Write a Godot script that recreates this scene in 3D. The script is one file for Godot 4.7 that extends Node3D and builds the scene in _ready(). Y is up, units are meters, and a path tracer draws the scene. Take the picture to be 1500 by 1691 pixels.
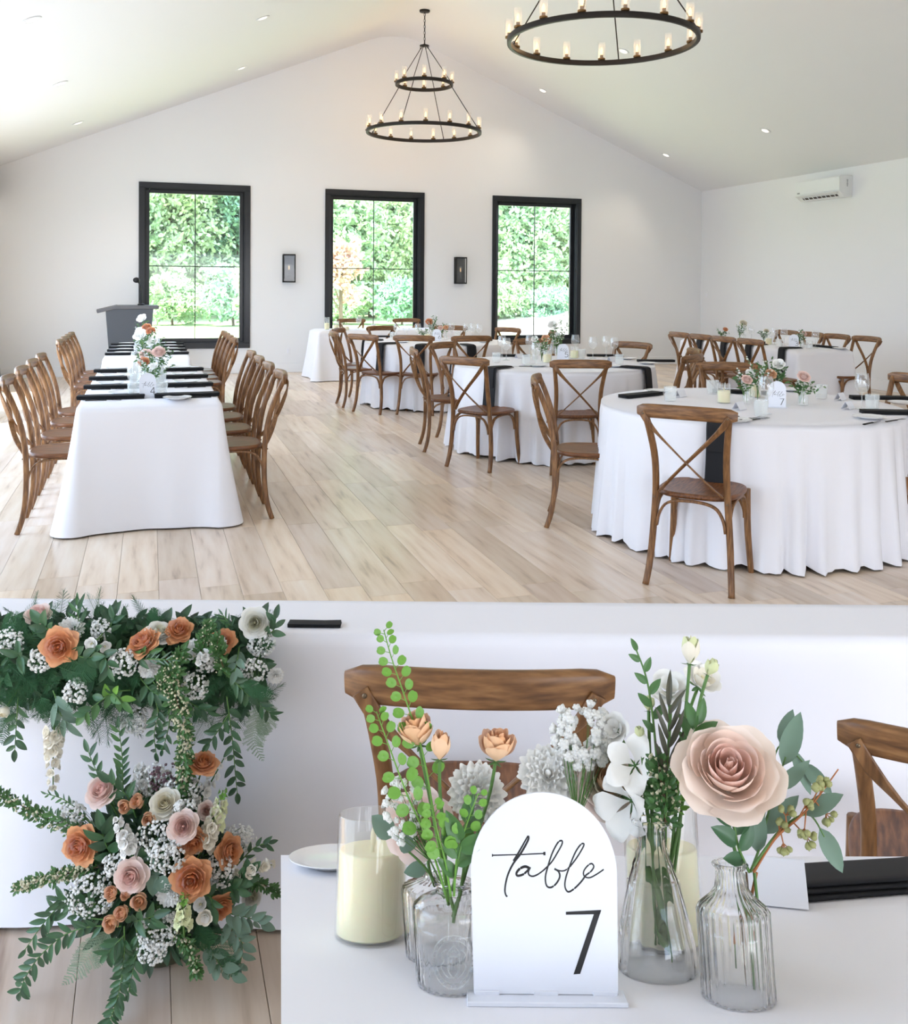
extends Node3D
# A wedding hall with its laid tables; in front of the camera a white draped head table with its garland and, to the right, the guest table with bud vases.

var M := {}
var names := {}
var rng := RandomNumberGenerator.new()
var HF := Transform3D()      # axes of the head table (right, up, towards the guests)
var LF := Transform3D()      # axes of the foreground guest table top

class MB:
	var v := PackedVector3Array()
	var n := PackedVector3Array()
	var uv := PackedVector2Array()
	var ix := PackedInt32Array()
	func tri(a: int, b: int, c: int) -> void:      # front normal = (b-a) x (c-a)
		var k := (v[b] - v[a]).cross(v[c] - v[a])
		n[a] += k; n[b] += k; n[c] += k
		ix.append(a); ix.append(c); ix.append(b)
	func put(p: Vector3, t := Vector2.ZERO) -> int:
		v.append(p); n.append(Vector3.ZERO); uv.append(t)
		return v.size() - 1
	func grid(nu: int, nv: int, f: Callable, wrap := false) -> MB:
		var base := v.size()
		var cols := nu if wrap else nu + 1
		for j in nv + 1:
			for i in cols:
				var t := Vector2(float(i) / nu, float(j) / nv)
				put(f.call(t.x, t.y), t)
		for j in nv:
			for i in nu:
				var a := base + j * cols + i
				var b := base + j * cols + (i + 1) % cols
				var c := b + cols
				var d := a + cols
				tri(a, b, c); tri(a, c, d)
		return self
	func poly(pts: Array, away: Vector3) -> MB:     # flat polygon, its front turned away from a point
		var c := Vector3.ZERO
		for p in pts: c += p
		c /= pts.size()
		var k: Vector3 = (pts[1] - pts[0]).cross(pts[2] - pts[0])
		var q := pts.duplicate()
		if k.dot(c - away) < 0: q.reverse()
		var base := v.size()
		for p in q: put(p, Vector2(p.x, p.z))
		for i in range(1, q.size() - 1): tri(base, base + i, base + i + 1)
		return self
	func box(s: Vector3, c := Vector3.ZERO, b := 0.004, turn := Basis()) -> MB:
		var h := s / 2.0
		b = minf(b, minf(h.x, minf(h.y, h.z)) * 0.9)
		var g := func(sx, sy, sz, ax) -> Vector3:
			var p := Vector3(sx * (h.x - b), sy * (h.y - b), sz * (h.z - b))
			if ax == 0: p.x = sx * h.x
			elif ax == 1: p.y = sy * h.y
			else: p.z = sz * h.z
			return c + turn * p
		for s1 in [-1, 1]:
			poly([g.call(s1, -1, -1, 0), g.call(s1, 1, -1, 0), g.call(s1, 1, 1, 0), g.call(s1, -1, 1, 0)], c)
			poly([g.call(-1, s1, -1, 1), g.call(1, s1, -1, 1), g.call(1, s1, 1, 1), g.call(-1, s1, 1, 1)], c)
			poly([g.call(-1, -1, s1, 2), g.call(1, -1, s1, 2), g.call(1, 1, s1, 2), g.call(-1, 1, s1, 2)], c)
			for s2 in [-1, 1]:
				poly([g.call(s1, s2, -1, 0), g.call(s1, s2, 1, 0), g.call(s1, s2, 1, 1), g.call(s1, s2, -1, 1)], c)
				poly([g.call(s1, -1, s2, 0), g.call(s1, 1, s2, 0), g.call(s1, 1, s2, 2), g.call(s1, -1, s2, 2)], c)
				poly([g.call(-1, s1, s2, 1), g.call(1, s1, s2, 1), g.call(1, s1, s2, 2), g.call(-1, s1, s2, 2)], c)
				for s3 in [-1, 1]:
					poly([g.call(s1, s2, s3, 0), g.call(s1, s2, s3, 1), g.call(s1, s2, s3, 2)], c)
		return self
	func sweep(pts: Array, ring: Callable, seg: int, ref := Vector3.ZERO, caps := true) -> MB:
		# ring(t, a) gives the section as (along the side axis, along the other axis)
		var m := pts.size()
		var base := v.size()
		var side := ref
		for i in m:
			var t: Vector3 = ((pts[mini(i + 1, m - 1)] as Vector3) - (pts[maxi(i - 1, 0)] as Vector3)).normalized()
			if side == Vector3.ZERO: side = Vector3.UP if absf(t.y) < 0.9 else Vector3.RIGHT
			var e := (side - t * side.dot(t)).normalized()
			if ref == Vector3.ZERO: side = e
			var o := t.cross(e)
			for k in seg:
				var q: Vector2 = ring.call(float(i) / maxf(m - 1, 1), TAU * k / seg)
				put(pts[i] + e * q.x + o * q.y, Vector2(float(k) / seg, float(i) / maxf(m - 1, 1)))
		for i in m - 1:
			for k in seg:
				var a := base + i * seg + k
				var b := base + i * seg + (k + 1) % seg
				tri(a, b, b + seg); tri(a, b + seg, a + seg)
		if caps:
			for e2 in [0, m - 1]:
				var c := put(pts[e2])
				for k in seg:
					var a: int = base + e2 * seg + k
					var b: int = base + e2 * seg + (k + 1) % seg
					if e2 == 0: tri(c, b, a)
					else: tri(c, a, b)
		return self
	func tube(pts: Array, r0: float, r1 := -1.0, seg := 8) -> MB:
		if r1 < 0: r1 = r0
		return sweep(pts, func(t, a): return Vector2(cos(a), sin(a)) * lerpf(r0, r1, t), seg)
	func bar(pts: Array, w: float, th: float, ref: Vector3, w1 := -1.0) -> MB:   # rounded flat bar, wide along ref
		if w1 < 0: w1 = w
		return sweep(pts, func(t, a):
			var c := cos(a); var s := sin(a)
			return Vector2(signf(c) * pow(absf(c), 0.45) * lerpf(w, w1, t) / 2, signf(s) * pow(absf(s), 0.45) * th / 2), 12, ref)
	func lathe(prof: Array, seg := 24, shape = null, at := Vector3.ZERO) -> MB:   # profile from below to above turns outward
		var m := prof.size() - 1
		return grid(seg, m, func(u, w):
			var p: Vector2 = prof[roundi(w * m)]
			var a: float = -TAU * u
			var r := p.x
			if shape != null: r = shape.call(a, p)
			return at + Vector3(r * cos(a), p.y, r * sin(a)), true)
	func ball(c: Vector3, r: Vector3, seg := 10, rows := 6) -> MB:
		return grid(seg, rows, func(u, w):
			var a: float = -TAU * u
			var b: float = PI * (w - 0.5)
			return c + Vector3(r.x * cos(b) * cos(a), r.y * sin(b), r.z * cos(b) * sin(a)), true)
	func add(o: MB, x: Transform3D) -> MB:
		var base := v.size()
		v.append_array(x * o.v)
		uv.append_array(o.uv)
		for k in o.n: n.append(x.basis * k)
		for k in o.ix: ix.append(base + k)
		return self
	func mesh() -> ArrayMesh:
		for i in n.size():
			n[i] = n[i].normalized() if n[i].length_squared() > 1e-24 else Vector3.UP
		var a := []
		a.resize(Mesh.ARRAY_MAX)
		a[Mesh.ARRAY_VERTEX] = v; a[Mesh.ARRAY_NORMAL] = n; a[Mesh.ARRAY_TEX_UV] = uv; a[Mesh.ARRAY_INDEX] = ix
		var m := ArrayMesh.new()
		m.add_surface_from_arrays(Mesh.PRIMITIVE_TRIANGLES, a)
		return m

# ---------------------------------------------------------------- naming and committing
func numbered(n: String) -> String:
	if not names.has(n):
		names[n] = 0
		return n
	names[n] += 1
	return "%s_%03d" % [n, names[n]]

func tag(o: Node3D, label := "", category := "", group := "", kind := "") -> Node3D:
	if label: o.set_meta("label", label)
	if category: o.set_meta("category", category)
	if group: o.set_meta("group", group)
	if kind: o.set_meta("kind", kind)
	return o

func thing(called: String, label: String, category: String, xf := Transform3D(), group := "") -> Node3D:
	var o := Node3D.new()
	o.name = numbered(called)
	add_child(o)
	o.transform = xf
	return tag(o, label, category, group)

func part(called: String, m: Mesh, mat: Material, parent: Node3D, xf := Transform3D()) -> MeshInstance3D:
	var o := MeshInstance3D.new()
	o.name = called if parent != self else numbered(called)
	o.mesh = m
	o.material_override = mat
	parent.add_child(o, true)
	o.transform = xf
	return o

func solo(called: String, m: Mesh, mat: Material, label: String, category: String, xf := Transform3D(), group := "") -> MeshInstance3D:
	var o := part(called, m, mat, self, xf)
	tag(o, label, category, group)
	return o

func struct(called: String, m: Mesh, mat: Material, xf := Transform3D()) -> MeshInstance3D:
	var o := part(called, m, mat, self, xf)
	tag(o, "", "", "", "structure")
	return o

func copy(src: Node3D, label: String, xf: Transform3D, group := "") -> Node3D:
	var o: Node3D = src.duplicate()
	o.name = numbered(str(src.name).rstrip("_0123456789"))
	add_child(o)
	o.transform = xf
	o.set_meta("label", label)
	if group: o.set_meta("group", group)
	return o

func scatter(called: String, m: Mesh, mat: Material, parent: Node3D, at: Array, tints := []) -> MultiMeshInstance3D:
	var mm := MultiMesh.new()
	mm.transform_format = MultiMesh.TRANSFORM_3D
	mm.use_colors = tints.size() > 0
	mm.mesh = m
	mm.instance_count = at.size()
	for i in at.size():
		mm.set_instance_transform(i, at[i])
		if tints.size(): mm.set_instance_color(i, tints[i % tints.size()])
	var o := MultiMeshInstance3D.new()
	o.name = called if parent != self else numbered(called)
	o.multimesh = mm
	o.material_override = mat
	parent.add_child(o, true)
	tag(o, "", "", "", "stuff")
	return o

func at(x: float, y: float, z: float, turn := 0.0, s := 1.0) -> Transform3D:
	return Transform3D(Basis(Vector3.UP, turn).scaled(Vector3.ONE * s), Vector3(x, y, z))

func aim(p: Vector3, up: Vector3, s := 1.0, spin := 0.0) -> Transform3D:   # local y along up
	up = up.normalized()
	var side := up.cross(Vector3(0.3, 0.2, 1)).normalized()
	return Transform3D(Basis(side, up, side.cross(up)) * Basis(Vector3.UP, spin) * Basis.from_scale(Vector3.ONE * s), p)

func curve(pts: Array, steps := 6) -> Array:
	var out := []
	for i in pts.size() - 1:
		var a: Vector3 = pts[maxi(i - 1, 0)]
		var b: Vector3 = pts[i]
		var c: Vector3 = pts[i + 1]
		var d: Vector3 = pts[mini(i + 2, pts.size() - 1)]
		for k in steps: out.append(b.cubic_interpolate(c, a, d, float(k) / steps))
	out.append(pts[-1])
	return out

func rf(a: float, b: float) -> float:
	return rng.randf_range(a, b)

# ---------------------------------------------------------------- materials
func mat(c: Color, rough := 0.6, metal := 0.0) -> StandardMaterial3D:
	var m := StandardMaterial3D.new()
	m.albedo_color = c
	m.roughness = rough
	m.metallic = metal
	return m

func rgb(r: int, g: int, b: int) -> Color:
	return Color(r / 255.0, g / 255.0, b / 255.0)

func petal_mat(c: Color) -> StandardMaterial3D:
	var m := mat(c, 0.65)
	m.backlight_enabled = true
	m.backlight = Color(0.55, 0.55, 0.55)
	return m

func leaf_mat(c: Color, rough := 0.5) -> StandardMaterial3D:
	var m := mat(c, rough)
	m.backlight_enabled = true
	m.backlight = Color(0.3, 0.3, 0.3)
	return m

func noise_tex(freq: float, seed_: int, ramp: Array, size := 512, octaves := 4) -> NoiseTexture2D:
	var f := FastNoiseLite.new()
	f.seed = seed_
	f.frequency = freq
	f.fractal_octaves = octaves
	var g := Gradient.new()
	g.offsets = PackedFloat32Array(ramp.map(func(e): return e[0]))
	g.colors = PackedColorArray(ramp.map(func(e): return e[1]))
	var t := NoiseTexture2D.new()
	t.width = size; t.height = size
	t.seamless = true
	t.noise = f
	t.color_ramp = g
	return t

func glass_mat(a := 0.05) -> StandardMaterial3D:
	var m := mat(Color(0.97, 0.99, 0.98, a), 0.03)
	m.transparency = BaseMaterial3D.TRANSPARENCY_ALPHA
	return m

func solid_glass(c := Color(0.98, 1.0, 0.985, 0.0), k := 0.05) -> StandardMaterial3D:
	var m := mat(c, 0.0)
	m.transparency = BaseMaterial3D.TRANSPARENCY_ALPHA
	m.refraction_enabled = true
	m.refraction_scale = k
	return m

func materials() -> void:
	M.white_paint = mat(Color(0.935, 0.935, 0.935), 0.75)
	M.trim = mat(Color(0.94, 0.94, 0.94), 0.5)
	M.black = mat(rgb(26, 29, 34), 0.25)
	M.matte_black = mat(rgb(20, 20, 23), 0.55)
	M.bronze = mat(rgb(40, 34, 30), 0.45, 0.4)
	M.brass = mat(rgb(120, 92, 58), 0.35, 0.8)
	M.cloth = mat(Color(0.955, 0.95, 0.965), 0.85)
	M.cloth.rim_enabled = true; M.cloth.rim = 0.3
	M.napkin = mat(rgb(20, 20, 24), 0.8)
	M.china = mat(Color(0.95, 0.95, 0.95), 0.15)
	M.steel = mat(rgb(120, 120, 124), 0.25, 0.9)
	M.card = mat(Color(0.94, 0.94, 0.96), 0.7)
	M.sign = mat(rgb(236, 239, 247), 0.3)
	M.ink = mat(rgb(14, 13, 15), 0.35)
	M.clear = glass_mat(0.06)
	M.tumbler = glass_mat(0.22)
	M.pane = glass_mat(0.03)
	M.vase = solid_glass(Color(1, 1, 1, 0.0), 0.036)
	M.emboss = glass_mat(0.22)
	M.water = glass_mat(0.05)
	M.wax = mat(rgb(247, 238, 196), 0.5)
	M.wax.subsurf_scatter_enabled = true
	M.wax.subsurf_scatter_strength = 0.25
	M.wick = mat(rgb(235, 226, 190), 0.8)
	M.podium = mat(rgb(84, 88, 94), 0.6)
	M.podium_top = mat(rgb(104, 104, 106), 0.55)
	M.ac = mat(Color(0.93, 0.935, 0.93), 0.35)
	M.vent = mat(rgb(60, 52, 46), 0.6)
	M.grey_print = mat(rgb(150, 152, 152), 0.6)
	# chair wood: long dark and light streaks down the grain
	var streak := [[0.0, rgb(78, 50, 28)], [0.35, rgb(112, 75, 42)], [0.6, rgb(136, 95, 56)], [1.0, rgb(168, 124, 78)]]
	M.chair = mat(Color.WHITE, 0.42)
	M.chair.albedo_texture = noise_tex(0.02, 11, streak, 512, 5)
	M.chair.uv1_triplanar = true
	M.chair.uv1_scale = Vector3(5.5, 0.7, 5.5)
	M.seat = mat(rgb(228, 205, 190), 0.42)
	M.seat.albedo_texture = M.chair.albedo_texture
	M.seat.uv1_triplanar = true
	M.seat.uv1_scale = Vector3(5, 5, 0.8)
	M.rail = mat(Color.WHITE, 0.4)
	M.rail.albedo_texture = M.chair.albedo_texture
	M.rail.uv1_triplanar = true
	M.rail.uv1_scale = Vector3(0.8, 5, 5)
	M.rivet = mat(rgb(120, 104, 84), 0.35, 0.8)
	# floor boards
	var grain := [[0.0, rgb(176, 150, 128)], [0.13, rgb(206, 182, 157)], [0.3, rgb(227, 205, 181)], [0.55, rgb(236, 216, 194)], [1.0, rgb(243, 228, 210)]]
	var gt := noise_tex(0.009, 21, grain, 1024, 5)
	M.planks = []
	for i in 7:
		var k: float = [1.0, 0.93, 0.975, 0.895, 0.955, 0.915, 0.99][i]
		var m := mat(Color(k, k * [1.0, 0.99, 1.0, 0.985, 1.0, 0.99, 0.99][i], k * [1.0, 0.975, 1.01, 0.965, 1.0, 1.0, 0.975][i]), 0.28)
		m.albedo_texture = gt
		m.uv1_triplanar = true; m.uv1_world_triplanar = true
		m.uv1_scale = Vector3(1.3, 1, 0.13)
		m.uv1_offset = Vector3(i * 0.37, 0, i * 0.61)
		m.metallic_specular = 0.5
		M.planks.append(m)
	M.subfloor = mat(rgb(168, 146, 122), 0.8)
	# plants
	M.stem = leaf_mat(rgb(88, 128, 60))
	M.woody = mat(rgb(96, 74, 52), 0.8)
	M.leaf_dark = leaf_mat(rgb(56, 98, 60), 0.4)
	M.leaf_deep = leaf_mat(rgb(46, 82, 50), 0.45)
	M.leaf_mid = leaf_mat(rgb(66, 112, 52), 0.45)
	M.leaf_grey = leaf_mat(rgb(104, 132, 112), 0.6)
	M.leaf_lime = leaf_mat(rgb(112, 165, 62), 0.5)
	M.leaf_bronze = leaf_mat(rgb(66, 66, 46), 0.5)
	M.fern = leaf_mat(rgb(52, 104, 62), 0.6)
	M.pale_fern = leaf_mat(rgb(150, 172, 142), 0.7)
	M.plum = leaf_mat(rgb(110, 82, 88), 0.7)
	M.gyp = petal_mat(Color(0.97, 0.97, 0.95))
	M.spirea = petal_mat(rgb(226, 220, 188))
	M.white_petal = petal_mat(Color(0.98, 0.975, 0.955))
	M.white_petal.backlight = Color(0.3, 0.3, 0.3)
	M.cream_petal = petal_mat(rgb(247, 240, 222))
	M.ivory_heart = petal_mat(rgb(240, 232, 190))
	M.orange_petal = [petal_mat(rgb(222, 138, 80)), petal_mat(rgb(231, 158, 104)), petal_mat(rgb(234, 168, 116))]
	M.peach_petal = [petal_mat(rgb(243, 182, 128)), petal_mat(rgb(247, 198, 152)), petal_mat(rgb(248, 208, 168))]
	M.pink_petal = [petal_mat(rgb(255, 212, 194)), petal_mat(rgb(255, 226, 208)), petal_mat(rgb(255, 238, 224))]
	M.blush_petal = [petal_mat(rgb(255, 212, 200)), petal_mat(rgb(255, 224, 212)), petal_mat(rgb(255, 234, 224))]
	M.cream_rose = [petal_mat(rgb(238, 226, 190)), petal_mat(rgb(246, 238, 216)), petal_mat(rgb(248, 243, 228))]
	M.white_rose = [petal_mat(rgb(236, 232, 206)), petal_mat(rgb(247, 244, 232)), petal_mat(rgb(250, 248, 240))]
	M.snap = petal_mat(rgb(222, 228, 176))
	M.berry = leaf_mat(rgb(158, 160, 104), 0.5)
	M.red_stem = mat(rgb(168, 104, 58), 0.6)
	# outdoors
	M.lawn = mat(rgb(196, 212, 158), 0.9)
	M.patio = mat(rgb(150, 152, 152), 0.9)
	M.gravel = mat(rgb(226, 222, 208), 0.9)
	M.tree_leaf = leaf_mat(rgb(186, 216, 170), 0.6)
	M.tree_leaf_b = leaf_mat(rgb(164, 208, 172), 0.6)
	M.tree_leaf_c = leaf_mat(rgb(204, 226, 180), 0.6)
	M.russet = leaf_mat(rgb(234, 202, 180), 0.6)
	M.bark = mat(rgb(120, 104, 86), 0.9)
# ---------------------------------------------------------------- hall furniture
var chair0: Node3D

func make_chair() -> Node3D:
	var t := thing("crossback_chair", "", "chair")
	var st := MB.new()
	var edge := func(a: float, k: float) -> Vector3:
		var c := cos(a); var s := sin(a)
		var hx: float = lerpf(0.212, 0.196, 0.5 - 0.5 * s) * k
		return Vector3(signf(c) * pow(absf(c), 0.62) * hx, 0, 0.012 + signf(s) * pow(absf(s), 0.62) * 0.212 * k)
	var rows := [[0.02, 0.428], [0.93, 0.428], [0.985, 0.433], [1.0, 0.442], [0.985, 0.453], [0.955, 0.457], [0.9, 0.456], [0.82, 0.4515], [0.5, 0.449], [0.02, 0.449]]
	st.grid(40, rows.size() - 1, func(u, w):
		var r: Array = rows[roundi(w * (rows.size() - 1))]
		var p: Vector3 = edge.call(-TAU * u, r[0])
		p.y = r[1]
		return p, true)
	part("seat", st.mesh(), M.seat, t)
	for s in [-1.0, 1.0]:
		var b := MB.new()
		b.sweep(curve([Vector3(s * 0.207, 0, -0.246), Vector3(s * 0.197, 0.1, -0.216), Vector3(s * 0.187, 0.24, -0.2), Vector3(s * 0.174, 0.45, -0.203), Vector3(s * 0.172, 0.62, -0.228), Vector3(s * 0.186, 0.76, -0.272), Vector3(s * 0.203, 0.868, -0.318)], 4),
			func(u, a):
				var k: float = lerpf(0.0155, 0.0165, sin(u * PI))
				return Vector2(signf(cos(a)) * pow(absf(cos(a)), 0.7), signf(sin(a)) * pow(absf(sin(a)), 0.7)) * k, 10, Vector3.RIGHT)
		part("rear_leg", b.mesh(), M.chair, t)
		var f := MB.new()
		f.tube(curve([Vector3(s * 0.186, 0.435, 0.178), Vector3(s * 0.190, 0.25, 0.184), Vector3(s * 0.199, 0.1, 0.197), Vector3(s * 0.206, 0.0, 0.212)], 4), 0.019, 0.0145, 10)
		part("front_leg", f.mesh(), M.chair, t)
	var r := MB.new()
	var rp := []
	for i in 17:
		var k := i / 8.0 - 1.0
		rp.append(Vector3(k * 0.238, 0.862 + 0.006 * (1 - k * k), -0.309 - 0.036 * (1 - k * k)))
	r.sweep(rp, func(u, a):
		var e: float = clampf(minf(u, 1 - u) * 14.0, 0.35, 1.0)
		return Vector2(signf(cos(a)) * pow(absf(cos(a)), 0.6) * 0.034 * sqrt(e), signf(sin(a)) * pow(absf(sin(a)), 0.6) * 0.0155 * e), 14, Vector3.UP)
	part("top_rail", r.mesh(), M.rail, t)
	for s in [-1.0, 1.0]:
		var x := MB.new()
		var off: float = -0.004 if s > 0 else 0.005
		x.bar(curve([Vector3(s * 0.208, 0.858, -0.338), Vector3(s * 0.155, 0.785, -0.334 + off), Vector3(s * 0.02, 0.645, -0.306 + off), Vector3(-s * 0.085, 0.535, -0.262 + off), Vector3(-s * 0.150, 0.462, -0.212)], 4), 0.031, 0.009, Vector3(1, s * 0.9, 0))
		part("cross_slat", x.mesh(), M.chair, t)
	var rv := MB.new()
	for p in [Vector3(0.2, 0.852, -0.343), Vector3(-0.2, 0.852, -0.343), Vector3(0.148, 0.464, -0.219), Vector3(-0.148, 0.464, -0.219), Vector3(0, 0.633, -0.313), Vector3(0.176, 0.43, -0.221), Vector3(-0.176, 0.43, -0.221)]:
		rv.ball(p, Vector3(0.005, 0.005, 0.003), 8, 4)
	part("rivet", rv.mesh(), M.rivet, t)
	var arch := func(a: Vector3, b: Vector3, w: Vector3):
		var q := MB.new()
		var pts := []
		for e in [[0.0, -0.135], [0.03, -0.08], [0.12, -0.028], [0.27, -0.006], [0.5, 0.0], [0.73, -0.006], [0.88, -0.028], [0.97, -0.08], [1.0, -0.135]]:
			pts.append(a.lerp(b, e[0]) + Vector3(0, e[1], 0))
		q.bar(curve(pts, 3), 0.024, 0.013, w)
		part("arch_brace", q.mesh(), M.chair, t)
	arch.call(Vector3(-0.166, 0.424, -0.205), Vector3(0.166, 0.424, -0.205), Vector3(0, 0, 1))
	arch.call(Vector3(-0.178, 0.424, 0.176), Vector3(0.178, 0.424, 0.176), Vector3(0, 0, 1))
	for s in [-1.0, 1.0]:
		arch.call(Vector3(s * 0.178, 0.424, -0.192), Vector3(s * 0.182, 0.424, 0.165), Vector3(1, 0, 0))
	return t

var chairs_made := 0
func chair(rail: Vector2, towards: Vector2, label: String, group := "", s := 1.0, off := 0.325) -> void:
	var d := (towards - rail).normalized()
	var p := rail + d * off * s
	var x := at(p.x, 0, p.y, atan2(d.x, d.y), s)
	if chairs_made == 0:
		chair0.transform = x
		chair0.set_meta("label", label)
		if group: chair0.set_meta("group", group)
	else:
		copy(chair0, label, x, group)
	chairs_made += 1

func legs_and_top(t: Node3D, top: MB, spots: Array, h := 0.755) -> void:
	part("tabletop", top.mesh(), M.seat, t)
	for p in spots:
		var l := MB.new()
		l.tube([Vector3(p.x, 0.002, p.y), Vector3(p.x, h - 0.04, p.y)], 0.014)
		part("leg", l.mesh(), M.matte_black, t)

func round_table(c: Vector2, r: float, label: String, seed_: int) -> void:
	var t := thing("round_table", label, "table", at(c.x, 0, c.y))
	var h := 0.755
	var m := MB.new()
	var nz := FastNoiseLite.new()
	nz.seed = seed_; nz.frequency = 0.9
	m.grid(216, 30, func(u, w):
		var a: float = -TAU * u
		var rr := 0.0
		var y := h
		if w < 0.2: rr = r * w / 0.2 * 0.995
		else:
			var k: float = (w - 0.2) / 0.8
			var wob: float = nz.get_noise_2d(cos(a) * 2.2, sin(a) * 2.2)
			var n: float = 17.0 * a + 5.0 * wob * 2.0 + seed_
			var fold: float = cos(n) * 0.75 + 0.4 * cos(n * 0.5 + 1.3 * seed_)
			var amp: float = 0.07 * pow(k, 1.0) * (0.75 + 0.9 * wob)
			rr = r + 0.008 * minf(1.0, k * 14) + 0.036 * k + fold * amp
			y = h - 0.006 * minf(1.0, k * 25) - k * (h - 0.022 + 0.014 * fold)
		return Vector3(rr * cos(a), y, rr * sin(a)), true)
	part("tablecloth", m.mesh(), M.cloth, t)
	var top := MB.new()
	top.lathe([Vector2(0, h - 0.045), Vector2(r - 0.02, h - 0.045), Vector2(r - 0.015, h - 0.025), Vector2(0, h - 0.02)], 48)
	legs_and_top(t, top, [Vector2(0.4, 0.4), Vector2(-0.4, 0.4), Vector2(0.4, -0.4), Vector2(-0.4, -0.4)])

func rect_table(x0: float, x1: float, z0: float, z1: float, h: float, label: String, seed_: int, flare := 0.06, corner := 0.07, xf := Transform3D(), called := "banquet_table") -> Node3D:
	var hx := (x1 - x0) / 2.0
	var hz := (z1 - z0) / 2.0
	var t := thing(called, label, "table", xf * at((x0 + x1) / 2, 0, (z0 + z1) / 2))
	var ring := []    # [position, outward, cornerness, along]
	var cr := 0.025
	var sides := [[Vector2(1, 0), hz, hx], [Vector2(0, 1), hx, hz], [Vector2(-1, 0), hz, hx], [Vector2(0, -1), hx, hz]]
	var run := 0.0
	for s in sides:
		var nrm: Vector2 = s[0]
		var tan_ := Vector2(-nrm.y, nrm.x)
		var half: float = s[1] - cr
		var cnt := maxi(8, int(half * 2 / 0.045))
		for i in cnt + 1:
			var q: float = -half + 2 * half * i / cnt
			var near_c := exp(-(half - absf(q)) / 0.12)
			ring.append([nrm * s[2] + tan_ * q, nrm, near_c * 0.75, run + q])
		for i in range(1, 6):
			var a := PI / 2 * i / 6
			var o := nrm.rotated(a)
			ring.append([nrm * (s[2] - cr) + tan_ * half + o * cr, o, 0.75 + 0.25 * sin(2 * a), run + half + 0.01 * i])
		run += half * 2
	var m := MB.new()
	var nn := ring.size()
	m.grid(nn, 28, func(u, w):
		var e: Array = ring[(nn - roundi(u * nn)) % nn]
		var p: Vector2 = e[0]
		var y := h
		if w < 0.15: p *= w / 0.15 * 0.998
		else:
			var k: float = (w - 0.15) / 0.85
			var along: float = e[3]
			var fold: float = (cos(along * 21.0 + seed_) * 0.5 + cos(along * 9.0 + 2.0 * seed_) * 0.6) * 0.013 * pow(k, 1.1) * (1.0 - 0.5 * e[2])
			var o: float = 0.006 * minf(1.0, k * 12) + flare * k * (0.5 + 0.5 * k) + corner * e[2] * pow(k, 1.2) + fold
			if absf(e[0].x) < 0.03 and e[2] < 0.5: o += 0.006 * exp(-pow(e[0].x / 0.012, 2.0)) * minf(1.0, k * 8)
			p += e[1] * o
			y = h - 0.006 * minf(1.0, k * 25) - k * (h - 0.016)
		return Vector3(p.x, y, p.y), true)
	part("tablecloth", m.mesh(), M.cloth, t)
	var top := MB.new()
	top.box(Vector3(hx * 2 - 0.03, 0.02, hz * 2 - 0.03), Vector3(0, h - 0.035, 0))
	legs_and_top(t, top, [Vector2(hx - 0.1, hz - 0.06), Vector2(-hx + 0.1, hz - 0.06), Vector2(hx - 0.1, -hz + 0.06), Vector2(-hx + 0.1, -hz + 0.06)], h)
	return t

# ---------------------------------------------------------------- tableware prototypes (the first use places the prototype, later ones copy it)
var protos := {}
func use(key: String, make: Callable, label: String, xf: Transform3D, group := "") -> Node3D:
	if not protos.has(key):
		var o: Node3D = make.call()
		o.transform = xf
		o.set_meta("label", label)
		if group: o.set_meta("group", group)
		protos[key] = o
		return o
	return copy(protos[key], label, xf, group)

func tumbler(label: String, p: Vector3, group := "") -> void:
	use("tumbler", func():
		var t := thing("glass_tumbler", "", "glass")
		var m := MB.new()
		var prof := []
		for i in 31: prof.append(Vector2(lerpf(0.033, 0.0385, i / 30.0), 0.004 + 0.078 * i / 30.0))
		m.lathe([Vector2(0, 0.0005), Vector2(0.03, 0.0005), Vector2(0.033, 0.004)] , 24)
		m.lathe(prof, 60, func(a, q):
			var row: float = (q.y - 0.004) / 0.078 * 10.0
			return q.x + 0.0017 * absf(sin(15.0 * a + (PI / 2 if int(row) % 2 else 0.0))) * sin(PI * fmod(row, 1.0)))
		m.lathe([Vector2(0.0385, 0.082), Vector2(0.039, 0.09), Vector2(0.0375, 0.0905), Vector2(0.036, 0.082), Vector2(0.031, 0.01), Vector2(0, 0.01)], 32)
		part("hobnail_body", m.mesh(), M.tumbler, t)
		return t, label, at(p.x, p.y, p.z), group)

func wine(label: String, p: Vector3, group := "") -> void:
	use("wine", func():
		var t := thing("wine_glass", "", "glass")
		var f := MB.new()
		f.lathe([Vector2(0, 0.0005), Vector2(0.034, 0.0005), Vector2(0.035, 0.002), Vector2(0.02, 0.004), Vector2(0.006, 0.008), Vector2(0.0038, 0.02), Vector2(0.0036, 0.085), Vector2(0.006, 0.093)], 24)
		part("stem", f.mesh(), M.tumbler, t)
		var b := MB.new()
		b.lathe([Vector2(0.004, 0.092), Vector2(0.02, 0.098), Vector2(0.034, 0.112), Vector2(0.041, 0.132), Vector2(0.0425, 0.15), Vector2(0.040, 0.172), Vector2(0.036, 0.192), Vector2(0.033, 0.208), Vector2(0.032, 0.208), Vector2(0.039, 0.17), Vector2(0.041, 0.15), Vector2(0.039, 0.13), Vector2(0.02, 0.1), Vector2(0, 0.097)], 28)
		part("bowl", b.mesh(), M.clear, t)
		return t, label, at(p.x, p.y, p.z), group)

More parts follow.
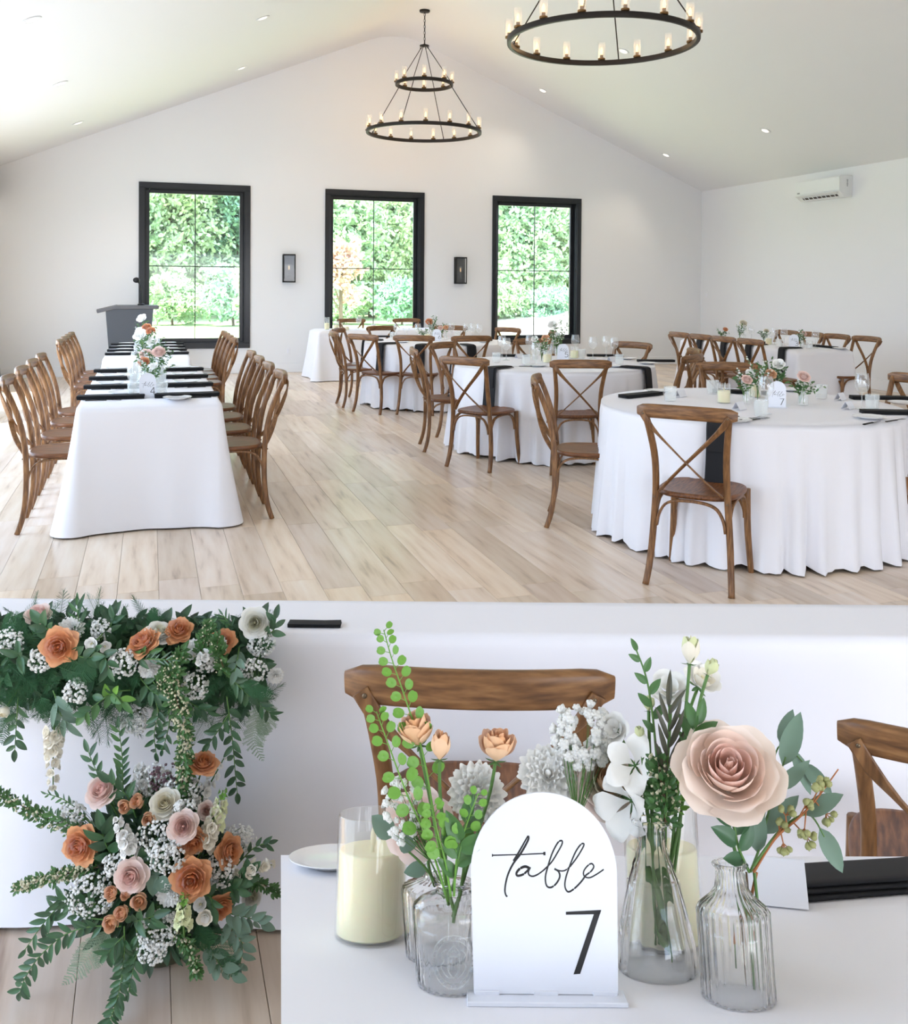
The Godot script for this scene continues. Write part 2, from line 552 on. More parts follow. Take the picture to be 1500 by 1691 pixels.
func plate(label: String, p: Vector3, group := "") -> void:
	use("plate", func():
		var t := thing("side_plate", "", "plate")
		var m := MB.new()
		m.lathe([Vector2(0, 0.002), Vector2(0.048, 0.001), Vector2(0.052, 0.003), Vector2(0.07, 0.009), Vector2(0.085, 0.014), Vector2(0.086, 0.0155), Vector2(0.084, 0.016), Vector2(0.068, 0.0115), Vector2(0.052, 0.0065), Vector2(0, 0.005)], 36)
		part("dish", m.mesh(), M.china, t)
		return t, label, at(p.x, p.y, p.z), group)

func flat_napkin(label: String, p: Vector3, turn: float, group := "", s := 1.0) -> void:
	use("flat_napkin", func():
		var t := thing("folded_napkin", "", "napkin")
		var m := MB.new()
		for k in 3:
			m.bar([Vector3(0.002 * k, 0.004 + 0.007 * k, -0.17), Vector3(0, 0.0045 + 0.007 * k, -0.06), Vector3(-0.002 * k, 0.004 + 0.0072 * k, 0.06), Vector3(0.003 * k, 0.004 + 0.007 * k, 0.17)], 0.095 - 0.003 * k, 0.0075, Vector3.RIGHT)
		part("cloth_layers", m.mesh(), M.napkin, t)
		return t, label, at(p.x, p.y, p.z, turn, s), group)

func hung_napkin(label: String, p: Vector3, turn: float, group := "") -> void:   # p on the table edge, +z outwards
	use("hung_napkin", func():
		var t := thing("draped_napkin", "", "napkin")
		var m := MB.new()
		m.bar(curve([Vector3(0.01, 0.008, -0.22), Vector3(0, 0.009, -0.12), Vector3(0, 0.01, -0.03), Vector3(0, 0.004, 0.012), Vector3(0, -0.03, 0.026), Vector3(0.002, -0.15, 0.036), Vector3(0, -0.31, 0.05)], 4), 0.115, 0.008, Vector3.RIGHT, 0.125)
		m.bar(curve([Vector3(0.012, 0.016, -0.21), Vector3(-0.003, 0.018, -0.12), Vector3(-0.006, 0.018, -0.03), Vector3(-0.006, 0.011, 0.02), Vector3(-0.006, -0.03, 0.034), Vector3(-0.004, -0.15, 0.044)], 4), 0.1, 0.007, Vector3.RIGHT)
		part("cloth_layers", m.mesh(), M.napkin, t)
		return t, label, at(p.x, p.y, p.z, turn), group)

func knife(label: String, p: Vector3, turn: float, group := "") -> void:
	use("knife", func():
		var t := thing("table_knife", "", "knife")
		var b := MB.new()
		b.bar([Vector3(0, 0.003, -0.01), Vector3(0, 0.003, -0.06), Vector3(0.002, 0.003, -0.115)], 0.017, 0.002, Vector3.RIGHT, 0.008)
		part("blade", b.mesh(), M.steel, t)
		var h := MB.new()
		h.bar([Vector3(0, 0.004, -0.012), Vector3(0, 0.005, 0.04), Vector3(0, 0.005, 0.1)], 0.011, 0.007, Vector3.RIGHT, 0.015)
		part("handle", h.mesh(), M.matte_black, t)
		return t, label, at(p.x, p.y, p.z, turn), group)

func fork(label: String, p: Vector3, turn: float, group := "") -> void:
	use("fork", func():
		var t := thing("table_fork", "", "fork")
		var b := MB.new()
		for k in 4: b.bar([Vector3((k - 1.5) * 0.006, 0.003, -0.1), Vector3((k - 1.5) * 0.0058, 0.004, -0.07), Vector3((k - 1.5) * 0.004, 0.005, -0.045)], 0.0028, 0.0022, Vector3.RIGHT)
		b.bar([Vector3(0, 0.005, -0.055), Vector3(0, 0.005, -0.04), Vector3(0, 0.004, -0.015)], 0.022, 0.0022, Vector3.RIGHT, 0.008)
		part("tines", b.mesh(), M.steel, t)
		var h := MB.new()
		h.bar([Vector3(0, 0.004, -0.018), Vector3(0, 0.005, 0.04), Vector3(0, 0.005, 0.1)], 0.009, 0.006, Vector3.RIGHT, 0.014)
		part("handle", h.mesh(), M.matte_black, t)
		return t, label, at(p.x, p.y, p.z, turn), group)

func tent_card(label: String, p: Vector3, turn: float, group := "", s := 1.0) -> void:
	use("tent_card", func():
		var t := thing("place_card", "", "place card")
		for k in [-1, 1]:
			var b := MB.new()
			b.box(Vector3(0.085, 0.05, 0.0012), Vector3(0, 0.0235, k * 0.0135), 0.0004, Basis(Vector3.RIGHT, -k * 0.52))
			part("folded_panel", b.mesh(), M.card, t)
		return t, label, at(p.x, p.y, p.z, turn, s), group)

func candle(label: String, xf: Transform3D, wax_h := 0.075, glass_h := 0.115, group := "") -> void:
	use("candle%.3f" % wax_h, func():
		var t := thing("pillar_candle", "", "candle")
		var w := MB.new()
		w.lathe([Vector2(0, 0.004), Vector2(0.036, 0.004), Vector2(0.0372, 0.006), Vector2(0.0372, wax_h - 0.003), Vector2(0.0355, wax_h), Vector2(0.028, wax_h - 0.0025), Vector2(0.01, wax_h - 0.004), Vector2(0, wax_h - 0.004)], 36)
		part("wax", w.mesh(), M.wax, t)
		var k := MB.new()
		k.tube(curve([Vector3(0, wax_h - 0.006, 0), Vector3(0.0006, wax_h + 0.012, 0), Vector3(0.001, wax_h + 0.026, 0)], 3), 0.0022, 0.0006, 8)
		k.ball(Vector3(0.0004, wax_h + 0.01, 0), Vector3(0.0034, 0.011, 0.0034), 10, 6)
		part("wick", k.mesh(), M.wick, t)
		var g := MB.new()
		g.lathe([Vector2(0, 0.001), Vector2(0.038, 0.001), Vector2(0.0395, 0.004), Vector2(0.0395, glass_h - 0.001), Vector2(0.0388, glass_h), Vector2(0.0382, glass_h - 0.001), Vector2(0.0382, 0.004), Vector2(0, 0.003)], 40)
		part("glass_sleeve", g.mesh(), M.clear, t)
		return t, label, xf, group)

# ---------------------------------------------------------------- lettering
func script_mesh(at_x: float, at_y: float, k: float) -> MB:    # the handwritten word in metres of the large sign, then moved and scaled
	var m := MB.new()
	var strokes := [
		[[Vector2(-0.0144, 0.1319), Vector2(-0.0142, 0.1285), Vector2(-0.0212, 0.1173), Vector2(-0.0283, 0.1089), Vector2(-0.0332, 0.1004), Vector2(-0.0357, 0.0925), Vector2(-0.0365, 0.0865), Vector2(-0.0358, 0.083), Vector2(-0.0344, 0.0814)], 3.6, 2.6],
		[[Vector2(-0.0144, 0.1319), Vector2(-0.0165, 0.1285), Vector2(-0.0222, 0.1196), Vector2(-0.0283, 0.1107)], 2.2, 3.4],
		[[Vector2(-0.0485, 0.1153), Vector2(-0.0363, 0.1157), Vector2(-0.0202, 0.1162), Vector2(-0.0082, 0.1168), Vector2(0.0018, 0.1172)], 2.0, 2.0],
		[[Vector2(-0.0485, 0.1153), Vector2(-0.0475, 0.1153)], 4.2, 4.2],
		[[Vector2(-0.0002, 0.1171), Vector2(0.0018, 0.1171)], 5.2, 5.2],
		[[Vector2(-0.0132, 0.1048), Vector2(-0.0174, 0.1062), Vector2(-0.0224, 0.1044), Vector2(-0.0256, 0.1008), Vector2(-0.0245, 0.0986), Vector2(-0.0195, 0.0997), Vector2(-0.0155, 0.1027), Vector2(-0.0128, 0.1055), Vector2(-0.0145, 0.102), Vector2(-0.0137, 0.0992), Vector2(-0.0102, 0.0983), Vector2(-0.0056, 0.0999), Vector2(-0.0005, 0.1031)], 4.2, 2.2],
		[[Vector2(-0.0005, 0.1031), Vector2(0.0072, 0.1099), Vector2(0.0134, 0.1184), Vector2(0.0176, 0.1252), Vector2(0.0173, 0.128), Vector2(0.0136, 0.1262), Vector2(0.0082, 0.1175), Vector2(0.004, 0.1068), Vector2(0.0014, 0.098), Vector2(0.0022, 0.0909), Vector2(0.0061, 0.0892), Vector2(0.0112, 0.0923), Vector2(0.0147, 0.0978), Vector2(0.0138, 0.1022), Vector2(0.0099, 0.1046)], 2.4, 3.0],
		[[Vector2(0.0099, 0.1046), Vector2(0.015, 0.1029), Vector2(0.0198, 0.1033), Vector2(0.0247, 0.1065)], 2.2, 2.2],
		[[Vector2(0.0247, 0.1065), Vector2(0.0313, 0.1141), Vector2(0.0372, 0.1225), Vector2(0.0381, 0.1255), Vector2(0.0353, 0.1249), Vector2(0.0303, 0.1189), Vector2(0.0247, 0.1079), Vector2(0.0204, 0.0973), Vector2(0.0194, 0.09), Vector2(0.0221, 0.0858), Vector2(0.0273, 0.0879), Vector2(0.034, 0.0935), Vector2(0.0392, 0.0995)], 2.4, 2.8],
		[[Vector2(0.0392, 0.0995), Vector2(0.0441, 0.1027), Vector2(0.0468, 0.1066), Vector2(0.0447, 0.1091), Vector2(0.0407, 0.1069), Vector2(0.0373, 0.1027), Vector2(0.0376, 0.0988), Vector2(0.0423, 0.0974), Vector2(0.0492, 0.1003), Vector2(0.0561, 0.1044)], 2.6, 2.2],
	]
	for s in strokes:
		var pts := []
		for p in s[0]: pts.append(Vector3(at_x + p.x * k, at_y + p.y * k, 0))
		m.sweep(curve(pts, 6), func(t, a): return Vector2(cos(a), sin(a) * 0.35) * lerpf(s[1], s[2], t) * 0.00019 * 1.5 * k, 8, Vector3(0.3, 0.2, 0))
	return m

func digit_mesh(d: String, x: float, y: float, hgt: float) -> MB:   # plain numerals drawn as strokes
	var m := MB.new()
	var lines := {"4": [[Vector2(0.48, 0), Vector2(0.48, 1)], [Vector2(0.48, 1), Vector2(0.0, 0.28)], [Vector2(0.0, 0.28), Vector2(0.66, 0.28)]],
		"5": [[Vector2(0.6, 1), Vector2(0.12, 1)], [Vector2(0.12, 1), Vector2(0.06, 0.56)], [Vector2(0.06, 0.56), Vector2(0.3, 0.64), Vector2(0.52, 0.56), Vector2(0.62, 0.33), Vector2(0.52, 0.1), Vector2(0.28, 0.0), Vector2(0.0, 0.08)]],
		"3": [[Vector2(0.02, 0.9), Vector2(0.28, 1.0), Vector2(0.54, 0.88), Vector2(0.54, 0.68), Vector2(0.24, 0.54)], [Vector2(0.24, 0.54), Vector2(0.56, 0.44), Vector2(0.62, 0.24), Vector2(0.48, 0.04), Vector2(0.24, 0.0), Vector2(0.0, 0.1)]],
		"6": [[Vector2(0.5, 1), Vector2(0.16, 0.6), Vector2(0.02, 0.3), Vector2(0.14, 0.05), Vector2(0.34, 0.0), Vector2(0.56, 0.12), Vector2(0.6, 0.34), Vector2(0.46, 0.54), Vector2(0.26, 0.54), Vector2(0.06, 0.38)]],
		"7": [[Vector2(0.0, 0.965), Vector2(0.62, 0.99)], [Vector2(0.6, 1.0), Vector2(0.2, 0.0)]]}
	for l in lines[d]:
		var pts := []
		for p in l: pts.append(Vector3(x + p.x * hgt, y + p.y * hgt, 0))
		m.bar(curve(pts, 4) if pts.size() > 2 else pts, hgt * 0.09, 0.0006, Vector3(1, 0.15, 0) if absf(pts[0].x - pts[-1].x) < absf(pts[0].y - pts[-1].y) or pts.size() > 2 else Vector3(0, 1, 0))
	return m

func arch_sign(number: String, label: String, xf: Transform3D, wid: float, hgt: float, top_w: float) -> void:
	var t := thing("table_number_sign", label, "sign", xf)
	var out := []
	var hw := wid / 2
	var tw := top_w / 2
	out.append(Vector2(-hw, 0.0045)); out.append(Vector2(hw, 0.0045))
	var shoulder := hgt - tw * 0.98
	for i in 33:
		var a := PI * i / 32.0
		out.append(Vector2(tw * cos(a), shoulder + (hgt - shoulder) * sin(a)))
	var m := MB.new()
	var th := 0.0035
	var front := []; var back := []
	for p in out:
		front.append(Vector3(p.x, p.y, th / 2)); back.append(Vector3(p.x, p.y, -th / 2))
	m.poly(front, Vector3(0, hgt / 2, 0)); m.poly(back, Vector3(0, hgt / 2, 0))
	for i in out.size():
		var j := (i + 1) % out.size()
		m.poly([front[i], front[j], back[j], back[i]], Vector3(0, hgt / 2, 0))
	part("arched_panel", m.mesh(), M.sign, t)
	var b := MB.new()
	b.box(Vector3(wid * 1.1, 0.004, wid * 0.22), Vector3(0, 0.002, 0.004), 0.0008)
	for k in [-0.41, 0.0, 0.41]:
		b.box(Vector3(wid * 0.17, 0.004, 0.006), Vector3(k * wid, 0.0052, 0), 0.0006)
	part("foot", b.mesh(), M.sign, t)
	var k := wid / 0.1305
	var w := script_mesh(0, 0, k)
	var x := Transform3D(Basis(), Vector3(0, 0, th / 2))
	part("handwritten_word", w.mesh(), M.ink, t, x)
	if number == "7":
		var q := MB.new()
		for quad in [[Vector2(0.0197, 0.0696), Vector2(0.0524, 0.0713), Vector2(0.0511, 0.0679), Vector2(0.0196, 0.0672)], [Vector2(0.0463, 0.0697), Vector2(0.0524, 0.0713), Vector2(0.0313, 0.0205), Vector2(0.0253, 0.0201)]]:
			var f := []
			var r := []
			for p in quad:
				f.append(Vector3(p.x * k, p.y * k, 0.0003)); r.append(Vector3(p.x * k, p.y * k, -0.0001))
			q.poly(f, Vector3(f[0].x, f[0].y, -1)); 
			for i in 4: q.poly([f[i], f[(i + 1) % 4], r[(i + 1) % 4], r[i]], (f[0] + f[2]) / 2 - Vector3(0, 0, 0.0002))
		part("numeral", q.mesh(), M.ink, t, x)
	else:
		part("numeral", digit_mesh(number, 0.021 * k, 0.028 * k, 0.056 * k).mesh(), M.ink, t, x)

# ---------------------------------------------------------------- flowers
var petal_cache := {}
func petal(r: float, h: float, span: float, flare: float, tip: float, ruffle := 0.0, fine := 1) -> MB:
	var m := MB.new()
	m.grid(8 * fine if ruffle < 0.1 else 20, 6 * fine, func(uu, w):
		var u: float = uu * 2 - 1
		var e: float = 1.0 - 0.26 * pow(absf(u), 3.0) + tip * pow(1 - absf(u), 2.0)
		var q: float = w * e
		var rr: float = r * (0.1 + 0.9 * sin(minf(q * 1.25, 1.0) * PI / 2)) + flare * r * pow(q, 3.5)
		var y: float = h * q - h * flare * 0.45 * pow(q, 5.0)
		var az: float = u * span * (0.3 + 0.7 * sin(minf(q * 1.5, 1.0) * PI / 2))
		rr += ruffle * r * sin(u * 9.0 + h * 40) * pow(q, 3.0)
		y += ruffle * h * 0.5 * cos(u * 13.0 + r * 50) * pow(q, 3.0)
		return Vector3(rr * sin(az), y, rr * cos(az)))
	return m

# rings: [count, radius, height, half span, flare, pointed tip, ruffle, tone]
const OPEN_ROSE := [[3, 0.1, 0.84, 1.35, -0.1, 0.0, 0.0, 0], [3, 0.19, 0.88, 1.25, -0.06, 0.0, 0.0, 0], [4, 0.28, 0.9, 1.1, -0.03, 0.0, 0.0, 0], [4, 0.38, 0.9, 1.0, 0.0, 0.0, 0.0, 0], [5, 0.5, 0.88, 0.86, 0.06, 0.02, 0.0, 1], [5, 0.63, 0.8, 0.84, 0.12, 0.03, 0.01, 1], [5, 0.76, 0.66, 0.84, 0.2, 0.07, 0.02, 2], [6, 0.86, 0.44, 0.74, 0.26, 0.11, 0.03, 2]]
const POINTED_ROSE := [[3, 0.1, 0.8, 1.3, -0.1, 0.0, 0.03, 0], [3, 0.19, 0.84, 1.2, -0.05, 0.02, 0.05, 0], [4, 0.29, 0.86, 1.0, 0.0, 0.03, 0.06, 0], [5, 0.4, 0.84, 0.86, 0.06, 0.05, 0.06, 0], [5, 0.52, 0.79, 0.8, 0.13, 0.08, 0.05, 1], [6, 0.64, 0.68, 0.72, 0.2, 0.12, 0.04, 1], [6, 0.75, 0.48, 0.7, 0.28, 0.16, 0.03, 2], [5, 0.8, 0.3, 0.66, 0.28, 0.2, 0.02, 2]]
const SPRAY_ROSE := [[3, 0.16, 1.3, 1.3, -0.3, 0.0, 0.0, 0], [3, 0.3, 1.38, 1.2, -0.22, 0.0, 0.0, 0], [4, 0.46, 1.4, 1.05, -0.16, 0.02, 0.0, 0], [4, 0.62, 1.38, 1.0, -0.1, 0.03, 0.0, 1], [5, 0.74, 1.26, 0.85, 0.0, 0.06, 0.02, 1], [3, 0.8, 1.1, 0.8, 0.14, 0.1, 0.02, 2]]
const BUD_ROSE := [[3, 0.12, 1.5, 1.25, -0.25, 0.0, 0.0, 0], [3, 0.34, 1.46, 1.15, -0.3, 0.0, 0.0, 1], [4, 0.55, 1.4, 1.05, -0.3, 0.02, 0.0, 1], [4, 0.66, 1.25, 0.95, -0.2, 0.05, 0.0, 2]]
const CARNATION := [[5, 0.16, 0.6, 0.9, 0.25, 0.0, 0.14, 0], [6, 0.3, 0.6, 0.8, 0.25, 0.0, 0.14, 0], [7, 0.44, 0.55, 0.7, 0.25, 0.0, 0.13, 0], [8, 0.58, 0.46, 0.62, 0.25, 0.0, 0.13, 1], [9, 0.72, 0.33, 0.56, 0.25, 0.0, 0.12, 1], [9, 0.82, 0.17, 0.54, 0.25, 0.0, 0.11, 2]]
const LISIANTHUS := [[3, 0.12, 0.6, 1.1, 0.0, 0.0, 0.0, 0], [4, 0.42, 0.8, 0.9, 0.15, 0.02, 0.03, 1], [5, 0.62, 0.74, 0.85, 0.4, 0.06, 0.03, 2]]
const BELL := [[5, 0.55, 0.9, 0.72, 0.55, 0.16, 0.02, 1]]

func rings_mb(kind: Array, key: String, k: int, fine := 1) -> Mesh:
	var id := "%s%d.%d" % [key, k, fine]
	if not petal_cache.has(id):
		var r: Array = kind[k]
		petal_cache[id] = petal(r[1], r[2], r[3], r[4], r[5], r[6], fine).mesh()
	return petal_cache[id]

func head(parent: Node3D, kind: Array, key: String, mats, xf: Transform3D, fine := 1) -> void:   # every petal a mesh of its own
	if key != "bell":
		if not petal_cache.has("heart"):
			var b := MB.new()
			b.lathe([Vector2(0.05, 0.0), Vector2(0.13, 0.3), Vector2(0.14, 0.55), Vector2(0.09, 0.78), Vector2(0.03, 0.86), Vector2(0, 0.87)], 12)
			petal_cache["heart"] = b.mesh()
		var tall: float = kind[0][2] / 0.9
		part("flower_heart", petal_cache["heart"], mats[0] if mats is Array else mats, parent, xf * Transform3D(Basis.from_scale(Vector3(0.8, tall * 0.92, 0.8)), Vector3.ZERO))
	for k in kind.size():
		var r: Array = kind[k]
		for i in r[0]:
			var turn: float = TAU * i / r[0] + k * 0.9 + rf(-0.12, 0.12)
			var b := Basis(Vector3.UP, turn) * Basis(Vector3.RIGHT, rf(-0.06, 0.1)) * Basis.from_scale(Vector3.ONE * rf(0.94, 1.05))
			part("petal", rings_mb(kind, key, k, fine), mats[r[7]] if mats is Array else mats, parent, xf * Transform3D(b, Vector3.ZERO))

func merged_head(kind: Array, key: String) -> Mesh:
	var id := key + "_whole"
	if not petal_cache.has(id):
		var m := MB.new()
		for k in kind.size():
			var r: Array = kind[k]
			var p := petal(r[1], r[2], r[3], r[4], r[5], r[6])
			for i in r[0]: m.add(p, Transform3D(Basis(Vector3.UP, TAU * i / r[0] + k * 0.9), Vector3.ZERO))
		petal_cache[id] = m.mesh()
	return petal_cache[id]

var leaf_meshes := {}
func leaf_mesh(width: float, fold := 0.18, bend := 0.15, blunt := 1.0) -> Mesh:
	var id := "%.2f %.2f %.2f %.2f" % [width, fold, bend, blunt]
	if not leaf_meshes.has(id):
		var m := MB.new()
		m.grid(4, 7, func(uu, w):
			var u: float = uu * 2 - 1
			var half: float = width / 2 * pow(sin(PI * pow(w, 0.8 / blunt)), 0.75) if w > 0.0 and w < 1.0 else 0.012 * (1 - w)
			return Vector3(u * half, w, -fold * absf(u) * half * 2 * -1.0 - bend * w * w))
		leaf_meshes[id] = m.mesh()
	return leaf_meshes[id]

func leaf_xf(p: Vector3, dir: Vector3, facing: Vector3, s: float) -> Transform3D:
	var y := dir.normalized()
	var x := y.cross(facing)
	if x.length() < 0.01: x = y.cross(Vector3(0.1, 1, 0.3))
	x = x.normalized()
	return Transform3D(Basis(x, y, x.cross(y)) * Basis.from_scale(Vector3.ONE * s), p)

# a leafy stem: every leaf a part
func sprig(called: String, label: String, frame: Transform3D, pts: Array, n: int, leaf: Mesh, m, s0: float, s1: float, cat := "sprig", start := 0.15, thick := 0.0016, angle := 0.75) -> Node3D:
	var o: Vector3 = pts[0]
	var t := thing(called, label, cat, frame * Transform3D(Basis(), o))
	var path := curve(pts.map(func(p): return p - o), 6)
	var st := MB.new()
	st.tube(path, thick, thick * 0.5, 6)
	part("stem", st.mesh(), M.woody if thick > 0.0018 else M.stem, t)
	for i in n:
		var f: float = lerpf(start, 0.995, (i + 0.5) / n)
		var q := f * (path.size() - 1)
		var a := mini(int(q), path.size() - 2)
		var p: Vector3 = (path[a] as Vector3).lerp(path[a + 1], q - a)
		var tang: Vector3 = ((path[a + 1] as Vector3) - path[a]).normalized()
		var side := tang.cross(Vector3(rf(-0.4, 0.4), rf(-0.4, 0.4), 1)).normalized() * (1.0 if i % 2 else -1.0)
		var dir := tang * cos(angle + rf(-0.2, 0.2)) + side * sin(angle) + Vector3(0, 0, rf(-0.2, 0.45))
		if i == n - 1: dir = tang
		part("leaf", leaf, m[i % m.size()] if m is Array else m, t, leaf_xf(p, dir, Vector3(rf(-0.5, 0.5), rf(-0.2, 0.7), 1), lerpf(s0, s1, f) * rf(0.85, 1.15)))
	return t

var speck: Mesh
var tiny_leaf: Mesh
func make_small() -> void:
	var m := MB.new()
	m.ball(Vector3.ZERO, Vector3(1, 0.8, 1), 7, 4)
	for k in 5:
		var a := TAU * k / 5
		m.ball(Vector3(cos(a) * 0.7, 0.35, sin(a) * 0.7), Vector3(0.55, 0.4, 0.55), 5, 3)
	speck = m.mesh()
	tiny_leaf = leaf_mesh(0.5, 0.2, 0.1)

# a cloud of tiny white blossoms on forked threads
func gyps(label: String, frame: Transform3D, c: Vector3, r: Vector3, n: int, root: Vector3, size := 0.0027, m: Material = null, called := "baby_breath") -> void:
	var t := thing(called, label, "flower", frame * Transform3D(Basis(), c))
	var at_ := []
	var st := MB.new()
	var hub := (root - c) * 0.55
	for i in n:
		var d := Vector3(rf(-1, 1), rf(-1, 1), rf(-0.6, 1))
		if d.length() > 1.0: d = d.normalized() * rf(0.75, 1.0)
		var p := d * r
		at_.append(aim(p, d + Vector3(0, 0.2, 0.4), size * rf(0.7, 1.25), rf(0, 6)))
		if i % 4 == 0: st.tube([hub, hub.lerp(p, 0.55) + Vector3(rf(-1, 1), rf(-1, 1), 0) * 0.004, p], 0.0005, 0.0003, 4)
	st.tube([root - c, hub], 0.0011, 0.0008, 5)
	part("threads", st.mesh(), M.stem, t)
	scatter("blossoms", speck, m if m else M.gyp, t, at_)

# a branch set with tiny leaves and, if wanted, specks of blossom
func fine_branch(called: String, label: String, frame: Transform3D, pts: Array, n: int, spread: float, lm: Material, ls: float, blossoms := 0, bs := 0.003, cat := "branch", bm: Material = null) -> void:
	var o: Vector3 = pts[0]
	var t := thing(called, label, cat, frame * Transform3D(Basis(), o))
	var path := curve(pts.map(func(p): return p - o), 6)
	var st := MB.new()
	st.tube(path, 0.0017, 0.0006, 6)
	part("stem", st.mesh(), M.woody, t)
	var on := func(f: float) -> Vector3:
		var q := f * (path.size() - 1)
		var a := mini(int(q), path.size() - 2)
		return (path[a] as Vector3).lerp(path[a + 1], q - a)
	var ls_ := []
	for i in n:
		var f := rf(0.06, 1.0)
		var k := spread * (1.0 - 0.55 * f)
		var d := Vector3(rf(-1, 1), rf(-1, 1), rf(-1, 1)).normalized()
		ls_.append(leaf_xf(on.call(f) + d * k * rf(0.1, 0.8), d + ((path[-1] as Vector3) - path[0]).normalized() * 0.6, Vector3(rf(-0.6, 0.6), rf(-0.2, 0.8), 1), ls * rf(0.7, 1.3)))
	scatter("leaves", tiny_leaf, lm, t, ls_)
	if blossoms:
		var bs_ := []
		for i in blossoms:
			var f := rf(0.15, 0.97)
			var d := Vector3(rf(-1, 1), rf(-1, 1), rf(-0.3, 1)).normalized()
			bs_.append(aim(on.call(f) + d * spread * (1.0 - 0.5 * f) * rf(0.4, 1.0), d, bs * rf(0.7, 1.2)))
		scatter("blossoms", speck, bm if bm else M.spirea, t, bs_)

# feathery fern: a stem with side plumes of needles
func fern(label: String, frame: Transform3D, pts: Array, wide: float, m: Material, n := 20) -> void:
	var o: Vector3 = pts[0]
	var t := thing("asparagus_fern", label, "fern", frame * Transform3D(Basis(), o))
	var path := curve(pts.map(func(p): return p - o), 6)
	var st := MB.new()
	st.tube(path, 0.0009, 0.0003, 5)
	var needles := MB.new()
	for i in n:
		var f: float = lerpf(0.1, 0.99, float(i) / n)
		var q := f * (path.size() - 1)
		var a := mini(int(q), path.size() - 2)
		var p: Vector3 = (path[a] as Vector3).lerp(path[a + 1], q - a)
		var tang: Vector3 = ((path[a + 1] as Vector3) - path[a]).normalized()
		for s in [-1.0, 1.0]:
			var side: Vector3 = tang.cross(Vector3(rf(-0.2, 0.2), 0, 1)).normalized() * s
			var l := wide * sin(PI * lerpf(0.25, 1.0, f)) * rf(0.8, 1.1)
			var d := (side * 0.85 + tang * 0.6).normalized()
			st.tube([p, p + d * l], 0.0005, 0.0003, 4)
			for k in 9:
				var b := p + d * l * (k + 1) / 9.5
				for s2 in [-1.0, 1.0]:
					var e: Vector3 = (d + d.cross(Vector3(0, 0, 1)) * s2 * 1.1 + Vector3(0, 0, rf(-0.4, 0.6))).normalized()
					needles.tube([b, b + e * l * 0.16], 0.0006, 0.0003, 3)
	part("stem", st.mesh(), m, t)
	tag(part("needles", needles.mesh(), m, t), "", "", "", "stuff")

func bloom(called: String, label: String, frame: Transform3D, c: Vector3, r: float, facing: Vector3, kind: Array, key: String, mats, cat := "flower", root = null, fine := 1, sepals := 5) -> Node3D:
	var t := thing(called, label, cat, frame * Transform3D(Basis(), c))
	var x := aim(-facing.normalized() * r * 0.4, facing, r, rf(0, 6))
	head(t, kind, key, mats, x, fine)
	for i in sepals:
		var a := TAU * i / sepals
		part("sepal", leaf_mesh(0.3, 0.2, 0.25), M.leaf_mid, t, x * Transform3D(Basis(Vector3.UP, a) * Basis(Vector3.RIGHT, 1.9) * Basis.from_scale(Vector3.ONE * 0.55), Vector3(0, 0.02, 0)))
	if root != null:
		var st := MB.new()
		var e: Vector3 = root - c + Vector3(rf(-0.009, 0.009), rf(-0.015, 0.012), rf(-0.008, 0.008))
		st.tube(curve([x.origin, x.origin - facing.normalized() * r * 0.8 + e * 0.12, e * 0.6 + Vector3(0, -0.004, 0), e], 5), 0.0018 if r < 0.06 else 0.003, 0.0018, 7)
		part("stem", st.mesh(), M.stem, t)
	return t

# upright spire of small florets (stock or snapdragon)
func spire(called: String, label: String, frame: Transform3D, pts: Array, r: float, n: int, m, green_tip := false) -> void:
	var o: Vector3 = pts[0]
	var t := thing(called, label, "flower", frame * Transform3D(Basis(), o))
	var path := curve(pts.map(func(p): return p - o), 6)
	var st := MB.new()
	st.tube(path, 0.0022, 0.0012, 6)
	part("stem", st.mesh(), M.stem, t)
	var floret := merged_head(BELL, "bell") if green_tip else merged_head(LISIANTHUS, "lisianthus")
	for i in n:
		var f: float = lerpf(0.22, 1.0, (i + 0.5) / n)
		var q := f * (path.size() - 1)
		var a := mini(int(q), path.size() - 2)
		var p: Vector3 = (path[a] as Vector3).lerp(path[a + 1], q - a)
		var ang := i * 2.4
		var d := Vector3(cos(ang), 0.25, sin(ang) * 0.7 + 0.35).normalized()
		var k: float = r * (1.0 - 0.6 * f * f)
		part("floret", floret, M.leaf_lime if green_tip and f > 0.8 else m, t, aim(p + d * k * 0.35, d, k * 0.62, rf(0, 6)))
# ---------------------------------------------------------------- setting
func roof_y(x: float) -> float:
	var d := absf(x - 4.005)
	return 5.776 - 0.4205 * (d if d > 0.5 else 0.25 + d * d)

